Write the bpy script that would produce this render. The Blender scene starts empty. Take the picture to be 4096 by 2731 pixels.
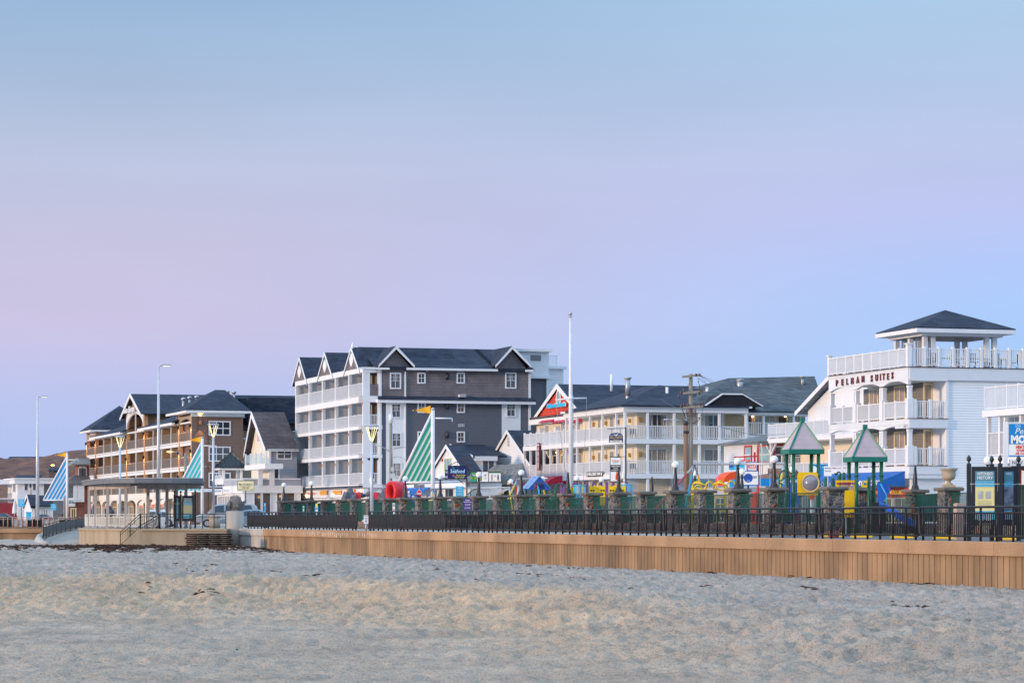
import bpy, bmesh, math, random
import numpy as np
from mathutils import Vector, Matrix
random.seed(7)
D = bpy.data; SC = bpy.context.scene; COL = SC.collection
R = math.radians
# ---------------------------------------------------------------- camera
F, E, CX, HY = 11000.0, 0.79, 2048.0, 2069.0      # focal length in photo pixels, eye height, principal column, horizon row
cam = D.cameras.new('camera'); camo = D.objects.new('camera', cam); COL.objects.link(camo)
cam.sensor_width = 36; cam.lens = 36 * F / 4096
cam.shift_y = (HY - 1365.5) / 4096
cam.clip_start = 0.5; cam.clip_end = 6000
camo.location = (0, 0, E); camo.rotation_euler = (R(90), 0, 0)
SC.camera = camo
# ---------------------------------------------------------------- sky and sun
SC.view_settings.view_transform = 'Standard'; SC.view_settings.look = 'None'
SC.view_settings.exposure = 0.0; SC.view_settings.gamma = 1
W = D.worlds.new("World"); SC.world = W; W.use_nodes = True
wn = W.node_tree.nodes; wl = W.node_tree.links
def sl(c):
    return tuple(((v/255)/12.92 if v/255 <= .04045 else ((v/255+.055)/1.055)**2.4) for v in c) + (1,)
def build_sky():
    bg = wn['Background']
    tc = wn.new('ShaderNodeTexCoord'); sep = wn.new('ShaderNodeSeparateXYZ'); wl.new(tc.outputs['Generated'], sep.inputs[0])
    def ramp(stops, src):
        r = wn.new('ShaderNodeValToRGB'); cr = r.color_ramp
        while len(cr.elements) > 1: cr.elements.remove(cr.elements[-1])
        cr.elements[0].position = stops[0][0]; cr.elements[0].color = sl(stops[0][1])
        for p, c in stops[1:]:
            e = cr.elements.new(p); e.color = sl(c)
        wl.new(src, r.inputs[0]); return r
    mp = wn.new('ShaderNodeMapRange'); mp.inputs[1].default_value = 0; mp.inputs[2].default_value = 0.25   # elevation sine
    wl.new(sep.outputs[2], mp.inputs[0])
    z = mp.outputs[0]
    # sin elevation .185 = top of the picture -> .74
    east = ramp([(0, (170,200,250)), (.17, (187,197,238)), (.28, (204,197,229)), (.39, (200,197,226)), (.50, (190,198,226)), (.61, (172,192,221)), (.75, (150,182,217)), (1, (146,170,198))], z)
    west = ramp([(0, (172,212,255)), (.18, (170,210,255)), (.30, (172,206,255)), (.36, (178,203,253)), (.44, (190,200,245)), (.52, (188,199,236)), (.61, (180,200,234)), (.75, (174,206,235)), (1, (150,174,200))], z)
    mx = wn.new('ShaderNodeMapRange'); mx.interpolation_type = 'SMOOTHSTEP'
    mx.inputs[1].default_value = -0.15; mx.inputs[2].default_value = 0.24
    wl.new(sep.outputs[0], mx.inputs[0])
    m = wn.new('ShaderNodeMix'); m.data_type = 'RGBA'
    wl.new(mx.outputs[0], m.inputs[0]); wl.new(east.outputs[0], m.inputs[6]); wl.new(west.outputs[0], m.inputs[7])
    # upper dusk sky, out of view, brightened to light the walls and sand
    up = wn.new('ShaderNodeMapRange'); up.inputs[1].default_value = 0.24; up.inputs[2].default_value = 0.6
    up.inputs[3].default_value = 1.0; up.inputs[4].default_value = 3.3
    wl.new(sep.outputs[2], up.inputs[0])
    nz = wn.new('ShaderNodeTexNoise'); nz.inputs['Scale'].default_value = 5; nz.inputs['Detail'].default_value = 5
    sc_ = wn.new('ShaderNodeMapping'); sc_.inputs['Scale'].default_value = (1, 1, 5); wl.new(tc.outputs['Generated'], sc_.inputs[0]); wl.new(sc_.outputs[0], nz.inputs[0])
    nr = wn.new('ShaderNodeMapRange'); nr.inputs[1].default_value = .3; nr.inputs[2].default_value = .7; nr.inputs[3].default_value = .965; nr.inputs[4].default_value = 1.035; wl.new(nz.outputs[0], nr.inputs[0])
    vs_ = wn.new('ShaderNodeVectorMath'); vs_.operation = 'SCALE'; wl.new(m.outputs[2], vs_.inputs[0]); wl.new(nr.outputs[0], vs_.inputs['Scale'])
    wl.new(vs_.outputs[0], bg.inputs[0]); wl.new(up.outputs[0], bg.inputs[1])
build_sky()
SUN_EL, SUN_AZ = 9.0, (-0.86, -0.50)
sun = D.lights.new('sun', 'SUN'); suno = D.objects.new('sun', sun); COL.objects.link(suno)
sun.energy = 3.0; sun.angle = R(6); sun.color = (1.0, 0.72, 0.50)
_d = Vector((SUN_AZ[0], SUN_AZ[1], math.tan(R(SUN_EL)) * math.hypot(*SUN_AZ))).normalized()
suno.rotation_euler = _d.to_track_quat('Z', 'Y').to_euler(); suno.location = _d * 300
# ---------------------------------------------------------------- helpers
def at(px, py, Y): return Vector(((px-CX)*Y/F, Y, E-(py-HY)*Y/F))
def gX(px, Y): return (px-CX)*Y/F
def hz(py, Y): return E-(py-HY)*Y/F
def wallY(px): return 45.5/(.327+(px-CX)/F)
TH = math.atan(.3098)
class Fr:
    "frame of a building: origin at its near corner, local x along its side wall, local y along its sea front"
    def __init__(s, px, Y, th=TH, z=0):
        s.o = ((px-CX)*Y/F, Y); s.c = math.cos(th); s.s = math.sin(th); s.th = th; s.z0 = z
    def loc(s): return (s.o[0], s.o[1], s.z0)
    def fy(s, px, x=0.0):
        t = (px-CX)/F; return (s.o[0]+x*s.c - t*(s.o[1]+x*s.s))/(s.s+t*s.c)
    def sx(s, px, y=0.0):
        t = (px-CX)/F; return (t*(s.o[1]+y*s.c)-s.o[0]+y*s.s)/(s.c-t*s.s)
    def z(s, py, x=0.0, y=0.0):
        return E-(py-HY)*(s.o[1]+x*s.s+y*s.c)/F - s.z0
class MB:
    def __init__(s): s.v=[]; s.f=[]; s.m=[]; s.sm=[]
    def add(s, vs, fs, mi=0, smooth=False):
        n=len(s.v); s.v += [tuple(v) for v in vs]
        for f in fs: s.f.append(tuple(i+n for i in f)); s.m.append(mi); s.sm.append(smooth)
        return s
    def box(s, x0,x1,y0,y1,z0,z1, mi=0):
        if x0>x1: x0,x1=x1,x0
        if y0>y1: y0,y1=y1,y0
        if z0>z1: z0,z1=z1,z0
        return s.add([(x0,y0,z0),(x1,y0,z0),(x1,y1,z0),(x0,y1,z0),(x0,y0,z1),(x1,y0,z1),(x1,y1,z1),(x0,y1,z1)],
              [(0,3,2,1),(4,5,6,7),(0,1,5,4),(1,2,6,5),(2,3,7,6),(3,0,4,7)], mi)
    def poly(s, pts, d, mi=0):
        "extrude a planar polygon by the vector d"
        n=len(pts); P=[Vector(p) for p in pts]; d=Vector(d); nrm=Vector((0,0,0))
        for i in range(n): nrm += P[i].cross(P[(i+1)%n])
        if nrm.dot(d) > 0: P=P[::-1]
        Q=[p+d for p in P]
        return s.add(P+Q, [tuple(range(n)), tuple(range(2*n-1,n-1,-1))]+[(i,n+i,n+(i+1)%n,(i+1)%n) for i in range(n)], mi)
    def bar(s, a, b, w, h=None, mi=0, up=(0,0,1)):
        a=Vector(a); b=Vector(b); h=h or w; d=(b-a).normalized(); up=Vector(up)
        if abs(d.dot(up))>.98: up=Vector((0,1,0))
        r=d.cross(up).normalized()*(w/2); u=r.cross(d).normalized()*(h/2)
        c=[a-r-u,a+r-u,a+r+u,a-r+u,b-r-u,b+r-u,b+r+u,b-r+u]
        return s.add(c,[(0,1,2,3),(7,6,5,4),(0,4,5,1),(1,5,6,2),(2,6,7,3),(3,7,4,0)],mi)
    def tube(s, pts, r, n=8, mi=0, closed=False, cap=True):
        P=[Vector(p) for p in pts]; m=len(P); rr=r if isinstance(r,(list,tuple)) else [r]*m
        vs=[]; prev=None
        for i,p in enumerate(P):
            if closed: t=(P[(i+1)%m]-P[i-1])
            else: t=(P[min(i+1,m-1)]-P[max(i-1,0)])
            t=t.normalized() if t.length>1e-9 else Vector((0,0,1))
            if prev is None:
                a=Vector((0,0,1)) if abs(t.z)<.9 else Vector((0,1,0))
                u=t.cross(a).normalized()
            else:
                u=(prev-t*prev.dot(t)).normalized()
            prev=u; w=t.cross(u)
            for k in range(n):
                q=2*math.pi*k/n; vs.append(p+(u*math.cos(q)+w*math.sin(q))*rr[i])
        fs=[]
        for i in range(m if closed else m-1):
            j=(i+1)%m
            for k in range(n):
                l=(k+1)%n; fs.append((i*n+k,i*n+l,j*n+l,j*n+k))
        s.add(vs,fs,mi,True)
        if cap and not closed:
            b=len(s.v)-len(vs); s.f.append(tuple(b+k for k in range(n-1,-1,-1))); s.m.append(mi); s.sm.append(False)
            s.f.append(tuple(b+(m-1)*n+k for k in range(n))); s.m.append(mi); s.sm.append(False)
        return s
    def cyl(s, x,y,z0,z1,r0,r1=None,n=12,mi=0): return s.tube([(x,y,z0),(x,y,z1)],[r0,r0 if r1 is None else r1],n,mi)
    def lathe(s, prof, o=(0,0,0), n=16, mi=0, a0=0, a1=2*math.pi, sx=1, sy=1):
        vs=[]; m=len(prof); full=abs(a1-a0-2*math.pi)<1e-6; nn=n if full else n+1
        for (r,z) in prof:
            for k in range(nn):
                q=a0+(a1-a0)*k/n; vs.append((o[0]+r*math.cos(q)*sx,o[1]+r*math.sin(q)*sy,o[2]+z))
        fs=[(i*nn+k,i*nn+(k+1)%nn,(i+1)*nn+(k+1)%nn,(i+1)*nn+k) for i in range(m-1) for k in range(n)]
        return s.add(vs,fs,mi,True)
    def ball(s, c, r, n=16, mi=0, sc=(1,1,1)):
        h=n//2; prof=[(r*math.sin(math.pi*i/h),-r*math.cos(math.pi*i/h)*sc[2]) for i in range(h+1)]
        prof[0]=(1e-4,prof[0][1]); prof[-1]=(1e-4,prof[-1][1])
        return s.lathe(prof,c,n,mi,sx=sc[0],sy=sc[1])
    def build(s, name, mat, parent=None, loc=None, bevel=0, rot=None):
        me=D.meshes.new(name); me.from_pydata(s.v,[],s.f)
        for m in (mat if isinstance(mat,(list,tuple)) else [mat]): me.materials.append(m)
        me.polygons.foreach_set('material_index', s.m); me.polygons.foreach_set('use_smooth', s.sm); me.update()
        o=D.objects.new(name,me); COL.objects.link(o)
        if parent: o.parent=parent
        if loc is not None: o.location=loc
        if rot is not None: o.rotation_euler=rot
        if bevel:
            b=o.modifiers.new('b','BEVEL'); b.width=bevel; b.segments=2; b.limit_method='ANGLE'; b.angle_limit=R(40)
        return o
def tag(o, label, cat, group=None, kind='thing'):
    if label: o['label']=label
    if cat: o['category']=cat
    if group: o['group']=group
    if kind: o['kind']=kind
    return o
def thing(name, label, cat, loc=(0,0,0), rz=0, group=None):
    o=D.objects.new(name,None); COL.objects.link(o); o.location=loc; o.rotation_euler=(0,0,rz); o.empty_display_size=.3
    return tag(o,label,cat,group)
def dup(root, loc=None, rz=None, label=None):
    r=root.copy(); COL.objects.link(r)
    if loc is not None: r.location=loc
    if rz is not None: r.rotation_euler=(0,0,rz)
    if label: r['label']=label
    for ch in list(root.children):
        c=ch.copy(); COL.objects.link(c); c.parent=r
        for g in list(ch.children):
            d=g.copy(); COL.objects.link(d); d.parent=c
    return r
DG=None
def text(s, size, mat, parent, loc, rz=0, name='lettering', depth=.02, bold=0.0, width=None, rx=90, ry=0, space=1.0, shear=0, line=1.0, xs=1.0, align='CENTER'):
    "raised letters, centred on loc, reading along local x turned by rz"
    cu=D.curves.new(name,'FONT'); cu.body=s; cu.size=size; cu.align_x=align; cu.align_y='CENTER'
    cu.extrude=depth; cu.offset=bold; cu.space_character=space; cu.shear=shear; cu.space_line=line; cu.resolution_u=2
    o=D.objects.new(name,cu); COL.objects.link(o)
    dg=bpy.context.evaluated_depsgraph_get(); me=D.meshes.new_from_object(o.evaluated_get(dg)); D.objects.remove(o); D.curves.remove(cu)
    k=xs
    if width and len(me.vertices):
        xx=[v.co.x for v in me.vertices]; w=max(xx)-min(xx); k=width/max(w,1e-6)
    me.materials.clear(); me.materials.append(mat)
    me.transform(Matrix.Rotation(R(rz),4,'Z') @ Matrix.Rotation(R(ry),4,'Y') @ Matrix.Rotation(R(rx),4,'X') @ Matrix.Diagonal((k,1,1,1)))
    t=D.objects.new(name,me); COL.objects.link(t); t.location=loc
    if parent: t.parent=parent
    return t
# ---------------------------------------------------------------- materials
_M={}
def mat(name, col, rough=.6, var=.08, scale=3.0, metal=0, spec=.4, bump=0, bscale=20, emit=None, estr=0, col2=None, coord='Object', alpha=None, streak=False):
    if name in _M: return _M[name]
    m=D.materials.new(name); m.use_nodes=True; nt=m.node_tree; N=nt.nodes; L=nt.links; b=N['Principled BSDF']
    c=tuple(col)+(1,) if len(col)==3 else col
    b.inputs['Roughness'].default_value=rough; b.inputs['Metallic'].default_value=metal
    b.inputs['Specular IOR Level'].default_value=spec
    tc=N.new('ShaderNodeTexCoord')
    if var or col2:
        nz=N.new('ShaderNodeTexNoise'); nz.inputs['Scale'].default_value=scale; nz.inputs['Detail'].default_value=5; nz.inputs['Roughness'].default_value=.65
        if streak:
            mp=N.new('ShaderNodeMapping'); mp.inputs['Scale'].default_value=(1,1,.15); L.new(tc.outputs[coord],mp.inputs[0]); L.new(mp.outputs[0],nz.inputs[0])
        else: L.new(tc.outputs[coord],nz.inputs[0])
        rp=N.new('ShaderNodeValToRGB'); rp.color_ramp.elements[0].position=.3; rp.color_ramp.elements[1].position=.7
        c2=tuple(col2) if col2 else tuple(min(1,v*(1+var)) for v in col[:3]); c1=tuple(col[:3]) if col2 else tuple(v*(1-var) for v in col[:3])
        rp.color_ramp.elements[0].color=c1+(1,); rp.color_ramp.elements[1].color=c2+(1,)
        L.new(nz.outputs[0],rp.inputs[0]); L.new(rp.outputs[0],b.inputs['Base Color'])
        m['ramp']=rp.name
    else: b.inputs['Base Color'].default_value=c
    if bump:
        n2=N.new('ShaderNodeTexNoise'); n2.inputs['Scale'].default_value=bscale; n2.inputs['Detail'].default_value=4; L.new(tc.outputs[coord],n2.inputs[0])
        bp=N.new('ShaderNodeBump'); bp.inputs['Strength'].default_value=bump; bp.inputs['Distance'].default_value=.02
        L.new(n2.outputs[0],bp.inputs['Height']); L.new(bp.outputs[0],b.inputs['Normal'])
    if emit:
        b.inputs['Emission Color'].default_value=tuple(emit)+(1,); b.inputs['Emission Strength'].default_value=estr
    if alpha is not None: b.inputs['Alpha'].default_value=alpha
    _M[name]=m; return m
def siding(name, col, pitch=.13, var=.06, lap_shade=.72, depth=.018, rough=.5):
    "lapped boards: one sawtooth per board, the shade of each lap put into the colour"
    m=mat(name,col,rough,var,1.2); nt=m.node_tree; N=nt.nodes; L=nt.links; b=N['Principled BSDF']
    if m.get('sid'): return m
    m['sid']=1
    tc=N.new('ShaderNodeTexCoord'); sp=N.new('ShaderNodeSeparateXYZ'); L.new(tc.outputs['Object'],sp.inputs[0])
    dv=N.new('ShaderNodeMath'); dv.operation='DIVIDE'; dv.inputs[1].default_value=pitch; L.new(sp.outputs[2],dv.inputs[0])
    fr=N.new('ShaderNodeMath'); fr.operation='FRACT'; L.new(dv.outputs[0],fr.inputs[0])
    iv=N.new('ShaderNodeMath'); iv.operation='SUBTRACT'; iv.inputs[0].default_value=1; L.new(fr.outputs[0],iv.inputs[1])
    bp=N.new('ShaderNodeBump'); bp.inputs['Strength'].default_value=1; bp.inputs['Distance'].default_value=depth
    L.new(iv.outputs[0],bp.inputs['Height']); L.new(bp.outputs[0],b.inputs['Normal'])
    g=N.new('ShaderNodeMath'); g.operation='LESS_THAN'; g.inputs[1].default_value=.14; L.new(fr.outputs[0],g.inputs[0])
    mx=N.new('ShaderNodeMix'); mx.data_type='RGBA'; mx.blend_type='MULTIPLY'; L.new(g.outputs[0],mx.inputs[0])  # shade at each lap line painted as a darker strip
    L.new(N[m['ramp']].outputs[0],mx.inputs[6]); mx.inputs[7].default_value=(lap_shade,lap_shade,lap_shade,1); L.new(mx.outputs[2],b.inputs['Base Color'])
    return m
def brickmat(name, c1, c2, mortar, bw=.9, bh=.14, ms=.012, vertical=False, rough=.85, sc=1.0, bump=.5, var2=None):
    "roof shingles, cedar shakes or bricks, mapped on the object's own metres"
    if name in _M: return _M[name]
    m=D.materials.new(name); m.use_nodes=True; nt=m.node_tree; N=nt.nodes; L=nt.links; b=N['Principled BSDF']; b.inputs['Roughness'].default_value=rough
    b.inputs['Specular IOR Level'].default_value=.25
    tc=N.new('ShaderNodeTexCoord'); sp=N.new('ShaderNodeSeparateXYZ'); L.new(tc.outputs['Object'],sp.inputs[0])
    ad=N.new('ShaderNodeMath'); ad.operation='ADD'; L.new(sp.outputs[0],ad.inputs[0]); L.new(sp.outputs[1],ad.inputs[1])
    cb=N.new('ShaderNodeCombineXYZ'); L.new(ad.outputs[0],cb.inputs[0]); L.new(sp.outputs[2],cb.inputs[1])
    br=N.new('ShaderNodeTexBrick'); br.inputs['Scale'].default_value=sc; br.inputs['Brick Width'].default_value=bw; br.inputs['Row Height'].default_value=bh
    br.inputs['Mortar Size'].default_value=ms; br.inputs['Color1'].default_value=tuple(c1)+(1,); br.inputs['Color2'].default_value=tuple(c2)+(1,); br.inputs['Mortar'].default_value=tuple(mortar)+(1,)
    L.new(cb.outputs[0],br.inputs[0])
    nz=N.new('ShaderNodeTexNoise'); nz.inputs['Scale'].default_value=.7; nz.inputs['Detail'].default_value=6; L.new(tc.outputs['Object'],nz.inputs[0])
    mr=N.new('ShaderNodeMapRange'); mr.inputs[1].default_value=.3; mr.inputs[2].default_value=.7; mr.inputs[3].default_value=.78; mr.inputs[4].default_value=1.25; L.new(nz.outputs[0],mr.inputs[0])
    mx=N.new('ShaderNodeVectorMath'); mx.operation='SCALE'; L.new(br.outputs[0],mx.inputs[0]); L.new(mr.outputs[0],mx.inputs['Scale'])
    L.new(mx.outputs[0],b.inputs['Base Color'])
    bp=N.new('ShaderNodeBump'); bp.inputs['Strength'].default_value=bump; bp.inputs['Distance'].default_value=.02; bp.invert=True
    L.new(br.outputs['Fac'],bp.inputs['Height']); L.new(bp.outputs[0],b.inputs['Normal'])
    _M[name]=m; return m
def stonemat(name, cols, sc=4.0, joint=(.16,.14,.12), jw=.06, bump=1.0):
    if name in _M: return _M[name]
    m=D.materials.new(name); m.use_nodes=True; nt=m.node_tree; N=nt.nodes; L=nt.links; b=N['Principled BSDF']; b.inputs['Roughness'].default_value=.85
    tc=N.new('ShaderNodeTexCoord'); mp=N.new('ShaderNodeMapping'); mp.inputs['Scale'].default_value=(1,1,1.7)
    oi=N.new('ShaderNodeObjectInfo'); va=N.new('ShaderNodeVectorMath'); va.operation='ADD'; rs=N.new('ShaderNodeVectorMath'); rs.operation='SCALE'; rs.inputs['Scale'].default_value=1
    cbb=N.new('ShaderNodeCombineXYZ'); ml=N.new('ShaderNodeMath'); ml.operation='MULTIPLY'; ml.inputs[1].default_value=37; L.new(oi.outputs['Random'],ml.inputs[0])
    for k in range(3): L.new(ml.outputs[0],cbb.inputs[k])
    L.new(tc.outputs['Object'],va.inputs[0]); L.new(cbb.outputs[0],va.inputs[1]); L.new(va.outputs[0],mp.inputs[0])
    nz=N.new('ShaderNodeTexNoise'); nz.inputs['Scale'].default_value=3; L.new(mp.outputs[0],nz.inputs[0])
    mn=N.new('ShaderNodeMix'); mn.data_type='RGBA'; mn.inputs[0].default_value=.12; L.new(mp.outputs[0],mn.inputs[6]); L.new(nz.outputs[1],mn.inputs[7])
    vo=N.new('ShaderNodeTexVoronoi'); vo.inputs['Scale'].default_value=sc; L.new(mn.outputs[2],vo.inputs[0])
    vd=N.new('ShaderNodeTexVoronoi'); vd.feature='DISTANCE_TO_EDGE'; vd.inputs['Scale'].default_value=sc; L.new(mn.outputs[2],vd.inputs[0])
    sp=N.new('ShaderNodeSeparateColor'); L.new(vo.outputs['Color'],sp.inputs[0])
    rp=N.new('ShaderNodeValToRGB'); rp.color_ramp.interpolation='CONSTANT'; cr=rp.color_ramp
    cr.elements[0].color=tuple(cols[0])+(1,); cr.elements[1].position=1/len(cols); cr.elements[1].color=tuple(cols[1])+(1,)
    for i,c in enumerate(cols[2:]): e=cr.elements.new((i+2)/len(cols)); e.color=tuple(c)+(1,)
    L.new(sp.outputs[0],rp.inputs[0])
    lt=N.new('ShaderNodeMapRange'); lt.inputs[1].default_value=jw*.5; lt.inputs[2].default_value=jw; L.new(vd.outputs[0],lt.inputs[0])
    mx=N.new('ShaderNodeMix'); mx.data_type='RGBA'; L.new(lt.outputs[0],mx.inputs[0]); mx.inputs[6].default_value=tuple(joint)+(1,); L.new(rp.outputs[0],mx.inputs[7])
    n3=N.new('ShaderNodeTexNoise'); n3.inputs['Scale'].default_value=9; n3.inputs['Detail'].default_value=5; L.new(mp.outputs[0],n3.inputs[0])
    mr=N.new('ShaderNodeMapRange'); mr.inputs[1].default_value=.3; mr.inputs[2].default_value=.7; mr.inputs[3].default_value=.65; mr.inputs[4].default_value=1.35; L.new(n3.outputs[0],mr.inputs[0])
    sc2=N.new('ShaderNodeVectorMath'); sc2.operation='SCALE'; L.new(mx.outputs[2],sc2.inputs[0]); L.new(mr.outputs[0],sc2.inputs['Scale']); L.new(sc2.outputs[0],b.inputs['Base Color'])
    bp=N.new('ShaderNodeBump'); bp.inputs['Strength'].default_value=bump; bp.inputs['Distance'].default_value=.05; m2=N.new('ShaderNodeMapRange'); m2.inputs[2].default_value=.25; L.new(vd.outputs[0],m2.inputs[0])
    L.new(m2.outputs[0],bp.inputs['Height']); L.new(bp.outputs[0],b.inputs['Normal'])
    _M[name]=m; return m
def glassmat(name='window_glass', tint=(.03,.035,.045), rough=.06): return mat(name, tint, rough, .3, 1.5, spec=.8)
white=mat('white_paint',(.74,.75,.77),.5,.04,1.5); white2=mat('white_vinyl',(.68,.70,.73),.45,.04,.8)
blackp=mat('black_paint',(.02,.021,.024),.4,.3,8,spec=.5); steel=mat('galvanised',(.42,.44,.47),.45,.2,12,metal=.6)
red=mat('red_plastic',(.62,.02,.03),.35,.1,4); yellow=mat('yellow_plastic',(.85,.55,.01),.35,.08,4); blue=mat('blue_plastic',(.02,.12,.50),.35,.1,4)
teal=mat('teal_paint',(.02,.35,.55),.4,.1,5); green=mat('green_paint',(.02,.20,.09),.4,.15,6); purple=mat('plum_plastic',(.16,.05,.14),.4,.15,6)
glass=glassmat(); dark=mat('dark_interior',(.02,.02,.025),.8,.2,2); curtain=mat('curtain',(.42,.40,.37),.8,.12,6)
lampw=mat('globe_white',(.85,.86,.88),.3,.02,2,spec=.5); wood=mat('weathered_wood',(.23,.17,.13),.85,.35,5,bump=.4,bscale=30,streak=True)
# ================================================================ setting: sand, promenade, road, hill
def vnoise(x, y, seed):
    rs=np.random.RandomState(seed); T=rs.rand(256,256)
    xi=np.floor(x).astype(int); yi=np.floor(y).astype(int); fx=x-xi; fy=y-yi; fx=fx*fx*(3-2*fx); fy=fy*fy*(3-2*fy)
    g=lambda a,b: T[a%256,b%256]
    return (g(xi,yi)*(1-fx)+g(xi+1,yi)*fx)*(1-fy)+(g(xi,yi+1)*(1-fx)+g(xi+1,yi+1)*fx)*fy
def sstep(a,b,x):
    t=np.clip((x-a)/(b-a),0,1); return t*t*(3-2*t)
def sand_height(X,Y):
    w=45.5-.327*Y-X
    n1=vnoise(X*.13+5,Y*.09,1); n2=vnoise(X*.5,Y*.35,2); n3=vnoise(X*1.9,Y*1.3,3); n4=vnoise(X*4.1,Y*2.9,4); n5=vnoise(X*7.5,Y*5.0,5)
    crest=18.0+3.5*(n1-.5)*2+ 13*sstep(-5,-21,X) + 2.5*np.sin(Y*.07+1.0)
    side=sstep(12.0,2.5,X)          # the bank dies out towards the near end of the wall
    face=sstep(crest-1.0,crest+7.5,w)
    h=-1.56 -.10*sstep(0,14,w)*(1-side) - .62*face*(.35+.65*side) -.12*sstep(30,60,w)
    h+= .16*np.exp(-((w-crest)/3.2)**2)*side
    h-= .22*np.exp(-((X-8.5)/5.0)**2-((Y-75)/7.0)**2)
    rough=.35+.65*np.exp(-((w-crest-3)/7.0)**2)
    fg=1-.5*sstep(crest+4,crest+13,w); n6=vnoise(X*.22+9,Y*.8,6); h+= .16*(n6-.5)*sstep(1,6,w)+.20*(n2-.5)*rough*.55*sstep(.3,4,w) + .11*(n3-.5)*rough + (.13*(n4-.5)+.10*np.minimum(n5,.62))*sstep(.0,1.5,w)*(.6+.6*rough)*fg
    # foot-prints: round pits scattered over a jittered lattice
    for sp,sd,dep in ((1.05,11,.10),(.62,12,.13),(.40,13,.09),(.24,14,.035)):
        cx=np.floor(X/sp); cy=np.floor(Y/sp); rs=np.random.RandomState(sd); T1=rs.rand(256,256); T2=rs.rand(256,256); T3=rs.rand(256,256)
        a=cx.astype(int)%256; b=cy.astype(int)%256
        px_=(cx+.3+.4*T1[a,b])*sp; py_=(cy+.3+.4*T2[a,b])*sp
        d2=((X-px_)**2+((Y-py_)*.8)**2)/(.17*sp/ .8)**2
        dep=dep*fg if sp>.3 else dep
        h-= dep*np.exp(-d2)*(T3[a,b]>.35)*(.5+T3[a,b]*.7)
        h+= dep*.4*np.exp(-(np.sqrt(d2)-1.8)**2*2.5)*(T3[a,b]>.35)
    h+= .22*sstep(-14,-19,X)*sstep(168,190,Y)
    return h
def grid_mesh(name, xs, ys, hf, mats):
    X,Y=np.meshgrid(xs,ys); Z=hf(X,Y); nx,ny=len(xs),len(ys)
    co=np.stack([X,Y,Z],-1).reshape(-1,3).astype(np.float32)
    i=np.arange(nx-1); j=np.arange(ny-1); I,J=np.meshgrid(i,j); a=(J*nx+I).ravel()
    q=np.stack([a,a+1,a+nx+1,a+nx],-1).astype(np.int32)
    me=D.meshes.new(name); me.vertices.add(len(co)); me.vertices.foreach_set('co',co.ravel())
    me.loops.add(q.size); me.loops.foreach_set('vertex_index',q.ravel()); me.polygons.add(len(q))
    me.polygons.foreach_set('loop_start',np.arange(0,q.size,4,dtype=np.int32)); me.polygons.foreach_set('loop_total',np.full(len(q),4,np.int32))
    me.polygons.foreach_set('use_smooth',np.ones(len(q),bool)); me.update(calc_edges=True); me.validate()
    for m in mats: me.materials.append(m)
    o=D.objects.new(name,me); COL.objects.link(o); return o
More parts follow.
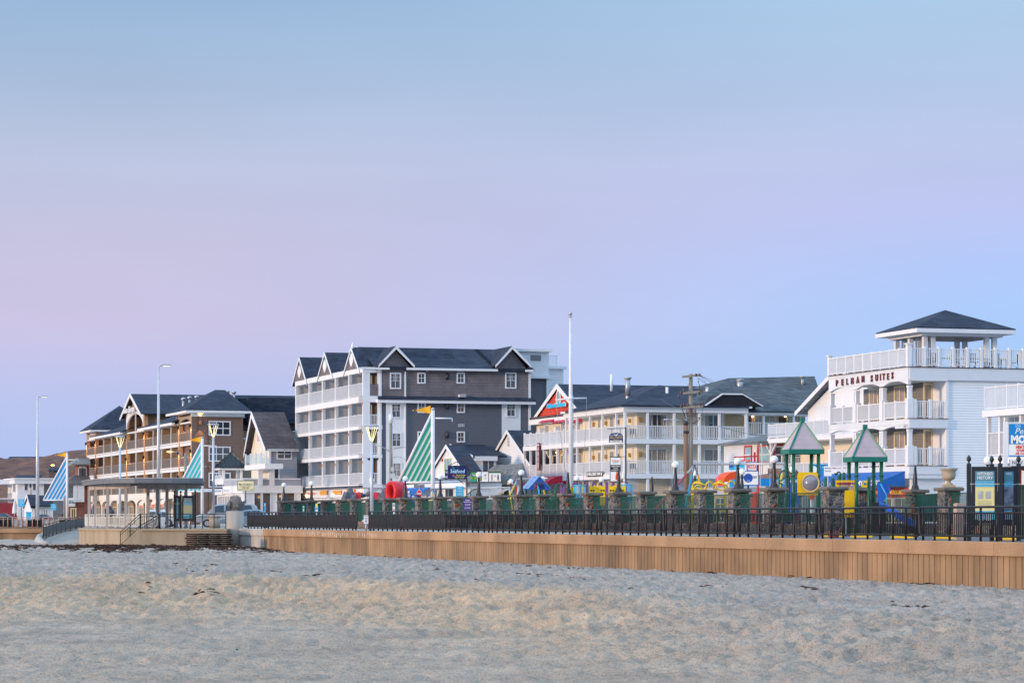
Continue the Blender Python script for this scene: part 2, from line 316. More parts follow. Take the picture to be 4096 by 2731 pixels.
def sandmat():
    m=mat('sand',(.40,.345,.275),.95,0,2,spec=.15); nt=m.node_tree; N=nt.nodes; L=nt.links; b=N['Principled BSDF']
    tc=N.new('ShaderNodeTexCoord')
    def nz(s,d=5,sc=(1,1,1)):
        mp=N.new('ShaderNodeMapping'); mp.inputs['Scale'].default_value=sc; L.new(tc.outputs['Object'],mp.inputs[0])
        n=N.new('ShaderNodeTexNoise'); n.inputs['Scale'].default_value=s; n.inputs['Detail'].default_value=d; n.inputs['Roughness'].default_value=.7; L.new(mp.outputs[0],n.inputs[0]); return n
    a=nz(.35,6); rp=N.new('ShaderNodeValToRGB'); rp.color_ramp.elements[0].position=.35; rp.color_ramp.elements[1].position=.68
    rp.color_ramp.elements[0].color=(.385,.315,.255,1); rp.color_ramp.elements[1].color=(.56,.46,.365,1); L.new(a.outputs[0],rp.inputs[0])
    c=nz(22,4,(1,.55,1)); rc=N.new('ShaderNodeValToRGB'); rc.color_ramp.elements[0].position=.34; rc.color_ramp.elements[1].position=.52
    rc.color_ramp.elements[0].color=(.42,.40,.40,1); rc.color_ramp.elements[1].color=(1,1,1,1); L.new(c.outputs[0],rc.inputs[0])
    mx=N.new('ShaderNodeMix'); mx.data_type='RGBA'; mx.blend_type='MULTIPLY'; mx.inputs[0].default_value=.7; L.new(rp.outputs[0],mx.inputs[6]); L.new(rc.outputs[0],mx.inputs[7])
    # sparse dark scraps of dried weed
    e=nz(4.5,5,(1,.8,1)); re=N.new('ShaderNodeMath'); re.operation='GREATER_THAN'; re.inputs[1].default_value=.70; L.new(e.outputs[0],re.inputs[0])
    m2=N.new('ShaderNodeMix'); m2.data_type='RGBA'; L.new(re.outputs[0],m2.inputs[0]); L.new(mx.outputs[2],m2.inputs[6]); m2.inputs[7].default_value=(.10,.075,.06,1)
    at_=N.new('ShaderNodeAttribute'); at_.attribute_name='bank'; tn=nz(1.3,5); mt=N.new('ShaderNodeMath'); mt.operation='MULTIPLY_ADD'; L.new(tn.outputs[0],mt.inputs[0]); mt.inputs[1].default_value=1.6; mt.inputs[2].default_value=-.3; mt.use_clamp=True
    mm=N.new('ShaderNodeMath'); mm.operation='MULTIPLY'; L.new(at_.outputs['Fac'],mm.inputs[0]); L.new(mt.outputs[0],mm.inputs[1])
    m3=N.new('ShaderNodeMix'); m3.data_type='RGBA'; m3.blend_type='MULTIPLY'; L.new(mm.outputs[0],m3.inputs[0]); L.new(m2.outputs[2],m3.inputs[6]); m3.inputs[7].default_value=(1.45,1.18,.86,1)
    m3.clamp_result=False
    a2=N.new('ShaderNodeAttribute'); a2.attribute_name='pale'; m4=N.new('ShaderNodeMix'); m4.data_type='RGBA'; m4.blend_type='MULTIPLY'; L.new(a2.outputs['Fac'],m4.inputs[0]); L.new(m3.outputs[2],m4.inputs[6]); m4.inputs[7].default_value=(.98,1.0,1.05,1); L.new(m4.outputs[2],b.inputs['Base Color'])
    d=nz(9,6); bp=N.new('ShaderNodeBump'); bp.inputs['Strength'].default_value=1; bp.inputs['Distance'].default_value=.10; L.new(d.outputs[0],bp.inputs['Height'])
    L.new(bp.outputs[0],b.inputs['Normal']); return m
SAND=sandmat()
xs=np.concatenate([np.arange(-75,-34,.5),np.arange(-34,24,.11),np.arange(24,34,.5)])
ys=np.concatenate([np.arange(20,44,.6),44+np.cumsum(np.linspace(.09,.34,760))]); ys=np.concatenate([ys[ys<222],np.arange(222.5,292,.8)])
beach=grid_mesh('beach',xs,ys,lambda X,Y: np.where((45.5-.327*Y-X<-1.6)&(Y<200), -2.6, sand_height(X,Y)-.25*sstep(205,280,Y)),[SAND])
_n=len(beach.data.vertices); _c=np.empty(_n*3,np.float32); beach.data.vertices.foreach_get('co',_c); _X=_c[0::3]; _Y=_c[1::3]
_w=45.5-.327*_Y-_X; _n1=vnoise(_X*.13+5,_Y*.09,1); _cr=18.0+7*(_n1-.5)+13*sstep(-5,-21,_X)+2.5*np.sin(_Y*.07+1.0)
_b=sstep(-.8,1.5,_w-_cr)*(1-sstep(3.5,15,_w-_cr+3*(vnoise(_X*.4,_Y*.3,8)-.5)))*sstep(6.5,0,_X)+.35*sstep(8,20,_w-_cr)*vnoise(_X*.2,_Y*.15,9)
_p=sstep(.8,-2.0,_w-_cr)*sstep(.2,1.2,_w)*(.7+.6*vnoise(_X*.15,_Y*.1,12)); _q=beach.data.attributes.new('pale','FLOAT','POINT'); _q.data.foreach_set('value',np.clip(_p,0,1).astype(np.float32))
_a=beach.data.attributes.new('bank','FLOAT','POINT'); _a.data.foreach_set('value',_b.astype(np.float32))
beach['kind']='structure'; beach['label']='trodden pale sand with a low bank and footprints'
far=MB(); far.box(-1500,1500,-300,4000,-3.4,-2.7); o=far.build('ground',SAND); o['kind']='structure'
# promenade and roads lie behind the sea wall
asph=mat('asphalt',(.10,.105,.12),.85,.25,1.5,bump=.2); conc=mat('pale_concrete',(.40,.37,.33),.85,.12,.8,bump=.2)
def wl_x(Y): return 45.5-.327*Y
pm=MB()
pm.poly([(wl_x(30)+.3,30,-.03),(400,30,-.03),(400,60,-.03)]+[(400,900,-.03),(-400,900,-.03),(-400,287,-.03),(-49,287,-.03),(-41.5,268,-.03),(-33.4,214,-.03),(-28,199,-.03),(wl_x(203)+.3,203,-.03)],(0,0,-1.2))
o=pm.build('promenade',conc); o['kind']='structure'
rd=MB(); off=8.5
rd.poly([(wl_x(30)+off-6.5,30,-.026),(wl_x(30)+off+1.5,30,-.026),(wl_x(125)+off+1.5,125,-.026),(wl_x(125)+off-6.5,125,-.026)],(0,0,.004))
o=rd.build('parking_lot',asph); o['kind']='structure'
rd=MB(); rd.poly([(wl_x(60)+39,60,-.026),(wl_x(60)+52,60,-.026),(wl_x(420)+52,420,-.026),(wl_x(420)+39,420,-.026)],(0,0,.004))
o=rd.build('road',asph); o['kind']='structure'
# brown scrub bluff far behind
def hillh(X,Y):
    r=vnoise(X*.02,Y*.02,21); r2=vnoise(X*.12,Y*.12,22); r3=vnoise(X*.5,Y*.5,23)
    top=sstep(430,520,Y)*(13.0+ .04*(X+90)) 
    return -1+top*sstep(-50,-66,X)*1.0+(r-.5)*2.0*sstep(430,500,Y)+(r2-.5)*2.4+(r3-.5)*1.2
hm=mat('dry_scrub',(.045,.03,.035),.95,0,.35,col2=(.22,.10,.055),bump=1,bscale=.8)
hill=grid_mesh('hill',np.arange(-190,60,1.3),np.arange(425,620,1.6),hillh,[hm]); hill['kind']='structure'; hill['label']='brown scrubby bluff behind the houses'

# ================================================================ sea wall
agg=mat('exposed_aggregate',(.27,.16,.085),.9,0,30,col2=(.50,.32,.19),bump=.5,bscale=60)
panelm=mat('tan_concrete',(.19,.125,.075),.9,0,.8,col2=(.40,.25,.135),bump=.35,bscale=12,streak=True)
def chalky(m):
    nt=m.node_tree; N=nt.nodes; L=nt.links; b=N['Principled BSDF']; tc=N.new('ShaderNodeTexCoord'); mp=N.new('ShaderNodeMapping'); mp.inputs['Scale'].default_value=(1,1,2.2); L.new(tc.outputs['Object'],mp.inputs[0])
    n=N.new('ShaderNodeTexNoise'); n.inputs['Scale'].default_value=2.1; n.inputs['Detail'].default_value=9; n.inputs['Roughness'].default_value=.8; L.new(mp.outputs[0],n.inputs[0])
    r=N.new('ShaderNodeMapRange'); r.inputs[1].default_value=.655; r.inputs[2].default_value=.72; L.new(n.outputs[0],r.inputs[0])
    src=b.inputs['Base Color'].links[0].from_socket; x=N.new('ShaderNodeMix'); x.data_type='RGBA'; L.new(r.outputs[0],x.inputs[0]); L.new(src,x.inputs[6]); x.inputs[7].default_value=(.58,.50,.41,1)
    n2=N.new('ShaderNodeTexNoise'); n2.inputs['Scale'].default_value=.35; n2.inputs['Detail'].default_value=6; L.new(tc.outputs['Object'],n2.inputs[0]); r2=N.new('ShaderNodeMapRange'); r2.inputs[1].default_value=.35; r2.inputs[2].default_value=.65; r2.inputs[3].default_value=.74; r2.inputs[4].default_value=1.12; L.new(n2.outputs[0],r2.inputs[0])
    v=N.new('ShaderNodeVectorMath'); v.operation='SCALE'; L.new(x.outputs[2],v.inputs[0]); L.new(r2.outputs[0],v.inputs['Scale']); L.new(v.outputs[0],b.inputs['Base Color'])
chalky(panelm); chalky(agg)
palec=mat('washed_concrete',(.42,.39,.36),.9,.16,1.2,bump=.3,bscale=15,streak=True)
WD=Vector((-.327,1,0)).normalized(); WNm=Vector((-WD.y,WD.x,0))      # along the wall (away), and out over the beach
def wpt(Y, out=0, z=0):
    p=Vector((wl_x(Y),Y,z))+WNm*out; p.z=z; return p
def swall(Y0, Y1, root, m1, m2, joints=True):
    # coping in lengths with open joints, a grooved face of separate ribs below
    L_=(wpt(Y1)-wpt(Y0)).length; n=max(1,int(L_/6.1)); cap=MB(); face=MB(); ribs=MB()
    for i in range(n):
        a=wpt(Y0+(Y1-Y0)*i/n); b=wpt(Y0+(Y1-Y0)*(i+1)/n)-WD*.02
        pr=[(0,-.47),(.30,-.47),(.30,-.43),(.30,-.04),(.27,0),(-.35,0),(-.35,-.47)]
        P=[a+WNm*q for q,_ in pr]
        P=[Vector((p.x,p.y,z)) for p,(_,z) in zip(P,pr)]
        cap.poly(P,b-a)
    ro=cap.build('coping',m1,root,bevel=.02)
    a=wpt(Y0); b=wpt(Y1)
    P=[a+WNm*q for q in (-.3,.13)]
    ribs.poly([(P[0].x,P[0].y,-.47),(P[1].x,P[1].y,-.47),(P[1].x,P[1].y,-2.9),(P[0].x,P[0].y,-2.9)],b-a)
    k=int(L_/.41)
    for i in range(k):
        s0=a+WD*(i*.41+.022); s1=a+WD*((i+1)*.41-.022)
        face.poly([s0+WNm*.132+Vector((0,0,-.473)), s0+WNm*.21+Vector((0,0,-.473)), s0+WNm*.21+Vector((0,0,-2.9)), s0+WNm*.132+Vector((0,0,-2.9))], s1-s0)
    ribs.v+=[]
    n0=len(ribs.v); ribs.add(face.v,face.f)
    ribs.build('grooved_face',m2,root)
sw=thing('sea_wall','long tan concrete sea wall with grooved face beside the sand','wall')
swall(wallY(4400),wallY(1068),sw,agg,panelm)
sg=thing('sea_wall','short washed grey end of the sea wall next to the fish column','wall')
swall(wallY(1068)+.03,wallY(925),sg,palec,palec)
# chalky scribbles scraped on the coping
ch=MB(); rnd=random.Random(3)
for px in [1232,1238,1250,1257,1263,1270,1276,1290,1297,1309,1314,1320,1327,1334,1342,1349,1358,1365,1374,1382,1390,1397,1404,1410,1449,1458,1470,1478,1491,1497,1501,1508,1516,1524]:
    Y=wallY(px); p=wpt(Y,.304); z0=-.08-rnd.random()*.1; z1=z0-.12-rnd.random()*.2; w=.04+.05*rnd.random(); q=p+WD*w
    ch.add([(p.x,p.y,z0),(q.x,q.y,z0-.02),(q.x,q.y,z1),(p.x,p.y,z1+.03)],[(0,1,2,3),(3,2,1,0)][:1])
ch.build('paint_scrawl',mat('chalk_paint',(.72,.70,.66),.8,.1,9),sw)

# ================================================================ black promenade railing
fm=mat('dark_bronze_metal',(.018,.017,.020),.42,.2,6,metal=.3)
def rail_panel(a, b, root, m, h=1.08, pitch=1.07, name='panel', pick=.13, z=.0, double=True, infill=None, zb=None, pw=.034, post=.085, zt=0.0, wob=0):
    a=Vector(a); b=Vector(b); d=b-a; L_=d.length; d.normalize(); mb=MB()
    P=lambda t,zz: a+(b-a)*t+Vector((0,0,zz+wob*math.sin(t*math.pi*2.3+a.y)))
    r=post*.5; rr=.11
    # rounded outer frame
    path=[P(0,.17+rr),P(0,h-rr),P(.3*rr/L_,h-.3*rr),P(rr/L_,h)]
    n=max(2,int(L_/2)); path+=[P(rr/L_+(1-2*rr/L_)*i/n,h) for i in range(1,n)]
    path+=[P(1-rr/L_,h),P(1-.3*rr/L_,h-.3*rr),P(1,h-rr),P(1,.17+rr),P(1-.3*rr/L_,.17+.3*rr),P(1-rr/L_,.17)]
    path+=[P(1-rr/L_-(1-2*rr/L_)*i/n,.17) for i in range(1,n)]+[P(rr/L_,.17),P(.3*rr/L_,.17+.3*rr)]
    mb.tube(path,r,6,closed=True)
    mb.tube([P(i/n,h-.20) for i in range(n+1)],r*.8,6)
    k=max(1,round(L_/pitch))
    for i in range(k+1):
        t=min(max(i/k,.25/L_),1-.25/L_); mb.tube([P(t,-.02),P(t,h)],r*1.0,6)
    q=int(L_/pick)
    for i in range(1,q):
        mb.bar(P(i/q,.17),P(i/q,h-.20),pw,pw)
    o=mb.build(name,m,root)
    if infill: 
        s=MB(); nx=Vector((-d.y,d.x,0))*.03
        s.add([a-nx+Vector((0,0,.2)),b-nx+Vector((0,0,.2)),b-nx+Vector((0,0,h-.22)),a-nx+Vector((0,0,h-.22))],[(0,1,2,3)]); s.build('mesh_screen',infill,root)
    return o
fr=thing('railing','long dark metal railing with pickets along the top of the sea wall','railing')
px_b=[988,1118,1180,1311,1428,1474,1608,1776,1961,2166,2395,2653,2946,3276,3676,4120,4500]
screen=mat('black_mesh',(.012,.013,.016),.9,.3,4)
for i in range(len(px_b)-1):
    a,b=px_b[i],px_b[i+1]
    if i==4: continue     # the gate gap
    Ya,Yb=wallY(a+1.5),wallY(b-1.5)
    rail_panel(wpt(Ya,-.02),wpt(Yb,-.02),fr,fm,h=1.14,infill=screen if i<7 else None,wob=.015 if i%3==1 else .004)
# the short gate section swung back, with its notice
# ================================================================ building parts
class Pl:
    "a wall plane of a building: kind 'F' faces the sea (local -x), 'S' faces sideways (local -y); d counts outwards"
    def __init__(s, kind, pos=0.0): s.k=kind; s.q=pos
    def p(s,a,d,z): return (s.q-d,a,z) if s.k=='F' else (a,s.q-d,z)
    def box(s,mb,a0,a1,d0,d1,z0,z1,mi=0):
        p=s.p(a0,d0,z0); q=s.p(a1,d1,z1); mb.box(p[0],q[0],p[1],q[1],p[2],q[2],mi)
    def rz(s): return -90 if s.k=='F' else 0
def window(root,pl,a0,a1,z0,z1,nx=2,ny=2,fm_=None,g=None,tr=.09,mun=.03,proud=.05,name='window',curt=0,bars=None,label=None):
    fm_=fm_ or white; g=g or glass
    if a0>a1: a0,a1=a1,a0
    m=MB(); B=pl.box
    B(m,a0-tr,a0,-.02,proud,z0-tr,z1+tr); B(m,a1,a1+tr,-.02,proud,z0-tr,z1+tr); B(m,a0,a1,-.02,proud,z1,z1+tr); B(m,a0,a1,-.02,proud+.02,z0-tr,z0)
    for i in range(1,nx): c=a0+(a1-a0)*i/nx; B(m,c-mun/2,c+mun/2,.012,proud*.7,z0,z1)
    for j in range(1,ny): c=z0+(z1-z0)*j/ny; B(m,a0,a1,.013,proud*.72,c-mun/2,c+mun/2)
    o=m.build(name,fm_,root)
    if label: o['label']=label
    p=MB(); B(p,a0,a1,.002,.010,z0,z1); p.build('pane',g,o)
    if curt:
        c=MB(); w=(a1-a0)*.26
        B(c,a0+.02,a0+w,.0102,.0118,z0,z1); B(c,a1-w,a1-.02,.0102,.0118,z0,z1); c.build('curtain',curtain,o)
    return o
def railing(root,pl,a0,a1,z,h=1.05,d=0,m=None,pick=.12,pw=.035,posts=None,post=.10,name='railing',cap=.08,cut=.07,ph=.06,slope=0):
    m=m or white; mb=MB(); B=pl.box
    if a0>a1: a0,a1=a1,a0
    B(mb,a0,a1,d-cap/2,d+cap/2,z+h-.06,z+h); B(mb,a0,a1,d-.025,d+.025,z+cut,z+cut+.05)
    n=max(1,int((a1-a0)/pick))
    for i in range(1,n):
        c=a0+(a1-a0)*i/n; B(mb,c-pw/2,c+pw/2,d-pw/2,d+pw/2,z+cut+.05,z+h-.06)
    k=posts if posts is not None else max(1,round((a1-a0)/1.8))
    for i in range(k+1):
        c=a0+(a1-a0)*i/max(k,1); B(mb,c-post/2,c+post/2,d-post/2-.004,d+post/2+.004,z+.003,z+h+ph)
    return mb.build(name,m,root)
def slabs(root,name,polys,m,th=.16):
    mb=MB()
    for p in polys: mb.poly(p,(0,0,-th))
    return mb.build(name,m,root)
def gable_mesh(mb,pl,a0,a1,z0,ap,z1,d,dep,mi=0):
    mb.poly([pl.p(a0,d,z0),pl.p(a1,d,z0),pl.p(ap,d,z1)],Vector(pl.p(0,-dep,0))-Vector(pl.p(0,0,0)),mi)
def sign(root_or_none,label,loc,rz,w,h,th,bgm,lines,fr_=None,name='sign_board',cat='sign',group=None,extra=None,post=None,frw=.05):
    "a flat sign: board, frame and raised lettering (lines: text, size, material, dx, dz, width)"
    t=thing(name,label,cat,loc,R(rz),group)
    b=MB(); b.box(-w/2,w/2,-th/2,th/2,-h/2,h/2); b.build('board',bgm,t)
    if fr_:
        f=MB(); e=frw
        f.box(-w/2-e,w/2+e,-th/2-.02,th/2+.02,h/2,h/2+e); f.box(-w/2-e,w/2+e,-th/2-.02,th/2+.02,-h/2-e,-h/2)
        f.box(-w/2-e,-w/2,-th/2-.02,th/2+.02,-h/2,h/2); f.box(w/2,w/2+e,-th/2-.02,th/2+.02,-h/2,h/2); f.build('frame',fr_,t)
    for ln in lines:
        s,sz,mm,dx,dz=ln[:5]; wd=ln[5] if len(ln)>5 else None; sh=ln[6] if len(ln)>6 else 0
        text(s,sz,mm,t,(dx,-th/2-.006,dz),0,width=wd,depth=.005,bold=sz*.012,shear=sh)
    if extra: extra(t,-th/2)
    return t
roofd=brickmat('dark_shingles',(.018,.027,.048),(.036,.048,.075),(.012,.016,.025),.6,.15,.010)
roofb=brickmat('brown_shingles',(.075,.06,.065),(.11,.09,.095),(.035,.03,.03),.6,.16,.012)
roofg=brickmat('grey_shingles',(.12,.13,.14),(.20,.21,.21),(.05,.055,.06),.6,.16,.012)
shake=brickmat('grey_brown_shakes',(.165,.145,.155),(.185,.165,.175),(.10,.09,.095),.35,.30,.012)
sid_dark=siding('slate_siding',(.105,.11,.135),.18,.05,.55,.03)
sid_brown=siding('brown_siding',(.19,.115,.085),.16,.06,.6,.03)
sid_tan=siding('tan_siding',(.36,.29,.21),.16,.06,.7,.025)
sid_grey=siding('grey_siding',(.40,.40,.44),.17,.05,.6,.03)
sid_white=siding('white_siding',(.78,.79,.81),.16,.03,.74,.03)
sid_cream=siding('cream_siding',(.72,.60,.40),.16,.05,.8,.025)
sid_ivory=siding('ivory_siding',(.78,.70,.55),.16,.04,.8,.025)
drape=mat('pale_drapes',(.56,.55,.52),.8,0,5); 
def _stripe(m,pitch,lo):
    nt=m.node_tree; N=nt.nodes; L=nt.links; b=N['Principled BSDF']; tc=N.new('ShaderNodeTexCoord'); w=N.new('ShaderNodeSeparateXYZ'); L.new(tc.outputs['Object'],w.inputs[0])
    ad=N.new('ShaderNodeMath'); ad.operation='ADD'; L.new(w.outputs[0],ad.inputs[0]); L.new(w.outputs[1],ad.inputs[1])
    s=N.new('ShaderNodeMath'); s.operation='MULTIPLY'; s.inputs[1].default_value=2*math.pi/pitch; L.new(ad.outputs[0],s.inputs[0]); q=N.new('ShaderNodeMath'); q.operation='SINE'; L.new(s.outputs[0],q.inputs[0])
    bp=N.new('ShaderNodeBump'); bp.inputs['Distance'].default_value=lo; L.new(q.outputs[0],bp.inputs['Height']); L.new(bp.outputs[0],b.inputs['Normal'])
_stripe(drape,.42,.12); _stripe(curtain,.22,.05)
glass2=mat('curtained_glass',(.20,.20,.19),.12,.4,2.2,spec=.8,col2=(.36,.34,.30)); glassb=mat('screened_glass',(.10,.105,.12),.35,.2,2,spec=.5)
brick=brickmat('red_brick',(.22,.06,.045),(.28,.085,.06),(.30,.24,.2),.42,.14,.014)
lamp_warm=mat('warm_bulb',(1,.75,.4),.4,0,1,emit=(1,.62,.25),estr=9)
redp=mat('red_paint',(.50,.03,.03),.5,.08,5); bluec=mat('blue_canvas',(.01,.12,.42),.7,.1,3); redc=mat('crimson_canvas',(.50,.015,.05),.7,.1,3)
blk=mat('black_board',(.012,.012,.016),.5,.2,4); navy=mat('navy_board',(.012,.018,.10),.4,.2,4); signblue=mat('sign_blue',(.01,.22,.55),.4,.06,4); signwhite=mat('sign_white',(.82,.82,.80),.45,.03,4)
signred=mat('sign_red',(.72,.04,.02),.45,.06,4); signyel=mat('sign_yellow',(.85,.75,.10),.5,.05,4); maroon=mat('maroon_letters',(.13,.02,.03),.5,.1,5); signgreen=mat('sign_green',(.01,.13,.07),.5,.1,4); cream=mat('cream_board',(.75,.66,.42),.5,.05,4)
signcyan=mat('sign_cyan',(.02,.42,.72),.4,.05,4); orange=mat('orange_board',(.80,.10,.02),.5,.08,5)
def bulb(root,p,r=.09,power=14,name='wall_lamp',col=(1,.62,.28),rad=.08):
    b=MB(); b.ball(p,r,10); o=b.build(name,lamp_warm,root)
    l=D.lights.new('lamp_light','POINT'); l.energy=power; l.color=col; l.shadow_soft_size=rad; lo=D.objects.new('lamp_light',l); COL.objects.link(lo); lo.location=p; lo.parent=root
    return o
# ================================================================ grey five-storey hotel
def grey_hotel():
    B=Fr(1452,275); t=thing('hotel','tall grey shingled hotel with white balconies and three small front gables','building',B.loc(),B.th)
    S=Pl('S'); Fp=Pl('F'); sx=B.sx; fy=B.fy; zs=lambda py,px: B.z(py,sx(px),0)
    L_=fy(1181); Wd=sx(2117); ze=15.75; fl=[4.15,7.12,10.0,12.95]; dp=2.0
    vb=sx(1517)        # balcony bay on the side
    # --- walls
    m=MB(); m.box(dp,Wd,0.02,L_-1.6,4.1,ze); m.v=[(x,y,z) for x,y,z in m.v]
    core=MB(); core.box(vb,Wd,0,L_-.1,4.1,12.62); core.box(dp,vb,1.8,L_-6.6,4.1,ze)
    core.build('wall',sid_dark,t)
    up=MB(); up.box(vb,Wd,-.06,L_-.1,12.8,ze+.1)
    for (pa,pb,pk) in ((1517,1651,1578.6),(1977,2115,2043)):
        a,b,c=sx(pa-5),sx(pb),sx(pk); za=zs(1458,1580); zk=B.z(1388,c,0)
        gable_mesh(up,S,sx(pa)+.0,b-.2,ze+.1,c,zk-.25,.06,1.6)
    up.build('shingled_wall',shake,t)
    # white panels and corner boards
    w=MB()
    w.box(sx(1544),sx(1621),-.03,.4,4.1,12.55); w.box(sx(2007),sx(2082),-.03,.4,4.1,12.55)
    for px in (1517,2114): w.box(sx(px)-.02,sx(px)+.22,-.10,.4,4.1,ze)
    w.box(vb-.3,Wd+.5,-.62,.3,12.28,12.62)
    w.box(sx(1619)-.05,sx(1619)+.09,-.17,-.03,4.2,ze-.3)
    w.build('trim',white,t)
    # belt roof on the side
    slabs(t,'belt_roof',[[(vb-.35,-.70,12.63),(Wd+.55,-.70,12.63),(Wd+.35,-.055,12.98),(vb-.1,-.055,12.98)]],roofd,.05)
    # ground storey
    g=MB(); g.box(.55,Wd,.3,L_-.3,0,4.1); g.box(.35,Wd+.2,.1,L_+6.2,3.72,4.10)
    for k in range(7): a=vb+k*(Wd-vb)/7; g.box(a,a+.25,.22,.31,0,3.72)
    g.build('ground_storey',white2,t)
    # --- front balconies
    ny=5; ys=[fy(px) for px in (1452,1396,1342,1290,1237,1181)]
    fr_=MB(); col_=MB()
    for i,z in enumerate(fl):
        th=.62 if i==3 else .36
        fr_.box(-.02,dp,-.02,L_,z-th,z)
        fr_.box(-.02,vb,0,1.8,z-th+.003,z-.003)
    fr_.box(-.03,dp+.2,-.03,L_,ze-.45,ze); fr_.box(0,vb,-.03,1.8,ze-.25,ze-.002)
    fr_.build('floor_band',white,t)
    for j,y in enumerate(ys):
        c=MB(); y0=y if j<5 else y-.35
        c.box(0,.34,y0,y0+.34,4.12,ze-.4)
        if j in (0,5): c.box(.34,.5,y0+.02,y0+.32,4.12,ze-.4)
        c.build('column',white,t)
        if 0<j: 
            d=MB(); d.box(.36,dp,y0+.12,y0+.22,4.12,ze-.4); d.build('party_screen',white2,t)
    for z in fl:
        for j in range(5):
            y0,y1=ys[j]+.34,ys[j+1]-(.0 if j<4 else .35)
            h=1.32 if z>12 else 1.12
            railing(t,Fp,y0,y1,z,h,d=-.1,m=white2,pick=.14,pw=.045,posts=3,post=.06,ph=.10)
            if j<4:
                c=MB(); zt=(fl[fl.index(z)+1]-.36 if z<12 else ze-.45)
                c.box(dp-.14,dp-.06,y0+.05,y1+.1,z+.02,zt-.02); c.build('drapes',drape,t)
    # small lamps on the columns
    for z in fl[:3]:
        for y in ys[:5]:
            l=MB(); l.box(-.10,-.002,y+.08,y+.24,z+2.02,z+2.3); l.build('column_lamp',mat('copper_lamp',(.55,.25,.12),.4,.1,4,metal=.3),t)
    # --- side balconies
    for i,z in enumerate(fl):
        wl_=MB(); zt=fl[i+1]-.6 if i<3 else ze-.3
        wl_.box(.3,vb-.02,1.60,1.78,z,zt); wl_.build('balcony_wall',sid_brown,t)
        if i<3: railing(t,S,.75,vb-.15,z,1.1,d=-.1,m=white,pick=.15,pw=.05,posts=1,post=.09)
        else:
            q=MB(); q.box(.75,vb-.1,0,.12,z,z+1.2); q.build('parapet',shake,t)
        window(t,Pl('S',1.60),.8,vb-.45,z+.05,z+2.05,2,1,cream,glass2,.1,.06,name='balcony_door')
        c=MB(); c.box(.33,.72,0.01,.3,z,zt-.0); c.box(vb-.14,vb-.001,.02,.3,z,zt); c.build('balcony_post',white,t)
    # --- windows on the side wall
    def win(px0,px1,y0,y1,nx,ny,d=0,cur=0,g=None): window(t,Pl('S',d),sx(px0)+.04,sx(px1)-.04,zs(y1,px0),zs(y0,px0),nx,ny,white,g,.13,.04,proud=.07,curt=cur)
    for a,b,cc,(p0,p1,p2,p3) in ((1562,1600,-.06,(1495,1550,2,2)),(2023,2061,-.06,(1494,1549,2,2)),(1567,1601,-.03,(1616,1667,2,2)),(2027,2060,-.03,(1613,1663,2,2)),(1568,1602,-.03,(1734,1783,2,2)),(1571,1603,-.03,(1853,1903,2,2))):
        win(a,b,p0,p1,p2,p3,cc,g=glassb if p0<1800 else glass2)
        m=MB(); a0,a1=sx(a)+.04,sx(b)-.04; z1=zs(p0,a); z0=(z1+zs(p1,a))/2
        for q in (1,2): c=a0+(a1-a0)*q/3; m.box(c-.015,c+.015,cc-.04,cc-.012,z0,z1)
        m.box(a0,a1,cc-.042,cc-.012,(z0+z1)/2-.015,(z0+z1)/2+.015); m.build('muntins',white,t)
    for a,b in ((1672,1698),(1829,1855)):
        win(a,b,1495,1529,2,2,-.06)
        for y in (1612,1730): win(a+1,b+1,y,y+34,2,2,0)
    for y in (1506,1623,1738):
        m=MB(); x=sx(1788); z=zs(y,1788); m.lathe([(.02,-.36),(.17,-.28),(.2,0),(.17,.28),(.02,.36)],(x,-.12,z),10); m.build('wall_light',blackp,t)
    for a,b,y in ((1703,1712,1481),(1829,1854,1481),(1832,1857,1583),(1833,1858,1701)):
        m=MB(); m.box(sx(a),sx(b),-.12 if y<1560 else -.66 if y<1600 else -.05,0,zs(y+5,a),zs(y-5,a)); v=m.build('vent_cover',white2,t)
        m=MB(); n=1 if b-a<15 else 3; 
        for k in range(n): c=sx(a)+(sx(b)-sx(a))*(k+.5)/n; m.box(c-.09,c+.09,-.125 if y<1560 else -.665 if y<1600 else -.055,-.02,zs(y+3,a),zs(y-3,a))
        m.build('louvre',mat('grey_louvre',(.2,.2,.22),.6,.1,4),v)
    # --- roofs
    mainr=[]; xr=L_*.5
    zr=zs(1418,1700)+1.1; yr=7.0
    r=[[(sx(1619),-.5,ze+.05),(sx(1990),-.5,ze+.05),(sx(1990),yr,zr),(sx(1619),yr,zr)],[(sx(1500),-.45,ze+.05),(sx(1640),-.45,ze+.05),(sx(1640),yr,zr),(sx(1500),yr,zr)],
       [(sx(1970),-.5,ze+.05),(Wd+.4,-.5,ze+.05),(Wd+.4,yr,zr),(sx(1970),yr,zr)]]
    r.append([(4,yr,zr),(Wd+.4,yr,zr),(Wd+.4,L_-7,ze),(4,L_-7,ze)])
    slabs(t,'roof',r,roofd,.15)
    # side gables
    for n_,(pa,pb,pk) in enumerate(((1508,1652,1578.6),(1975,2117,2043))):
        a,b,c=sx(pa),sx(pb),sx(pk); zk=B.z(1386,c,0)+.05; za=B.z(1460,a,0)
        zb=B.z(1461,b,0)
        m=MB(); m.poly([(a,-.62,za),(c,-.62,zk),(c,5.6,zk),(a,5.6,za)],(0,0,-.14)); m.poly([(b,-.62,zb),(c,-.62,zk),(c,5.6,zk),(b,5.6,zb)],(0,0,-.14)); g=m.build('gable_roof',roofd,t)
        m=MB()
        for e,zz in ((a,za),(b,zb)):
            m.poly([(e,-.66,zz-.02),(c,-.66,zk+.0),(c,-.66,zk-.34),(e,-.66,zz-.27)],(0,.08,0))
        m.build('bargeboard',white,g)
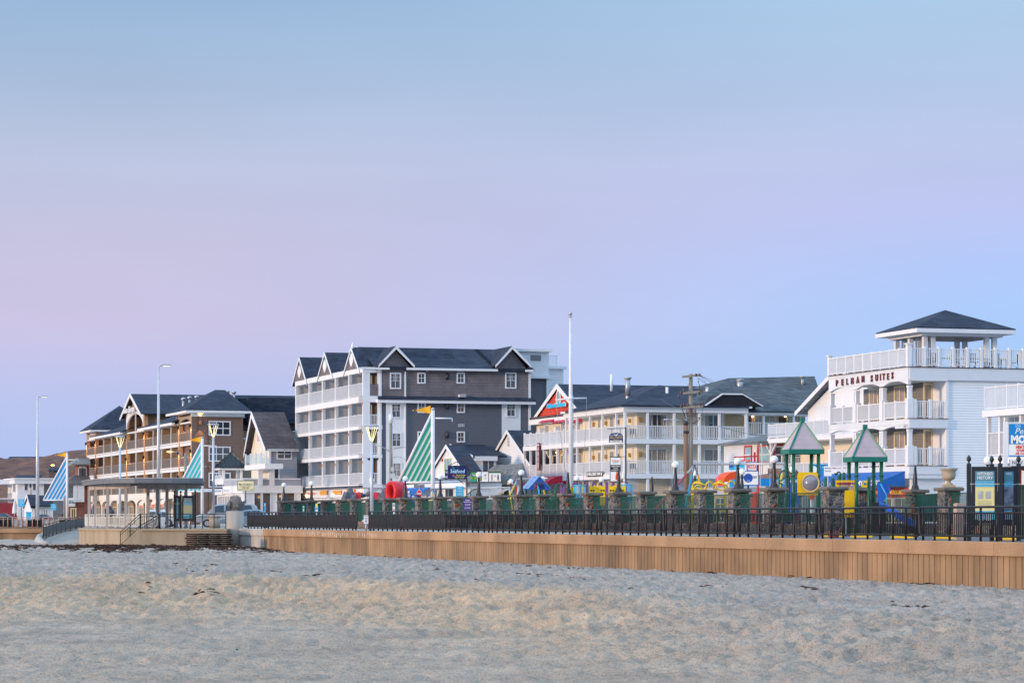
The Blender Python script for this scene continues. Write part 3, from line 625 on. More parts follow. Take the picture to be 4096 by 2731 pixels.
    gu=MB(); gu.box(sx(1621),sx(1985),-.62,-.47,ze-.17,ze+.05); gu.box(-.5,vb+.9,-.62,-.5,ze-.17,ze+.02); gu.box(sx(2095),Wd+.3,-.62,-.5,ze-.17,ze+.05); gu.build('gutter',white,t)
    # three small front gables, ridges running back over the roof
    for (pl_,pr_,pk,yk,ye) in ((1174,1226,1200,1428,1505),(1274,1329,1300,1409,1486),(1379,1437,1410,1389,1468)):
        a,b=fy(pr_),fy(pl_); c=(a+b)/2; zk=B.z(yk,0,c); za=ze+.05
        m=MB(); gable_mesh(m,Fp,a+.1,b-.1,za,c,zk-.2,.02,1.2); 
        gm=m.build('front_gable',shake,t)
        m=MB(); X=10.5
        m.poly([(-.08,a-.45,za-.35),(-.08,c,zk),(X,c,zk),(X,a-.45,za-.35)],(0,0,-.12)); m.poly([(-.08,b+.45,za-.35),(-.08,c,zk),(X,c,zk),(X,b+.45,za-.35)],(0,0,-.12))
        m.build('gable_roof',roofd,gm)
        m=MB()
        for e in (a-.45,b+.45): m.poly([(-.13,e,za-.35),(-.13,c,zk),(-.13,c,zk-.30),(-.13,e,za-.62)],(.06,0,0))
        m.build('bargeboard',white,gm)
        m=MB(); 
        pts=[(-.09,c+.75*math.cos(q)*(1+.10*math.cos(4*q)),za+.98+.62*math.sin(q)*(1+.10*math.cos(4*q))) for q in [2*math.pi*k/20 for k in range(20)]]
        m.poly(pts,(.06,0,0)); m.build('round_vent',white,gm)
    ro=MB(); ro.box(0,2.2,0,L_,ze-.02,ze+.1); ro.box(0,vb+1,0,3,ze-.018,ze+.099); ro.build('eave_board',white,t)
    fill=MB(); fill.poly([(1.0,1,ze+.11),(1.0,L_-7,ze+.11),(8,L_-7,ze+.11),(8,1,ze+.11)],(0,0,-.05)); fill.build('flat_roof',roofd,t)
    # --- tower block at the back and deck
    b=MB(); b.box(Wd+.02,sx(2207),1.2,10,0,15.2); b.build('rear_wall',sid_dark,t)
    b=MB(); x0,x1=sx(2062),sx(2207)
    b.box(x0,x1,1.0,10,15.2,B.z(1408,x1,1.2)); b.box(x0-.1,x1+.35,.7,10.3,B.z(1408,x1,1.2),B.z(1397,x1,1.2)); b.box(Wd+.1,x1+.3,.75,10.2,15.0,15.28); b.box(x1-.25,x1+.02,.92,1.3,0,15)
    b.box(Wd,Wd+.25,.9,1.3,0,15.2)
    b.build('stair_tower',white2,t)
    m=MB(); 
    for k in range(7): m.box(sx(2134),sx(2176),.93,1.0,B.z(1440-k*3.3,x0,1),B.z(1438-k*3.3,x0,1))
    m.build('vent_grille',mat('grey_louvre',(.2,.2,.22)),t)
    b=MB(); x2=sx(2303); zt=B.z(1463,x1,4)
    b.box(x1,x2,4,12,0,zt-.3); b.box(x1,x2+.3,3.7,12,zt-.3,zt); b.build('annex',siding('white_board_batten',(.74,.76,.80),.30,.03,.85,.01),t)
    railing(t,Pl('S',4),x1+.2,sx(2275),zt,1.1,pick=.16,pw=.05,posts=1)
    # --- shop front
    Fg=Pl('F',.5)
    m=MB(); zt=3.55
    m.box(.1,.56,fy(1452)+.1,L_+5.8,zt-.65,3.7)
    for px in (1450,1397,1350,1302,1253,1217,1185,1146): y=fy(px,.5); m.box(.42,.56,y-.15,y+.15,0,zt-.65)
    m.box(.5,.62,.4,L_+5.8,0,zt-.6)
    m.build('shop_front',white,t)
    dk=MB(); dk.box(0.0,3,L_,L_+3.4,3.75,4.12); dk.build('deck',white,t); railing(t,Fp,L_,L_+3.4,4.15,1.12,d=-.1,m=white2,pick=.14,pw=.045,posts=3,post=.06)
    def sg(px0,px1,y0,y1,m1,lines,m2):
        a,b=fy(px1,.5),fy(px0,.5); z1=B.z(y0,.5,(a+b)/2); z0=B.z(y1,.5,(a+b)/2); q=MB(); q.box(.03,.06,a,b,z0,z1); p=q.build('shop_sign',m1,t)
        n=len(lines)
        for k,s in enumerate(lines): text(s,(z1-z0)/n*.85,m2,p,(.022,(a+b)/2,z1-(z1-z0)*(k+.5)/n),-90,width=(b-a)*.88,depth=.004,bold=.012)
    sg(1157,1178,1969,1992,signwhite,['Chen',"FRIED"],signred); sg(1188,1211,1968,1991,signwhite,['FRIED DOUGH','\u2739'],signred)
    sg(1240,1257,1969,1979,signwhite,['TATTOOS'],signred); sg(1263,1280,1969,1979,signwhite,['HENNA BY'],signred)
    sg(1296,1328,1962,1978,signred,['FULL DELI \u2022 COLD CUTS','COLD SANDWICHES'],signyel)
    sg(1349,1383,1961,1977,signred,['BEACH SUPPLIES \u2022 ICE','HOT COFFEE'],signyel)
    sg(1404,1438,1957,1972,signred,['ICE AND MARKET'],signyel)
    for px in (1157,1190,1226,1300,1348,1408):
        a=fy(px,.5); window(t,Fg,a-1.6,a-.15,.9,2.2,3,1,white,glassb,.06,.04,proud=.2,name='shop_window')
    for px in (1144,1227,1335,1443): bulb(t,(.0,fy(px,.1),3.2),.07,16,rad=.1)
    gu=MB(); gu.poly([(0-.4,0,3.9),(-.4,L_+3.4,3.9),(.5,L_+3.4,4.12),(.5,0,4.12)],(0,0,-.06)); gu.build('canopy_roof',roofd,t)
    # white bird on the first ridge
    b=MB(); p=at(1410,1385,278); b.ball((0,0,0),.17,10,sc=(.8,1,1.5)); b.ball((0,-.05,.3),.10,8); b.poly([(-.03,.05,-.1),(.03,.05,-.1),(0,.3,-.3)],(0,.02,.03))
    tag(b.build('gull',white,loc=p,rot=(0,0,1)),'white gull perched on the ridge of the grey hotel\u2019s nearest front gable','bird')
grey_hotel()
# ================================================================ brown hotel with arched gallery front
sid_gallery=siding('gallery_siding',(.40,.255,.14),.16,.05,.72,.025)
cornice=mat('cornice_white',(.76,.76,.76),.5,.04,2); arcade=mat('arcade_stucco',(.72,.68,.62),.7,.05,2)
def brown_hotel():
    B=Fr(767,330); t=thing('hotel','brown sided hotel with galleried balconies, orange lit corners and hipped dark roofs','building',B.loc(),B.th)
    S=Pl('S'); Fp=Pl('F'); sx=B.sx; fy=B.fy
    zF=lambda py,px: B.z(py,0,fy(px))
    zS=lambda py,px: B.z(py,sx(px),0)
    L_=fy(347); Wd=sx(968); fl=[4.0,7.0,10.05]; ze=13.35; zm=12.35
    # side wing
    m=MB(); m.box(.6,Wd,0,14,0,ze); m.build('wall',sid_brown,t)
    m=MB()
    m.box(0,.62,-.05,.5,0,ze); m.box(Wd-.1,Wd+.12,-.06,.3,0,ze); m.build('corner_board',sid_brown,t)
    m=MB(); m.box(-.05,Wd+.1,-.07,.04,4.0,4.25); m.box(-.1,Wd+.3,-.14,.03,ze-.45,ze); m.build('trim',cornice,t)
    for i,z in enumerate((8.1+.25,8.1-2.95,0)):
        pass
    for y0,y1 in ((1688,1737),(1790,1841),(1894,1944)):
        window(t,S,sx(839),sx(918),zS(y1,860),zS(y0,860),3,2,white,glassb if y0>1700 else glass,.14,.10,proud=.07)
    # back wall of the galleries and party walls
    cols=[767,717,682,644,611,578,542,507,476,444,413,382,348]
    m=MB(); m.box(1.9,2.1,0,L_,0,zm); m.box(1.9,2.1,fy(578),fy(507),0,14.3); m.box(1.9,2.1,0,fy(717),0,ze); m.box(1.9,2.1,fy(382),L_,0,ze); m.build('gallery_wall',sid_gallery,t)
    for z in fl+[zm]:
        th=.35; m=MB(); m.box(0,2.2,0,L_,z-.16,z-.002); m.box(.06,.3,.02,L_-.02,z-.55,z-.2) if z in fl else None
        m.build('floor_band',cornice if z in fl else cornice,t)
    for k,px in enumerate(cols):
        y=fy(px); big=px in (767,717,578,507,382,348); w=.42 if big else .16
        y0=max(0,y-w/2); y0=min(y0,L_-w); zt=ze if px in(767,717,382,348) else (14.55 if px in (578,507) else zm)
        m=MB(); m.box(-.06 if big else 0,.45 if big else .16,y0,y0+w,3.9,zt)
        m.build('column',siding('lit_siding',(.66,.38,.20),.16,.05,.7,.03) if big else cornice,t)  # orange lamp glow is put into the siding colour of the big columns
        m=MB(); m.box(.46 if big else .17,1.9,y0+w/2-.06,y0+w/2+.06,4,zm-.2); m.build('party_wall',sid_brown if px>700 or px<390 else sid_gallery,t)
        if big:
            for z in fl:
                q=MB(); q.box(-.3,-.07,y0+.1,y0+.3,z+1.55,z+1.95); q.build('sconce',blackp,t)
        if k<len(cols)-1:
            for z in fl:
                railing(t,Fp,fy(px)+.2,fy(cols[k+1])-.2,z,1.15,d=-.12,m=mat('grey_rail',(.26,.22,.19),.5,.05,4),pick=.16,pw=.05,posts=4,post=.05,ph=.12,cap=.04)
    for px,pz in ((767,fl[0]),(767,fl[1]),(767,fl[2]),(717,fl[1]),(717,fl[2]),(578,fl[1]),(578,fl[2]),(507,fl[1]),(382,fl[1]),(382,fl[2]),(348,fl[2])):
        l=D.lights.new('lamp_light','POINT'); l.energy=55; l.color=(1,.42,.12); l.shadow_soft_size=.06; lo=D.objects.new('lamp_light',l); COL.objects.link(lo); lo.location=(-.42,fy(px)+(.25 if px>700 else 0),pz+1.3 if pz<10 else pz+1.3); lo.parent=t
    # up-and-down wall light on the side
    q=MB(); x=sx(800); z=zS(1689,800); q.box(x-.14,x+.14,-.34,0,z-.25,z+.25); q.build('wall_light',mat('copper_lamp',(.55,.25,.12),.4),t)
    for dz in (.45,-.45):
        l=D.lights.new('lamp_light','SPOT'); l.energy=150; l.color=(1,.45,.12); l.spot_size=R(62); l.spot_blend=.6; l.shadow_soft_size=.04; lo=D.objects.new('lamp_light',l); COL.objects.link(lo)
        lo.location=(x,-.45,z+dz*.7); lo.rotation_euler=(math.pi-.12 if dz>0 else .12,0,0); lo.parent=t
    # arches
    def arch(a,b,z0,z1,d0,d1,nm,m_,parent,n=14,top=None):
        mb=MB(); c=(a+b)/2; r=(b-a)/2; top=top or z1+.25
        for i in range(n):
            q0=math.pi*i/n; q1=math.pi*(i+1)/n
            ya,yb=c-r*math.cos(q0),c-r*math.cos(q1); za,zb=z0+(z1-z0)*math.sin(q0),z0+(z1-z0)*math.sin(q1)
            mb.poly([(d0,ya,za),(d0,yb,zb),(d0,yb,top),(d0,ya,top)],(d1-d0,0,0))
        return mb.build(nm,m_,parent)
    for pa,pb in ((717,767),(348,382)):
        a,b=fy(pb)+.4,fy(pa)-.2; arch(a,b,11.95,12.75,-.02,.3,'arch',sid_tan,t,top=ze-.3)
    a,b=fy(578),fy(507); arch(a+.3,b-.3,12.6,14.7,-.12,.1,'arch',cornice,t,top=14.95)
    g=MB(); c=(a+b)/2; zk=B.z(1572,0,c)-.1; zl=15.0
    g.poly([(.0,a-.1,zl-.3),(.0,b+.1,zl-.3),(.0,b+.1,zl-.42),(.0,c,zk-.45),(.0,a-.1,zl-.42)],(.3,0,0)); gm=g.build('front_gable',sid_gallery,t)
    
    for q0 in (a,b-.2): g=MB(); g.box(.3,6,q0,q0+.2,zm,zl-.5); g.build('dormer_cheek',sid_gallery,gm)
    r=MB(); X=12.5
    for e in (a-1.3,b+1.3): r.poly([(-.7,e,zl-.55),(-.7,c,zk),(X,c,zk),(X,e,zl-.55)],(0,0,-.12))
    r.build('gable_roof',roofd,gm)
    r=MB()
    for e in (a-1.3,b+1.3): r.poly([(-.78,e,zl-.62),(-.78,c,zk+.06),(-.78,c,zk-.40),(-.78,e,zl-1.0)],(.08,0,0))
    r.build('bargeboard',cornice,gm)
    text('Sea Spray',1.15,cornice,gm,(-.86,c,zk-2.15),-90,width=(b-a)*.62,depth=.08,shear=.3,bold=.02)
    m=MB(); m.box(-.05,.1,c-.07,c+.07,fl[2],14.8); m.build('mullion',cornice,gm)
    # eaves and roofs
    def hip(x0,x1,y0,y1,z,ax,ay,zk,nm='hipped_roof',ov=.9):
        x0-=ov;x1+=ov;y0-=ov;y1+=ov
        P=[(x0,y0,z),(x1,y0,z),(x1,y1,z),(x0,y1,z)]; m=MB(); K=(ax,ay,zk)
        K2=ax if isinstance(ax,(list,tuple)) else None
        if K2: A=(K2[0],ay,zk); C=(K2[1],ay,zk); fs=[[P[0],P[1],C,A],[P[1],P[2],C],[P[2],P[3],A,C],[P[3],P[0],A]]
        else: fs=[[P[i],P[(i+1)%4],K] for i in range(4)]
        for f in fs: m.poly(f,(0,0,-.12))
        o=m.build(nm,roofd,t)
        e=MB(); e.box(x0,x1,y0,y1,z-.36,z-.06); e.build('eave',cornice,o); return o
    yk=fy(717); hip(0,Wd,0,yk+3.5,ze+.35,[4.0,5.2],(yk+3.5)/2,B.z(1559,4.5,(yk+3.5)/2))
    y0=fy(382); hip(0,9,y0,L_,ze+.35,4.2,(y0+L_)/2,B.z(1622,4.2,(y0+L_)/2))
    ry=11.5; zr=zm+4.6
    for a_,b_ in ((fy(717)+.1,fy(578)),(fy(507),fy(382)-.1)):
        m=MB(); m.poly([(-.9,a_-.4,zm+.15),(-.9,b_,zm+.15),(7.6,b_,zm+3.2),(7.6,a_-.4,zm+3.2)],(0,0,-.12)); o=m.build('roof',roofd,t)
        m=MB(); m.box(-.98,-.6,a_-.35,b_-.05,zm-.20,zm+.09); m.build('eave',cornice,o)
    m=MB(); m.box(7.5,20,3,L_-3,zm,zm+3.05); m.build('rear_roof',roofd,t)
    # wing running to the right behind
    x1=sx(1235,6); m=MB(); m.box(Wd,x1,5,16,0,11.4); m.build('rear_wing',sid_tan,t)
    m=MB(); m.box(Wd,x1,4.6,5.05,B.z(1669,Wd,5)-.1,B.z(1658,Wd,5)); m.box(Wd,x1,4.9,5.04,B.z(1757,Wd,5),B.z(1750,Wd,5)); m.box(Wd+.2,Wd+.5,4.85,5.03,0,11.4); m.build('trim',cornice,t)
    zt=B.z(1660,Wd,4.4); zr2=B.z(1579,Wd,10)
    slabs(t,'wing_roof',[[(Wd-.5,4.4,zt),(x1,4.4,zt),(x1,10,zr2),(Wd-.5,10,zr2)],[(Wd-.5,10,zr2),(x1,10,zr2),(x1,17,zt),(Wd-.5,17,zt)]],roofd)
    for px,py in ((733,1592),(758,1587),(786,1584),(880,1568),(899,1571),(910,1563),(936,1565)):
        m=MB(); x=sx(px,9); z=B.z(py,x,9); m.cyl(x,9,z-1.8,z-.12,.16,n=8); m.lathe([(.16,-.3),(.3,-.2),(.28,.02),(.02,.1)],(x,9,z),10); m.build('roof_vent',steel,t)
    # arcade
    m=MB(); zt=3.75; A=arcade
    m.box(-.05,.35,0,L_,3.35,4.0)
    ap=[758,722,688,655,618,583,545,505,470,440,406,372,350]
    for px in ap: y=fy(px); m.box(-.02,.4,y-.38,y+.38,0,3.35)
    m.build('arcade_wall',A,t)
    for px in ap[:-1:1]:
        y=fy(px); y2=fy(ap[ap.index(px)+1]); a,b=y+.38,y2-.38
        arch(a,b,2.35,3.15,-.01,.34,'arch',A,t,8,top=3.36)
        m=MB(); m.box(1.2,1.3,a,b,0,3.35); p=m.build('shop_wall',sid_gallery,t)
        window(p,Pl('F',1.2),a+.5,b-.4,.2,2.25,3,1,cream,glass2,.08,.06,name='shop_window')
    for px,s in ((394,'FUDGE'),(461,'GIFT SHOP'),(601,'is the joy'),(683,'OTHERE ICE'),(650,'LA YOGURT')):
        y=fy(px); n=7; m=MB()
        for i in range(n):
            q0=math.pi/2*i/n; q1=math.pi/2*(i+1)/n
            m.poly([(-.1-1.1*math.sin(q0),y-1.6,2.45+.75*math.cos(q0)),(-.1-1.1*math.sin(q0),y+1.6,2.45+.75*math.cos(q0)),(-.1-1.1*math.sin(q1),y+1.6,2.45+.75*math.cos(q1)),(-.1-1.1*math.sin(q1),y-1.6,2.45+.75*math.cos(q1))],(.02,0,-.02))
        m.box(-1.22,-1.19,y-1.6,y+1.6,2.05,2.46); aw=m.build('awning',mat('cream_canvas',(.72,.62,.50),.7,.05,3),t)
        text(s,.5,signred,aw,(-1.225,y,2.24),-90,width=2.7,depth=.01,bold=.015)
    for px in (393,455,525,590,640,684,741): bulb(t,(.8,fy(px),2.75),.09,22,col=(1,.62,.3))
brown_hotel()
# ================================================================ ocean view restaurant with steep shingled roof
def restaurant():
    B=Fr(1080,300); t=thing('restaurant','pale grey restaurant house with steep brown shingle gable and glass balcony','building',B.loc(),B.th)
    S=Pl('S'); Fp=Pl('F'); sx=B.sx; fy=B.fy; zS=lambda py,px: B.z(py,sx(px),0)
    L_=fy(1006); x1=sx(1188); ze=zS(1788,1080)
    m=MB(); m.box(.1,x1,0,L_,0,ze); m.build('wall',sid_grey,t)
    m=MB(); m.box(-.02,.1,.02,L_,4.2,ze); m.build('front_wall',sid_ivory,t)
    a,b=fy(1066),fy(993); c=(a+b)/2-.3; zk=B.z(1647,0,c)
    m=MB(); gable_mesh(m,Fp,-.2,L_+.2,ze-.4,c,zk-.5,.0,.3); g=m.build('front_gable',sid_ivory,t)
    m=MB(); x2=x1
    for e in (-.95,L_+.8): m.poly([(-.7,e,ze-.5 if e>0 else ze-.25),(-.7,c,zk),(x2,c,zk),(x2,e,ze-.5 if e>0 else ze-.25)],(0,0,-.14))
    m.build('gable_roof',roofb,g)
    m=MB()
    for e in (-.95,L_+.8): z=ze-.5 if e>0 else ze-.25; m.poly([(-.76,e,z),(-.76,c,zk+.03),(-.76,c,zk-.6),(-.76,e,z-.42)],(.06,0,0))
    m.box(-.5,x1,-.95,-.8,ze-.45,ze-.22); m.build('bargeboard',white,g)
    # arched triangular window
    m=MB(); y0,y1=fy(1061),fy(1028); z0=B.z(1769,0,(y0+y1)/2); z1=B.z(1712,0,y1)
    pts=[(-.06,y0,z0),(-.06,y1,z0)]+[(-.06,y1-(y1-y0)*(q/6)*.8,z0+(z1-z0)*math.sqrt(max(0,1-(q/6)**2))) for q in range(0,6)]
    m.poly(pts,(.05,0,0)); w=m.build('gable_window',cornice,t)
    m=MB(); m.poly([(-.075,p[1]*.86+(y0+y1)/2*.14,p[2]*.88+z0*.12+.12) for p in pts],(.01,0,0)); m.build('pane',mat('pink_blind',(.55,.40,.34),.4,.1,2),w)
    m=MB(); m.box(-.10,-.07,(y0+y1)/2-.05,(y0+y1)/2+.05,z0,z0+(z1-z0)*.8); m.build('muntin',white,w)
    # glazed first-floor doors, balcony
    yy=[fy(1064),fy(1052),fy(1040),fy(1028),fy(1016)]
    for a_,b_ in zip(yy,yy[1:]): window(t,Fp,a_+.1,b_-.1,B.z(1853,0,a_),B.z(1797,0,a_),1,1,white,mat('sky_glass',(.25,.42,.46),.08,.3,2,spec=.8),.07,.04)
    window(t,S,sx(1112),sx(1163),zS(1832,1140),zS(1798,1140),2,2,white,glassb,.16,.10)
    window(t,S,sx(1093),sx(1113),zS(1917,1100),zS(1876,1100),1,1,white,glass,.16,.06,name='door')
    z=B.z(1860,-1.5,3); m=MB(); ya,yb=fy(1060,-2),fy(978,-2); m.box(-2.0,-.03,ya,yb,z-.55,z); m.build('balcony',cornice,t)
    m=MB(); 
    for k in range(5): y=ya+(yb-ya)*k/4; m.box(-1.95,-1.8,y-.07,y+.07,z,z+1.25)
    p=m.build('balcony_post',white,t)
    m=MB(); m.box(-1.89,-1.86,ya,yb,z+.1,z+1.1); m.build('glass_panel',mat('clear_glass',(.45,.62,.62),.05,0,1,spec=.8,alpha=.35),t)
    m=MB(); m.box(-.10,0,fy(1080)+.05,fy(1080)+.4,4,ze); m.box(-.06,.12,-.08,.1,4.2,ze-.4); m.build('corner_board',white,t)
    # lower dining rooms
    for a_,b_ in ((1085,1064),(1064,1044),(1044,1024)): pass
    xq=sx(1190); z1=B.z(1942,-1,0); z0=B.z(1918,-1,0)
    m=MB(); m.box(-3.2,xq,-1.6,9,0,z1-.8); m.build('lower_storey',white2,t)
    m=MB(); m.box(-3.4,xq+.2,-1.8,9.2,z1-.8,z1+.02); m.build('fascia',cornice,t)
    m=MB(); m.box(-3.3,xq,-1.72,-1.62,z1+.02,z0); m.box(-3.3,-3.2,-1.7,9,z1+.02,z0); m.build('parapet',sid_grey,t)
    m=MB(); m.box(-3.4,xq,-1.8,-1.55,z0,z0+.14)
    for px in (1087,1040): x=sx(px,-1.6); m.box(x-.25,x+.25,-1.9,-1.5,z1,z0+1.3)
    m.build('parapet_cap',white,t)
    for a_,b_ in ((1014,1046),(1048,1084),(1105,1128),(1129,1180)):
        window(t,Pl('S',-1.6),sx(a_,-1.6)+.1,sx(b_,-1.6)-.1,.95,B.z(1968,0,-1.6),1,1,white,glass,.1,.05,name='dining_window')
    # gazebo corner and street front
    Fq=Pl('F',-3.2); yb=fy(868,-3.2)
    m=MB(); m.box(-3.2,2,9,yb,0,z1-.9); m.build('front_storey',white2,t)
    m=MB(); m.box(-3.5,2,9,yb+.3,z1-.9,z1-.3); m.box(-3.4,2,8.9,yb+.2,z1+.25,z1+.9); m.build('front_fascia',cornice,t)
    for i in range(9):
        a_=1.0+(yb-1.5)*i/9; window(t,Fq,a_,a_+(yb-1.5)/9-.3,.3,z1-1.1,2,1,white,glass2,.09,.08,name='street_window')
    for i in range(7): 
        y=9+(yb-9)*i/6; m=MB(); m.box(-3.4,-3.2,y-.1,y+.1,z1+.9,z1+1.3); m.build('deck_post',white,t)
    m=MB(); m.box(-3.31,-3.29,9,yb,z1+.92,z1+1.2); m.build('glass_panel',mat('clear_glass',(.45,.62,.62)),t)
    gx0,gx1=-3.3,-1.0; gy0=fy(890,-3.3); gy1=gy0+2.4; zt=B.z(1868,-1,gy0)
    m=MB(); ax,ay=(gx0+gx1)/2,(gy0+gy1)/2; zk2=B.z(1809,ax,ay); P=[(gx0-.5,gy0-.5,zt),(gx1+.5,gy0-.5,zt),(gx1+.5,gy1+.5,zt),(gx0-.5,gy1+.5,zt)]
    for i in range(4): m.poly([P[i],P[(i+1)%4],(ax,ay,zk2)],(0,0,-.1))
    gz=m.build('gazebo_roof',mat('standing_seam_metal',(.03,.038,.045),.35,.15,3,metal=.4),t)
    m=MB()
    for i in range(4):
        A,C=Vector(P[i]),Vector(P[(i+1)%4]); K=Vector((ax,ay,zk2))
        m.bar(A,K,.09,.09)
        for q in range(1,8):
            u=q/8; b0=A.lerp(C,u); v=1-abs(2*u-1); mid=(A+C)/2; 
            m.bar(b0+Vector((0,0,.03)), b0.lerp(K+(b0-mid)*0+(b0-mid),v)+Vector((0,0,.03)) if False else b0+(K-mid)*v+Vector((0,0,.03)),.05,.07)
    m.build('roof_seam',mat('standing_seam_metal',(.03,.038,.045)),gz)
    m=MB(); m.box(gx0-.4,gx1+.4,gy0-.4,gy1+.4,zt-.3,zt-.11); m.build('gazebo_fascia',cornice,gz)
    for x in (gx0+.15,gx1-.15):
        for y in (gy0+.15,gy1-.15): m=MB(); m.box(x-.14,x+.14,y-.14,y+.14,z1+.2,zt-.3); m.build('gazebo_column',white,t)
    for k in range(7):
        y=fy(905,-3.3)-k*.9+3; m=MB(); m.box(-4.1,-3.5,y-.08,y+.08,z1-.55,z1-.35); m.build('bracket',cornice,t)
restaurant()
# ================================================================ Hillcrest inn and the red-gabled sands motel
def inn():
    B=Fr(2497,238); t=thing('inn','cream inn with three storeys of white railed balconies beneath a long dark roof','building',B.loc(),B.th)
    S=Pl('S'); Fp=Pl('F'); sx=B.sx; fy=B.fy; zS=lambda py,px: B.z(py,sx(px),0)
    L_=fy(2256); x1=sx(2990); fl=[4.6,7.62]; ze=10.35; dp=1.9
    m=MB(); m.box(1.8,x1-1.5,1.7,L_-.0,0,ze); m.build('wall',sid_ivory,t)
    for z in fl+[ze]:
        m=MB(); m.box(0,x1,0,1.7,z-.42,z-.003); m.box(.002,1.8,1.7,L_,z-.421,z-.004)
        m.box(-.05,x1+.05,-.06,.06,z-.42,z); m.box(-.06,.06,.1,L_,z-.42,z)
        m.build('floor_band',white,t)
    m=MB(); m.box(-.35,x1+.3,-.35,.9,ze+.002,ze+.16); m.box(-.352,.9,.9,L_,ze,ze+.16); m.build('eave',white,t)
    posts=[2499,2588,2694,2795,2875,2985]
    for k,px in enumerate(posts):
        x=sx(px) if k else 0; m=MB(); w=.20
        x=min(x,x1-w); m.box(x,x+w,.03,.03+w,0 if k in(0,1) else 4.5,ze-.4); m.build('post',white,t)
    for k,px in enumerate(posts[:-1]):
        a=sx(px)+.2 if k else .2; b=sx(posts[k+1])
        for z in fl: railing(t,S,a,b,z,1.15,d=-.12,m=white,pick=.155,pw=.055,posts=0)
    fpx=[2497,2462,2407,2357,2305,2262]
    for k,px in enumerate(fpx):
        y=fy(px); m=MB(); m.box(.03,.21,y if k else 0,(y if k else 0)+.18,0 if k in (0,2,4) else 4.5,ze-.4); m.build('post',white,t)
        if k<5:
            for z in fl: railing(t,Fp,y+.18,fy(fpx[k+1]),z,1.15,d=-.12,m=white2,pick=.13,pw=.05,posts=1,post=.06)
    # doors and lamps in the galleries
    SP=Pl('S',1.7); FP=Pl('F',1.8)
    for a,b in ((2594,2664),(2820,2885)):
        for z,g in zip(fl,(glass2,glass)): window(t,SP,sx(a,1.7),sx(b,1.7),z+.05,z+2.15,2,1,white,g,.1,.07,name='patio_door',curt=1)
    for pa,pb in ((2393,2403),(2441,2456),(2494,2506)):
        for z in fl: window(t,FP,fy(pb,1.8),fy(pa,1.8),z+.05,z+2.1,1,1,white,glass2,.1,.05,name='door')
    for px in (2378,2428,2475,2523): 
        for z in fl:
            m=MB(); y=fy(px,1.8); m.box(1.6,1.8,y-.13,y+.13,z+1.5,z+1.85); m.build('sconce',mat('brass_sconce',(.45,.28,.10),.4,.1,4,metal=.3),t)
    for z in fl:
        m=MB(); x=sx(2560,1.7); m.box(x-.15,x+.15,1.5,1.7,z+1.5,z+1.9); m.build('sconce',mat('brass_sconce',(.45,.28,.10)),t)
        for px in (2523,2655,2715,2905):
            x=sx(px,1); m=MB(); m.box(x,x+.5,.7,1.2,z+.42,z+.47); m.box(x,x+.5,1.15,1.2,z+.45,z+.9)
            for q in (x+.03,x+.44):
                for y in (.73,1.14): m.box(q,q+.04,y,y+.04,z,z+.42)
            m.build('balcony_chair',white2 if px!=2523 else blackp,t)
    # ground storey
    m=MB(); m.box(sx(2676,1.7),x1,1.0,1.69,0,4.2); m.box(sx(2500,1.7),sx(2676,1.7),1.72,1.8,0,4.2); m.build('ground_storey',white2,t)
    for a,b in ((2510,2530),(2556,2580),(2600,2622),(2638,2662),(2707,2765),(2800,2850),(2880,2930)):
        y=1.7 if a<2670 else 1.0
        window(t,Pl('S',y),sx(a,y),sx(b,y),.1 if a<2670 else .8,2.6,2,1,cream if a<2670 else white,glass2 if a<2670 else glass,.12,.06,name='ground_window')
    for px in (2320,2350,2385,2425,2460): 
        y=fy(px,1.8); m=MB(); m.box(1.1,1.4,y-.2,y+.2,0,4.2); m.build('pier',white,t)
    sgn=MB(); a,b=fy(2416),fy(2351); sgn.box(-.14,-.08,a,b,B.z(1905,0,(a+b)/2),B.z(1886,0,(a+b)/2)); p=sgn.build('inn_sign',mat('charcoal_board',(.05,.05,.055),.5,.1,4),t)
    text('HILLCREST INN',.36,signwhite,p,(-.15,(a+b)/2,B.z(1895.5,0,(a+b)/2)),-90,width=(b-a)*.74,depth=.01,bold=.012)
    for s_ in (-1,1):
        m=MB(); c=(a+b)/2+s_*(b-a)*.44; z=B.z(1895.5,0,(a+b)/2)
        m.poly([(-.15,c-.22,z+.22),(-.15,c,z+.02),(-.15,c+.22,z+.22),(-.15,c+.05,z-.2),(-.15,c-.05,z-.2)],(.01,0,0)); m.build('gull_emblem',signwhite,p)
    # roof: hipped, dipping along its ridge
    zr=B.z(1537,6,6); X2=sx(2860,7)
    slabs(t,'roof',[[(-.4,-.4,ze+.17),(x1,-.4,ze+.17),(X2,7.5,B.z(1560,X2,7.5)),(6.0,7.5,zr)],
        [(-.4,-.4,ze+.17),(6.0,7.5,zr),(6.0,12,zr),(-.4,L_-1.5,ze+.17)],[(6,7.5,zr),(X2,7.5,B.z(1560,X2,7.5)),(X2,14,zr-.4),(6,12,zr)],[(-.4,L_-1.5,ze+.17),(6,12,zr),(X2,14,zr-.4),(X2,L_+3,ze)]],roofd)
    for px,py,h in ((2446,1496,1.1),(2511,1510,1.2),(2509,1565,.7),(2668,1548,1.1),(2828,1548,1.0)):
        x=sx(px,5); z=B.z(py,x,5); m=MB(); m.cyl(x,5,z-h-.4,z,.13 if px!=2511 else .24,n=10)
        if px==2511: m.lathe([(.24,-.12),(.34,-.1),(.34,.03),(.02,.06)],(x,5,z),12)
        m.build('vent_pipe',steel if px==2511 else white,t)
    # second block to the right with hipped roof and lit gallery
    xb=x1; yb=1.2; x2=sx(3250,yb); 
    m=MB(); m.box(xb-1.4,x2,yb+1.6,12,0,ze-.2); m.build('rear_wall',sid_cream,t)
    zf=B.z(1740,xb,yb)
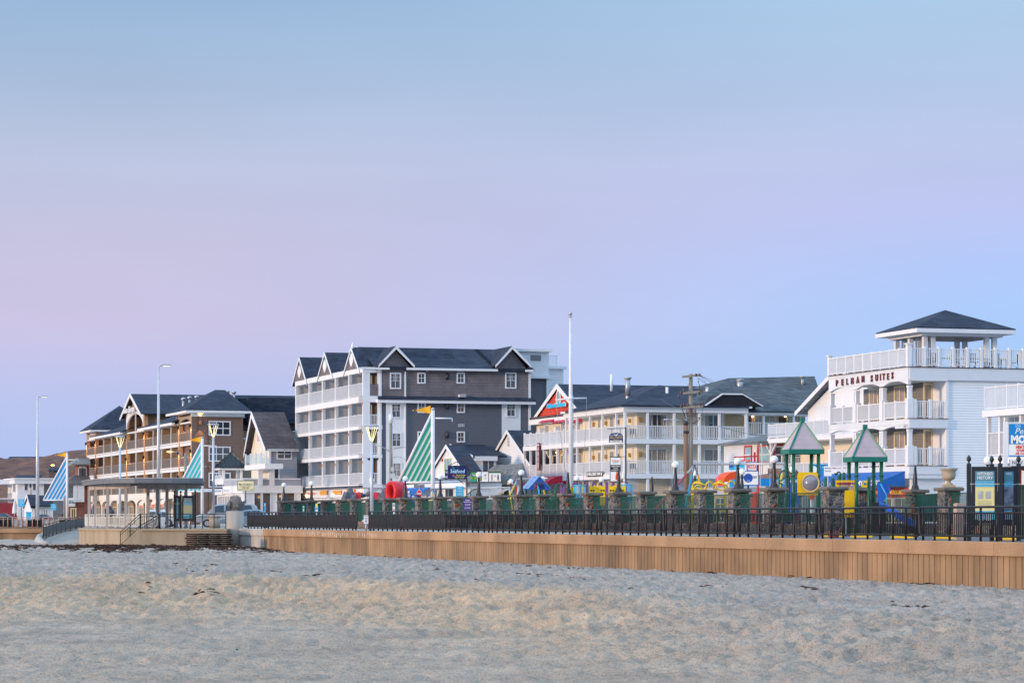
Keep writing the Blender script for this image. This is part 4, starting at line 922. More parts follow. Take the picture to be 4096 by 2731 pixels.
    m=MB(); m.box(xb,x2,yb,yb+1.6,zf-.3,zf); m.box(xb,x2,yb,yb+1.6,ze-.55,ze-.25); m.build('gallery_floor',white,t)
    pp=[2985,3051,3172,3240]
    for k,px in enumerate(pp):
        x=sx(px,yb); m=MB(); m.box(x,x+.2,yb,yb+.2,zf,ze-.5); m.build('post',white,t)
        if k<3: railing(t,Pl('S',yb),x+.2,sx(pp[k+1],yb),zf,1.15,d=-.1,m=white,pick=.155,pw=.055,posts=0)
    for a,b in ((3020,3046),(3060,3098),(3150,3170),(3178,3200)): window(t,Pl('S',yb+1.6),sx(a,yb+1.6),sx(b,yb+1.6),zf+.05,zf+2.1,2,1,cream,glass2,.1,.05,name='patio_door')
    for px in (3008,3139): bulb(t,(sx(px,yb+1.5),yb+1.35,B.z(1660,sx(px,yb),yb)),.13,300,col=(1,.42,.08))
    m=MB(); m.box(sx(2985,yb+1.5),sx(3005,yb+1.5),yb+1.4,yb+1.58,zf+.9,zf+1.9); m.box(sx(3117,yb+1.5),sx(3142,yb+1.5),yb+1.4,yb+1.58,zf+.9,zf+1.9); m.build('air_conditioner',mat('dark_unit',(.05,.04,.04),.5,.1,5),t)
    m=MB(); m.box(sx(2712,7),x2+.3,yb-.3,yb+.1,ze-.45,ze-.2); m.build('eave',white,t)
    zk=B.z(1512,sx(2914,9),9); xa,xe=sx(2740,1),x2+1.2; ka,ke=sx(2916,9),sx(3258,9)
    slabs(t,'hipped_roof',[[(sx(2960,.5),yb-.4,ze-.15),(xe,yb-.4,ze-.15),(ke,9,zk+.3),(ka,9,zk)],[(xe,yb-.4,ze-.15),(xe,16,ze),(ke,9,zk+.3)],
        [(xa,-.2,ze+.25),(sx(2960,.5),yb-.4,ze-.12),(ka,9,zk+.02)],[(xa,-.2,ze+.25),(ka,9,zk+.02),(sx(2700,8),12,ze+1.5)]],roofg2)
    m=MB(); xd0,xd1=sx(2890,-.3),sx(2972,-.3); zt=B.z(1578,xd0,0)
    m.poly([(xd0-1.6,-.2,ze+.18),(xd1+1.9,-.2,ze+.18),(xd1,-.2,zt),(xd0,-.2,zt)],(0,5,0)); o=m.build('broken_dormer',mat('torn_black_felt',(.015,.016,.02),.9,.4,2),t)
    m=MB(); m.bar((xd0-1.6,-.25,ze+.2),(xd0,-.25,zt+.05),.12); m.bar((xd0,-.25,zt+.05),(xd1,-.25,zt+.05),.12); m.bar((xd1,-.25,zt+.05),(xd1+1.9,-.25,ze+.2),.08); m.build('trim',white,o)
    for px,py in ((2960,1520),(3210,1506)): 
        x=sx(px,7); z=B.z(py,x,7); m=MB(); m.cyl(x,7,z-1.0,z,.14 if px>3000 else .3,n=10); m.lathe([(.2,-.08),(.38,-.06),(.36,.05),(.02,.1)],(x,7,z),12); m.build('roof_vent',steel,t)
roofg2=brickmat('worn_grey_shingles',(.06,.075,.085),(.115,.13,.14),(.03,.036,.045),.6,.16,.012)
inn()
def sands():
    B=Fr(2497,238); L0=B.fy(2256)
    C=Fr(0,1); C.o=(B.o[0]-L0*B.s,B.o[1]+L0*B.c)
    t=thing('motel','cream motel with red shingled gable, crimson awnings and white deck railings','building',C.loc(),C.th)
    Fp=Pl('F'); fy=C.fy; sx=C.sx
    L_=fy(2094); fl=[4.6,7.62]; dp=2.6
    m=MB(); m.box(dp,14,.05,fy(2146,dp),0,10.4); m.build('wall',sid_cream,t)
    m=MB(); m.box(.5,dp,.05,L_-.3,0,4.0); m.build('ground_storey',sid_cream,t)
    m=MB(); m.box(.3,dp,.06,L_-.2,3.2,4.2); m.build('fascia_wall',white,t)
    for z in fl:
        m=MB(); m.box(0,dp-.01,.05,L_,z-.40,z-.003); m.box(-.06,.06,.05,L_,z-.42,z); m.box(dp,6,fy(2146,dp),L_,z-.4,z); m.build('deck',white,t)
    cols=[2253,2228,2200,2173,2145,2120,2096]
    for k,px in enumerate(cols):
        y=fy(px)+.05; m=MB(); m.box(.03,.23,y,y+.2,4.6,7.2); m.build('post',white,t)
        m=MB(); m.box(.03,.18,y,y+.15,7.62,8.95); m.build('deck_post',white,t)
        if k<6:
            for z in fl: railing(t,Fp,y+.2,fy(cols[k+1])+.05,z,1.2,d=-.12,m=white2,pick=.13,pw=.05,posts=0)
    y0,y1=fy(2325,dp),fy(2146,dp)
    # gable
    G=Pl('F',dp); a,b=fy(2329,dp),fy(2144,dp); c=fy(2237,dp); zk=C.z(1540,dp,c); z0=10.62
    m=MB(); gable_mesh(m,G,a+.3,b-.3,z0,c,zk-.4,.05,.3); g=m.build('front_gable',brickmat('red_shakes',(.60,.065,.04),(.66,.09,.055),(.32,.03,.02),.35,.22,.02),t)
    m=MB()
    for e in (a-.3,b+.3): m.poly([(dp-.22,e,z0-.1),(dp-.22,c,zk+.1),(dp+21,c,zk+.1),(dp+21,e,z0-.1)],(0,0,-.12))
    m.build('gable_roof',roofd,g)
    m=MB()
    for e in (a-.3,b+.3): m.poly([(dp-.28,e,z0-.12),(dp-.28,c,zk+.13),(dp-.28,c,zk-.36),(dp-.28,e,z0-.5)],(.06,0,0))
    m.box(dp-.64,dp+.2,a-.2,b+.3,z0-.75,z0-.25); m.build('bargeboard',white,g)
    m=MB(); m.box(dp-.66,dp-.02,a,b,z0-.25,z0-.02); m.build('skirt_roof',roofb,g)
    m=MB(); zc=C.z(1600,dp,c-.1); pts=[(dp-.14,c+.7*math.cos(q)-.1,zc+1.15*max(0,math.sin(q))) for q in [math.pi*k/10 for k in range(11)]]+[(dp-.14,c-.8,zc-.35),(dp-.14,c+.6,zc-.35)]
    m.poly(pts,(.06,0,0)); w=m.build('arched_window',white,g)
    m=MB(); m.poly([(dp-.155,c-.1+(p[1]-c+.1)*.7,zc+(p[2]-zc)*.75) for p in pts],(.008,0,0)); m.build('pane',mat('sky_glass',(.25,.42,.46)),w)
    tt=text('Atlantic Sands',.62,mat('sign_blue_neon',(.03,.45,.75),.4,.02,3,emit=(.05,.5,.8),estr=.25),g,(dp-.4,c-.15,C.z(1621,dp,c)),-90,width=(b-a)*.40,depth=.04,bold=.01)
    text('Atlantic Sands',.62,signwhite,g,(dp-.35,c-.15,C.z(1621,dp,c)),-90,width=(b-a)*.42,depth=.02,bold=.02)
    # awnings and doors on the top deck
    for k,(pa,pb) in enumerate(((2153,2203),(2208,2258),(2262,2296),(2304,2322))):
        y1_,y0_=fy(pa,dp-1),fy(pb,dp-1)-.0; z=C.z(1660,dp,y0_); m=MB()
        z-=.28; m.poly([(dp-.05,y0_,z+.25),(dp-.05,y1_,z+.25),(dp-1.0,y1_,z-.32),(dp-1.0,y0_,z-.32)],(0,0,-.03))
        for e in (y0_,y1_-.02): m.poly([(dp-.05,e,z+.22),(dp-1.0,e,z-.38),(dp-.05,e,z-.38)],(0,.02,0))
        if k<3: m.build('awning',redc,t)
    for px in (2188,2252,2313): 
        y=fy(px,dp); window(t,G,y-.65,y+.5,7.67,9.7,2,1,white,glass2,.1,.05,name='door',curt=1)
        m=MB(); m.box(dp-.5,dp,y+.75,y+1.35,9.0,9.5); m.build('air_conditioner',white2,t)
    for px in (2165,2188,2220,2252,2300,2318): y=fy(px,dp); window(t,G,y-.5,y+.4,4.65,6.7,1,1,white,glass2 if px%4 else glass,.1,.05,name='door')
    for px in (2180,2245): bulb(t,(dp-.5,fy(px,dp),7.0),.07,14,col=(1,.55,.2))
    # street awning, vertical sign
    n=6; ya,yb=.3,L_+1.2; m=MB(); zt,zb=C.z(1903,0,2),C.z(1935,0,2)
    for i in range(n):
        q0,q1=math.pi/2*i/n,math.pi/2*(i+1)/n; f=lambda q:(.3-1.7*math.sin(q),zb+(zt-zb)*math.cos(q))
        (xa,za),(xb,zb_)=f(q0),f(q1); m.poly([(xa,ya,za),(xa,yb,za),(xb,yb,zb_),(xb,ya,zb_)],(.03,0,-.03))
    m.poly([(.3,ya,zb)]+[(.3-1.7*math.sin(math.pi/2*i/n),ya,zb+(zt-zb)*math.cos(math.pi/2*i/n)) for i in range(n+1)],(0,.03,0))
    m.box(-1.42,-1.38,ya,yb,zb-.35,zb+.02); aw=m.build('street_awning',redc,t)
    text('BEACHWEAR \u2022 ATLANTIC SANDS \u2022 JEWELRY',.34,mat('faded_pink',(.75,.45,.45),.6,.05,4),aw,(-1.43,(ya+yb)/2,zb-.17),-90,width=(yb-ya)*.85,depth=.005,bold=.01)
    m=MB(); 
    for k,(ya,yb) in enumerate(((.8,3.2),(4.5,6.5),(8,11))): m=MB(); m.box(.44,.5,ya,yb,0,2.6); m.build('shop_shutter',brickmat('tan_shutter',(.48,.36,.24),(.50,.38,.26),(.28,.2,.13),9,.12,.02),t)
    sg=MB(); y=fy(2163); zz0,zz1=C.z(1880,-.2,y),C.z(1771,-.2,y); sg.box(-.26,-.16,y-.42,y+.42,zz0,zz1); p=sg.build('vertical_sign',maroon,t)
    n=14; 
    for i,chh in enumerate('ATLANTIC SANDS'):
        if chh!=' ': text(chh,.42,signwhite,p,(-.27,y,zz1-.45-(zz1-zz0-.6)*(i+.5)/n),-90,depth=.01,bold=.025)
    text('HOTEL',.2,signwhite,p,(-.27,y,zz1-.2),-90,depth=.01,bold=.01)
sands()
# ================================================================ Pelham suites, its neighbour and the gabled house behind
def suites():
    B=Fr(3634,169); t=thing('hotel','white sided hotel with roof terrace pavilion and maroon PELHAM SUITES lettering','building',B.loc(),B.th)
    S=Pl('S'); Fp=Pl('F'); sx=B.sx; fy=B.fy; zS=lambda py,px: B.z(py,sx(px),0)
    L_=fy(3316); xb=sx(3786); x1=sx(4330); fl=[3.95,6.85,10.05]; dp=2.2
    m=MB(); m.box(xb,x1,0,9,0,9.25); m.box(dp,xb,1.9,9,0,9.2); m.build('wall',sid_white,t)
    m=MB(); m.box(dp-.05,dp,1.9,fy(3462,dp)+.2,fl[0],9.2); m.box(dp,xb-.02,1.84,1.9,fl[0],9.2); m.build('balcony_wall',siding('taupe_siding',(.21,.195,.18),.19,.05,.8,.03),t)
    # deck
    m=MB(); m.box(-.05,x1,-.05,9.5,9.22,10.02); m.box(-.06,dp+3,9.5,L_,9.85,10.02); m.box(.02,x1+.02,-.14,-.05,9.25,10.0); m.build('roof_deck',white2,t)
    m=MB(); m.box(-.12,x1,-.2,L_,10.021,10.06); m.box(-.12,xb+.05,-.2,-.0,6.86,6.89); m.box(-.12,xb,-.2,0,3.96,3.99); m.build('deck_edge',mat('dark_edge',(.10,.08,.09),.7,.2,5),t)
    # side balcony bands
    m=MB(); m.box(-.02,xb+.05,-.16,1.9,6.3,6.85); m.box(-.02,dp,1.9,L_,6.5,6.85); m.box(-.02,xb+.12,-.16,1.9,3.45,3.95); m.box(-.02,dp,1.9,L_,3.55,3.95); m.box(-.04,xb-.01,-.155,-.1,9.2-.0,9.3); m.build('floor_band',white2,t)
    # arched fascias on the front
    cs=[3634,3527,3420,3316]; ys=[fy(c) for c in cs]
    for z0,z1,rise in ((8.98,9.86,.26),(6.26,6.52,.18)):
        m=MB()
        for k in range(3):
            a,b=ys[k]+.16,ys[k+1]-.16; n=10; zt=z1; lo=z0 
            for i in range(n):
                u0,u1=i/n,(i+1)/n; f=lambda u: lo+rise*(1-(2*u-1)**2)
                m.poly([(-.02,a+(b-a)*u0,f(u0)),(-.02,a+(b-a)*u1,f(u1)),(-.02,a+(b-a)*u1,zt),(-.02,a+(b-a)*u0,zt)],(.2,0,0))
            m.box(-.02,.18,b,b+.32 if k<2 else L_,z0+.02,z1) 
        m.box(-.02,.18,0,ys[0]+.16,z0,z1)
        m.build('arched_fascia',white,t)
    for c in range(4):
        y=ys[c]; y0=min(max(y-.16,0),L_-.32)
        for z,zt in ((fl[0],6.22),(fl[1],8.92)):
            m=MB(); m.box(-.06,.34,y0-.03,y0+.35,z,z+1.28); m.box(.02,.28,y0+.04,y0+.28,z+1.28,zt); m.box(.0,.30,y0+.02,y0+.30,zt-.14,zt)
            if c in(1,2): m.box(.02,.28,y0+.36,y0+.60,z,zt)
            m.build('column',white,t)
        if c<3:
            for z in fl[:2]: railing(t,Fp,y0+.46,ys[c+1]-.26,z,1.12,d=-.12,m=white,pick=.15,pw=.05,posts=2,post=.13,ph=.08,cut=.12)
    for z in fl[:2]: railing(t,S,.46,xb-.05,z,1.12,d=-.05,m=white,pick=.16,pw=.055,posts=2,post=.17,ph=.10,cut=.12)
    m=MB(); m.box(xb-.06,xb+.10,-.08,.05,3.9,9.25); m.box(xb-.055,xb+.0,-.02,1.9,3.9,9.2); m.build('corner_board',white,t)
    # terrace railings
    railing(t,Fp,.0,L_-.12,10.06,1.15,d=.02,m=white,pick=.13,pw=.05,posts=9,post=.10,ph=.06)
    railing(t,S,.1,x1-.3,10.06,1.15,d=.05,m=white,pick=.16,pw=.055,posts=12,post=.15,ph=.10,cut=.1)
    m=MB(); m.box(-.12,.16,-.12,.16,10.06,11.42); m.box(-.18,.22,-.18,.22,11.42,11.5); m.box(-.1,.14,L_-.2,L_+.04,10.06,11.35); m.box(-.16,.2,L_-.26,L_+.1,11.35,11.43); m.build('newel_post',white,t)
    # patio doors: side and front
    SP=Pl('S',1.84); FP=Pl('F',dp-.05); gold=mat('tan_frame',(.78,.64,.42),.5,.05,4); warm=mat('warm_glass',(.20,.18,.16),.15,.3,1.2,spec=.6,col2=(.45,.35,.26))
    for z in fl[:2]:
        window(t,SP,sx(3700,1.84),sx(3753,1.84),z+.05,z+2.2,2,1,gold,warm,.12,.08,name='patio_door')
        for a,b in ((3484,3514),(3584,3622)): window(t,FP,fy(b,dp),fy(a,dp),z+.05,z+2.2,2,1,gold,warm,.12,.08,name='patio_door')
    # lettering following the arches
    lt=[('P',3358,1533),('E',3380,1530),('L',3400,1527.5),('H',3420,1524.5),('A',3442,1520.5),('M',3463,1517),('S',3498,1515),('U',3518,1512),('I',3533,1509),('T',3546,1508),('E',3563,1507),('S',3581,1503)]
    for ch,px,py in lt:
        y=fy(px-6); text(ch,.56,maroon,t,(-.09,y,B.z(py,0,y)),-90,depth=.03,bold=.02,name='letter')
    # terrace pavilion
    PX,PY=B.sx(3672,2.5),2.5
    Wp=B.sx(4040,2.5)-PX; Lp=B.fy(3512,PX)-PY
    ez0,ez1=B.z(1340,PX,PY)+.12,B.z(1327,PX,PY)
    x0_,x1_,y0_,y1_=PX-.15,PX+Wp+.3,PY-.2,PY+Lp
    m=MB(); ax,ay=(x0_+x1_)/2,(y0_+y1_)/2; zk=B.z(1240,ax,ay); P=[(x0_,y0_,ez1+.30),(x1_,y0_,ez1+.30),(x1_,y1_,ez1+.30),(x0_,y1_,ez1+.30)]
    for i in range(4): m.poly([P[i],P[(i+1)%4],(ax,ay,zk)],(0,0,-.1))
    pr=m.build('pavilion_roof',roofd,t)
    m=MB(); e=.03; m.box(x0_-e,x1_+e,y0_-e,y1_+e,ez1-.03,ez1+.22); m.box(x0_+.6,x1_-.6,y0_+.6,y1_-.6,ez0-.12,ez1-.031); m.build('fascia',white,pr)
    m=MB(); m.box(x0_+.59,x1_-.59,y0_+.59,y1_-.59,ez0-.125,ez0-.121); m.build('ceiling',mat('grey_soffit',(.35,.35,.37)),pr)
    for x in (x0_+1.0,(x0_+x1_)/2-.0,x1_-1.0):
        for y in (y0_+1.0,(y0_+y1_)/2,y1_-1.0):
            if x==(x0_+x1_)/2 and y!=y1_-1.0 or (y==(y0_+y1_)/2 and x!=x0_+1): continue
            for q in (0,.55 if x<(x0_+x1_)/2 else -.55):
                m=MB(); m.box(x-.14+q,x+.14+q,y-.14,y+.14,10.06,ez0-.1); m.build('pavilion_column',white,t)
    # terrace furniture
    for k in range(6):
        x=2.6+k*1.35; y=1.6
        q=thing('terrace_chair',['first','second','third','fourth','fifth','sixth'][k]+' dark terrace chair from the corner post behind the roof railing','chair',(B.o[0]+x*B.c-y*B.s,B.o[1]+x*B.s+y*B.c,10.06),B.th+k,group='chairs on the roof terrace')
        m=MB(); m.box(-.25,.25,-.25,.25,.42,.46); m.build('seat',blackp,q)
        m=MB()
        for c in range(5): m.box(-.23+c*.11,-.20+c*.11,.22,.25,.46,.95)
        m.box(-.25,.25,.21,.26,.93,.98); m.build('backrest',blackp,q)
        for a_ in (-.22,.22):
            for b_ in (-.22,.22): m=MB(); m.box(a_-.02,a_+.02,b_-.02,b_+.02,0,.42); m.build('leg',blackp,q)
    q=thing('terrace_table','long white table behind the roof railing near the pavilion columns','table',(B.o[0]+5*B.c-2.6*B.s,B.o[1]+5*B.s+2.6*B.c,10.06),B.th); m=MB(); m.box(-2.5,3,-.4,.4,.7,.75); m.build('table_top',white2,q)
    for a_ in (-2.3,2.8):
        for b_ in (-.3,.3): m=MB(); m.box(a_-.04,a_+.04,b_-.04,b_+.04,0,.7); m.build('leg',white2,q)
    # street floor
    m=MB(); m.box(.3,xb,.2,L_-.1,0,3.5); m.box(-.05,xb+.1,-.1,L_+.02,3.2,3.55); m.build('ground_storey',white2,t)
    zt,zb=B.z(1885,-.2,2),B.z(1920,-1.4,2); ya,yb=.4,L_+3.5
    m=MB(); m.poly([(-.06,ya,zt),(-.06,yb,zt),(-1.5,yb,zb+.0),(-1.5,ya,zb)],(0,0,-.03)); m.poly([(-.06,ya,zt-.04),(-1.5,ya,zb-.04),(-1.5,ya,zb-.35),(-.06,ya,zb-.35)],(0,.03,0)); m.box(-1.53,-1.48,ya,yb,zb-.36,zb-.0); aw=m.build('awning',bluec,t)
    text('COTTON BLVD   OCEAN BLVD   YUMMY YOGURT',.42,signwhite,aw,(-1.55,(ya+yb)/2-.3,zb-.18),-90,width=(yb-ya)*.93,depth=.005,bold=.01)
    m=MB(); m.box(.10,.28,.6,5.2,2.05,2.62); sg=m.build('shop_sign',signred,t)
    text('YUMMY  YOGURT',.42,signyel,sg,(.09,2.9,2.33),-90,width=4,depth=.01,bold=.01)
    for k in range(4): y=.7+k*2.3; window(t,Pl('F',.3),y,y+1.8,.1,1.95,2,1,white,glass2,.1,.07,name='shop_window')
    m=MB(); m.cyl(sx(4080),-.05,9.0,9.02,.08); 
    for px,py,w in ((4019,1497,.05),(4072,1501,.14)): x=sx(px); z=zS(py,px); m.box(x-w,x+w,-.1,0.01,z-w,z+w)
    m.build('outlet',white,t)
suites()
def gabled_house():
    B=Fr(3330,215); t=thing('house','white gabled house with overhanging eave standing behind the lettered hotel','building',B.loc(),B.th)
    # gable faces the sea; eave at the left, ridge hidden by the hotel
    x=0.0; Fp=Pl('F',0); fy=B.fy; a,b=fy(3560),fy(3232); ze=B.z(1640,0,b); c=fy(3385); zk=B.z(1462,0,c)
    m=MB(); m.box(0,10,a,b,0,ze); gable_mesh(m,Fp,a,b,ze,c,zk-.4,.0,10); m.build('wall',sid_white,t)
    m=MB()
    for e,z in ((b+1.0,ze-.15),(a-1,ze-.15)): m.poly([(-.7,e,z),(-.7,c,zk),(10,c,zk),(10,e,z)],(0,0,-.16))
    r=m.build('gable_roof',roofg,t)
    m=MB()
    for e,z in ((b+1.0,ze-.15),(a-1,ze-.15)): m.poly([(-.74,e,z+.03),(-.74,c,zk+.03),(-.74,c,zk-.35),(-.74,e,z-.3)],(.04,0,0))
    m.build('bargeboard',white,r)
    window(t,Fp,fy(3318),fy(3288),B.z(1688,0,b),B.z(1634,0,b),2,1,white,white2,.08,.05,name='shutter')
    zd=B.z(1752,0,b); m=MB(); m.box(-2.2,0,a,b+3.2,zd-.35,zd); m.build('deck',white,t)
    railing(t,Pl('F',-2.1),a,b+3.1,zd,1.15,m=white2,pick=.13,pw=.05)
    railing(t,Pl('S',a-0),-2.1,0,zd,1.15,m=white2)
    for y in (a+1,b-1.6,b+2.8):
        m=MB(); m.box(-2.1,-1.9,y-.1,y+.1,zd-3,zd-.35); m.bar((-2,y,zd-1.3),(-2,y+1,zd-.4),.12); m.bar((-2,y,zd-1.3),(-2,y-1,zd-.4),.12); m.build('brace_post',white,t)
    m=MB(); m.box(-.05,10,a+.1,b+1.4,0,zd-.36); m.build('lower_storey',sid_ivory,t)
    m=MB(); z2=B.z(1905,-2,b); m.box(-2.3,-.06,a,b+1.2,z2-.3,z2); m.build('lower_deck',white2,t); railing(t,Pl('F',-2.2),a,b+1.1,z2,1.0,m=white2,pick=.14,pw=.05)
gabled_house()
def red_trim_house():
    B=Fr(3042,222); t=thing('house','small white house with red window trim, bay windows and grey shingle roof','building',B.loc(),B.th)
    sx=B.sx; fy=B.fy; S=Pl('S'); Fp=Pl('F'); zt=B.z(1772,0,0); x1=sx(3222)
    m=MB(); y1=fy(2998); m.poly([(1.2,0,0),(x1,0,0),(x1,8,0),(0,8,0),(0,y1,0),(0,1.3,0)],(0,0,zt)); w_=m.build('wall',siding('pale_siding',(.66,.67,.68),.17,.04,.7,.03),t)
    m=MB(); m.box(-.25,x1+.2,-.25,8.2,zt,zt+.14); m.build('eave',white,t)
    zk=B.z(1722,4,3)-.5; 
    slabs(t,'roof',[[(-.4,-.4,zt+.16),(x1+.3,-.4,zt+.16),(x1+.3,4,zk+.5),(4,4,zk+.5)],[(-.4,-.4,zt+.16),(4,4,zk+.5),(4,5,zk+.5),(-.4,8.4,zt+.16)],[(-.4,8.4,zt+.16),(4,5,zk+.5),(x1+.3,5,zk+.5),(x1+.3,8.4,zt+.16)]],roofg)
    m=MB(); m.box(1.2,x1,-.08,-.02,zt-.22,zt-.02); m.box(1.2,x1,-.07,-.01,zt-1.72,zt-1.62); 
    for px in (3088,3212): m.box(sx(px),sx(px)+.25,-.075,-.015,zt-1.6,zt-.2)
    m.build('trim',redp,t)
    for a,b in ((3101,3150),(3166,3200)): window(t,S,sx(a),sx(b),zt-1.5,zt-.32,1,2,white,glassb,.12,.12)
    # angled bay panes on the corner and the front
    ang=math.atan2(1.3,1.2)
    for c_,d_ in (((1.2,0),(0,1.3)),((0,1.5),(0,3.6))):
        v=Vector((d_[0]-c_[0],d_[1]-c_[1],0)); L_=v.length; v.normalize(); nrm=Vector((-v.y,v.x,0)) 
        if nrm.x>0: nrm=-nrm
        m=MB(); A=Vector((c_[0],c_[1],0))+nrm*.03; 
        for s0,s1,z0,z1 in ((.26,.40,zt-1.62,zt-.12),(L_-.40,L_-.26,zt-1.62,zt-.12),(.401,L_-.401,zt-.26,zt-.12),(.401,L_-.401,zt-1.62,zt-1.5)): m.bar(A+v*s0+Vector((0,0,(z0+z1)/2)),A+v*s1+Vector((0,0,(z0+z1)/2)),.1,z1-z0)
        w=m.build('window_trim',redp,t)
        m=MB(); m.bar(A+v*.40+Vector((0,0,zt-.88)),A+v*(L_-.40)+Vector((0,0,zt-.88)),.04,1.23); m.build('pane',mat('sky_glass',(.25,.42,.46)),w)
        m=MB(); m.bar(A+nrm*.05+v*.40+Vector((0,0,zt-.9)),A+nrm*.05+v*(L_-.40)+Vector((0,0,zt-.9)),.06,.07); m.build('sash',white,w)
    m=MB(); g=[(-.1,-.3,zt),(-.05,-.28,zt-.2),(.1,-.12,zt-.5),(.12,-.1,0)]; m.tube(g,.06,6); m.build('downspout',white,t)
    railing(t,Pl('S',-2.0),sx(3128,-2),sx(3222,-2)+2,B.z(1875,3,-2),1.0,m=white2,pick=.14,pw=.05)
red_trim_house()
def motel_right():
    B=Fr(4420,129); t=thing('motel','white two-storey motel with railed galleries next to its tall blue sign','building',B.loc(),B.th)
    fy=B.fy; Fp=Pl('F'); L_=fy(3944)
    z2=B.z(1643,0,L_); z1=B.z(1828,0,L_)
    m=MB(); m.box(1.5,9,.2,L_-.4,0,z2-.3); m.build('wall',siding('bluegrey_siding',(.52,.54,.58),.16,.05,.75,.03),t)
    m=MB(); m.box(-.2,9,-.2,L_+.05,z2-.32,z2); m.box(0,1.5,0,L_,z1-.35,z1); m.build('floor_band',white,t)
    railing(t,Fp,0,L_,z2,1.2,d=.05,m=white2,pick=.13,pw=.05,posts=10,post=.08)
    railing(t,Pl('S',0),0,8,z2,1.2,d=.05,m=white2)
    ys=[L_-.2,fy(3998),fy(4082),fy(4170),fy(4280),0]
    for y in ys: m=MB(); m.box(.02,.2,y,y+.18,z1,z2-.33); m.build('post',white,t)
    for a,b in zip(ys[1:],ys): railing(t,Fp,a+.18,b,z1,1.25,d=-.1,m=white2,pick=.13,pw=.05,posts=0)
    for px in (4060,4160): y=fy(px,1.5); window(t,Pl('F',1.5),y,y+1,z1+.05,z1+2.1,1,1,white,glass2,.1,.05,name='door')
    m=MB(); m.box(.8,1.5,.2,L_-.3,0,z1-.36); m.build('ground_storey',white2,t)
motel_right()
# ================================================================ gabled shops by the seafood sign, far white block and brick corner
def gable_front(name,label,px0,px1,pyk,pye0,pye1,Y,pk,depth,wallm,roofm,ground=True,ov=.2):
    B=Fr(px1,Y); t=thing(name,label,'building',B.loc(),B.th); fy=B.fy
    a,b=0,fy(px0); c=fy(pk); zk=B.z(pyk,0,c); za=B.z(pye1,0,a); zb=B.z(pye0,0,b)
    m=MB(); m.poly([(0,a,0),(0,b,0),(0,b,zb),(0,c,zk-.15),(0,a,za)],(depth,0,0)); m.build('wall',wallm,t)
    m=MB(); sl0=(zk-za)/(c-a); sl1=(zk-zb)/(b-c)
    m.poly([(-ov,a-.4,za-.4*sl0+.12),(-ov,c,zk+.1),(depth,c,zk+.1),(depth,a-.4,za-.4*sl0+.12)],(0,0,-.12))
    m.poly([(-ov,b+.4,zb-.4*sl1+.12),(-ov,c,zk+.1),(depth,c,zk+.1),(depth,b+.4,zb-.4*sl1+.12)],(0,0,-.12)); r=m.build('gable_roof',roofm,t)
    m=MB()
    for e,z in ((a-.4,za-.4*sl0),(b+.4,zb-.4*sl1)): m.poly([(-ov-.05,e,z+.14),(-ov-.05,c,zk+.13),(-ov-.05,c,zk-.22),(-ov-.05,e,z-.12)],(.05,0,0))
    m.build('bargeboard',white,r)
    return t,B
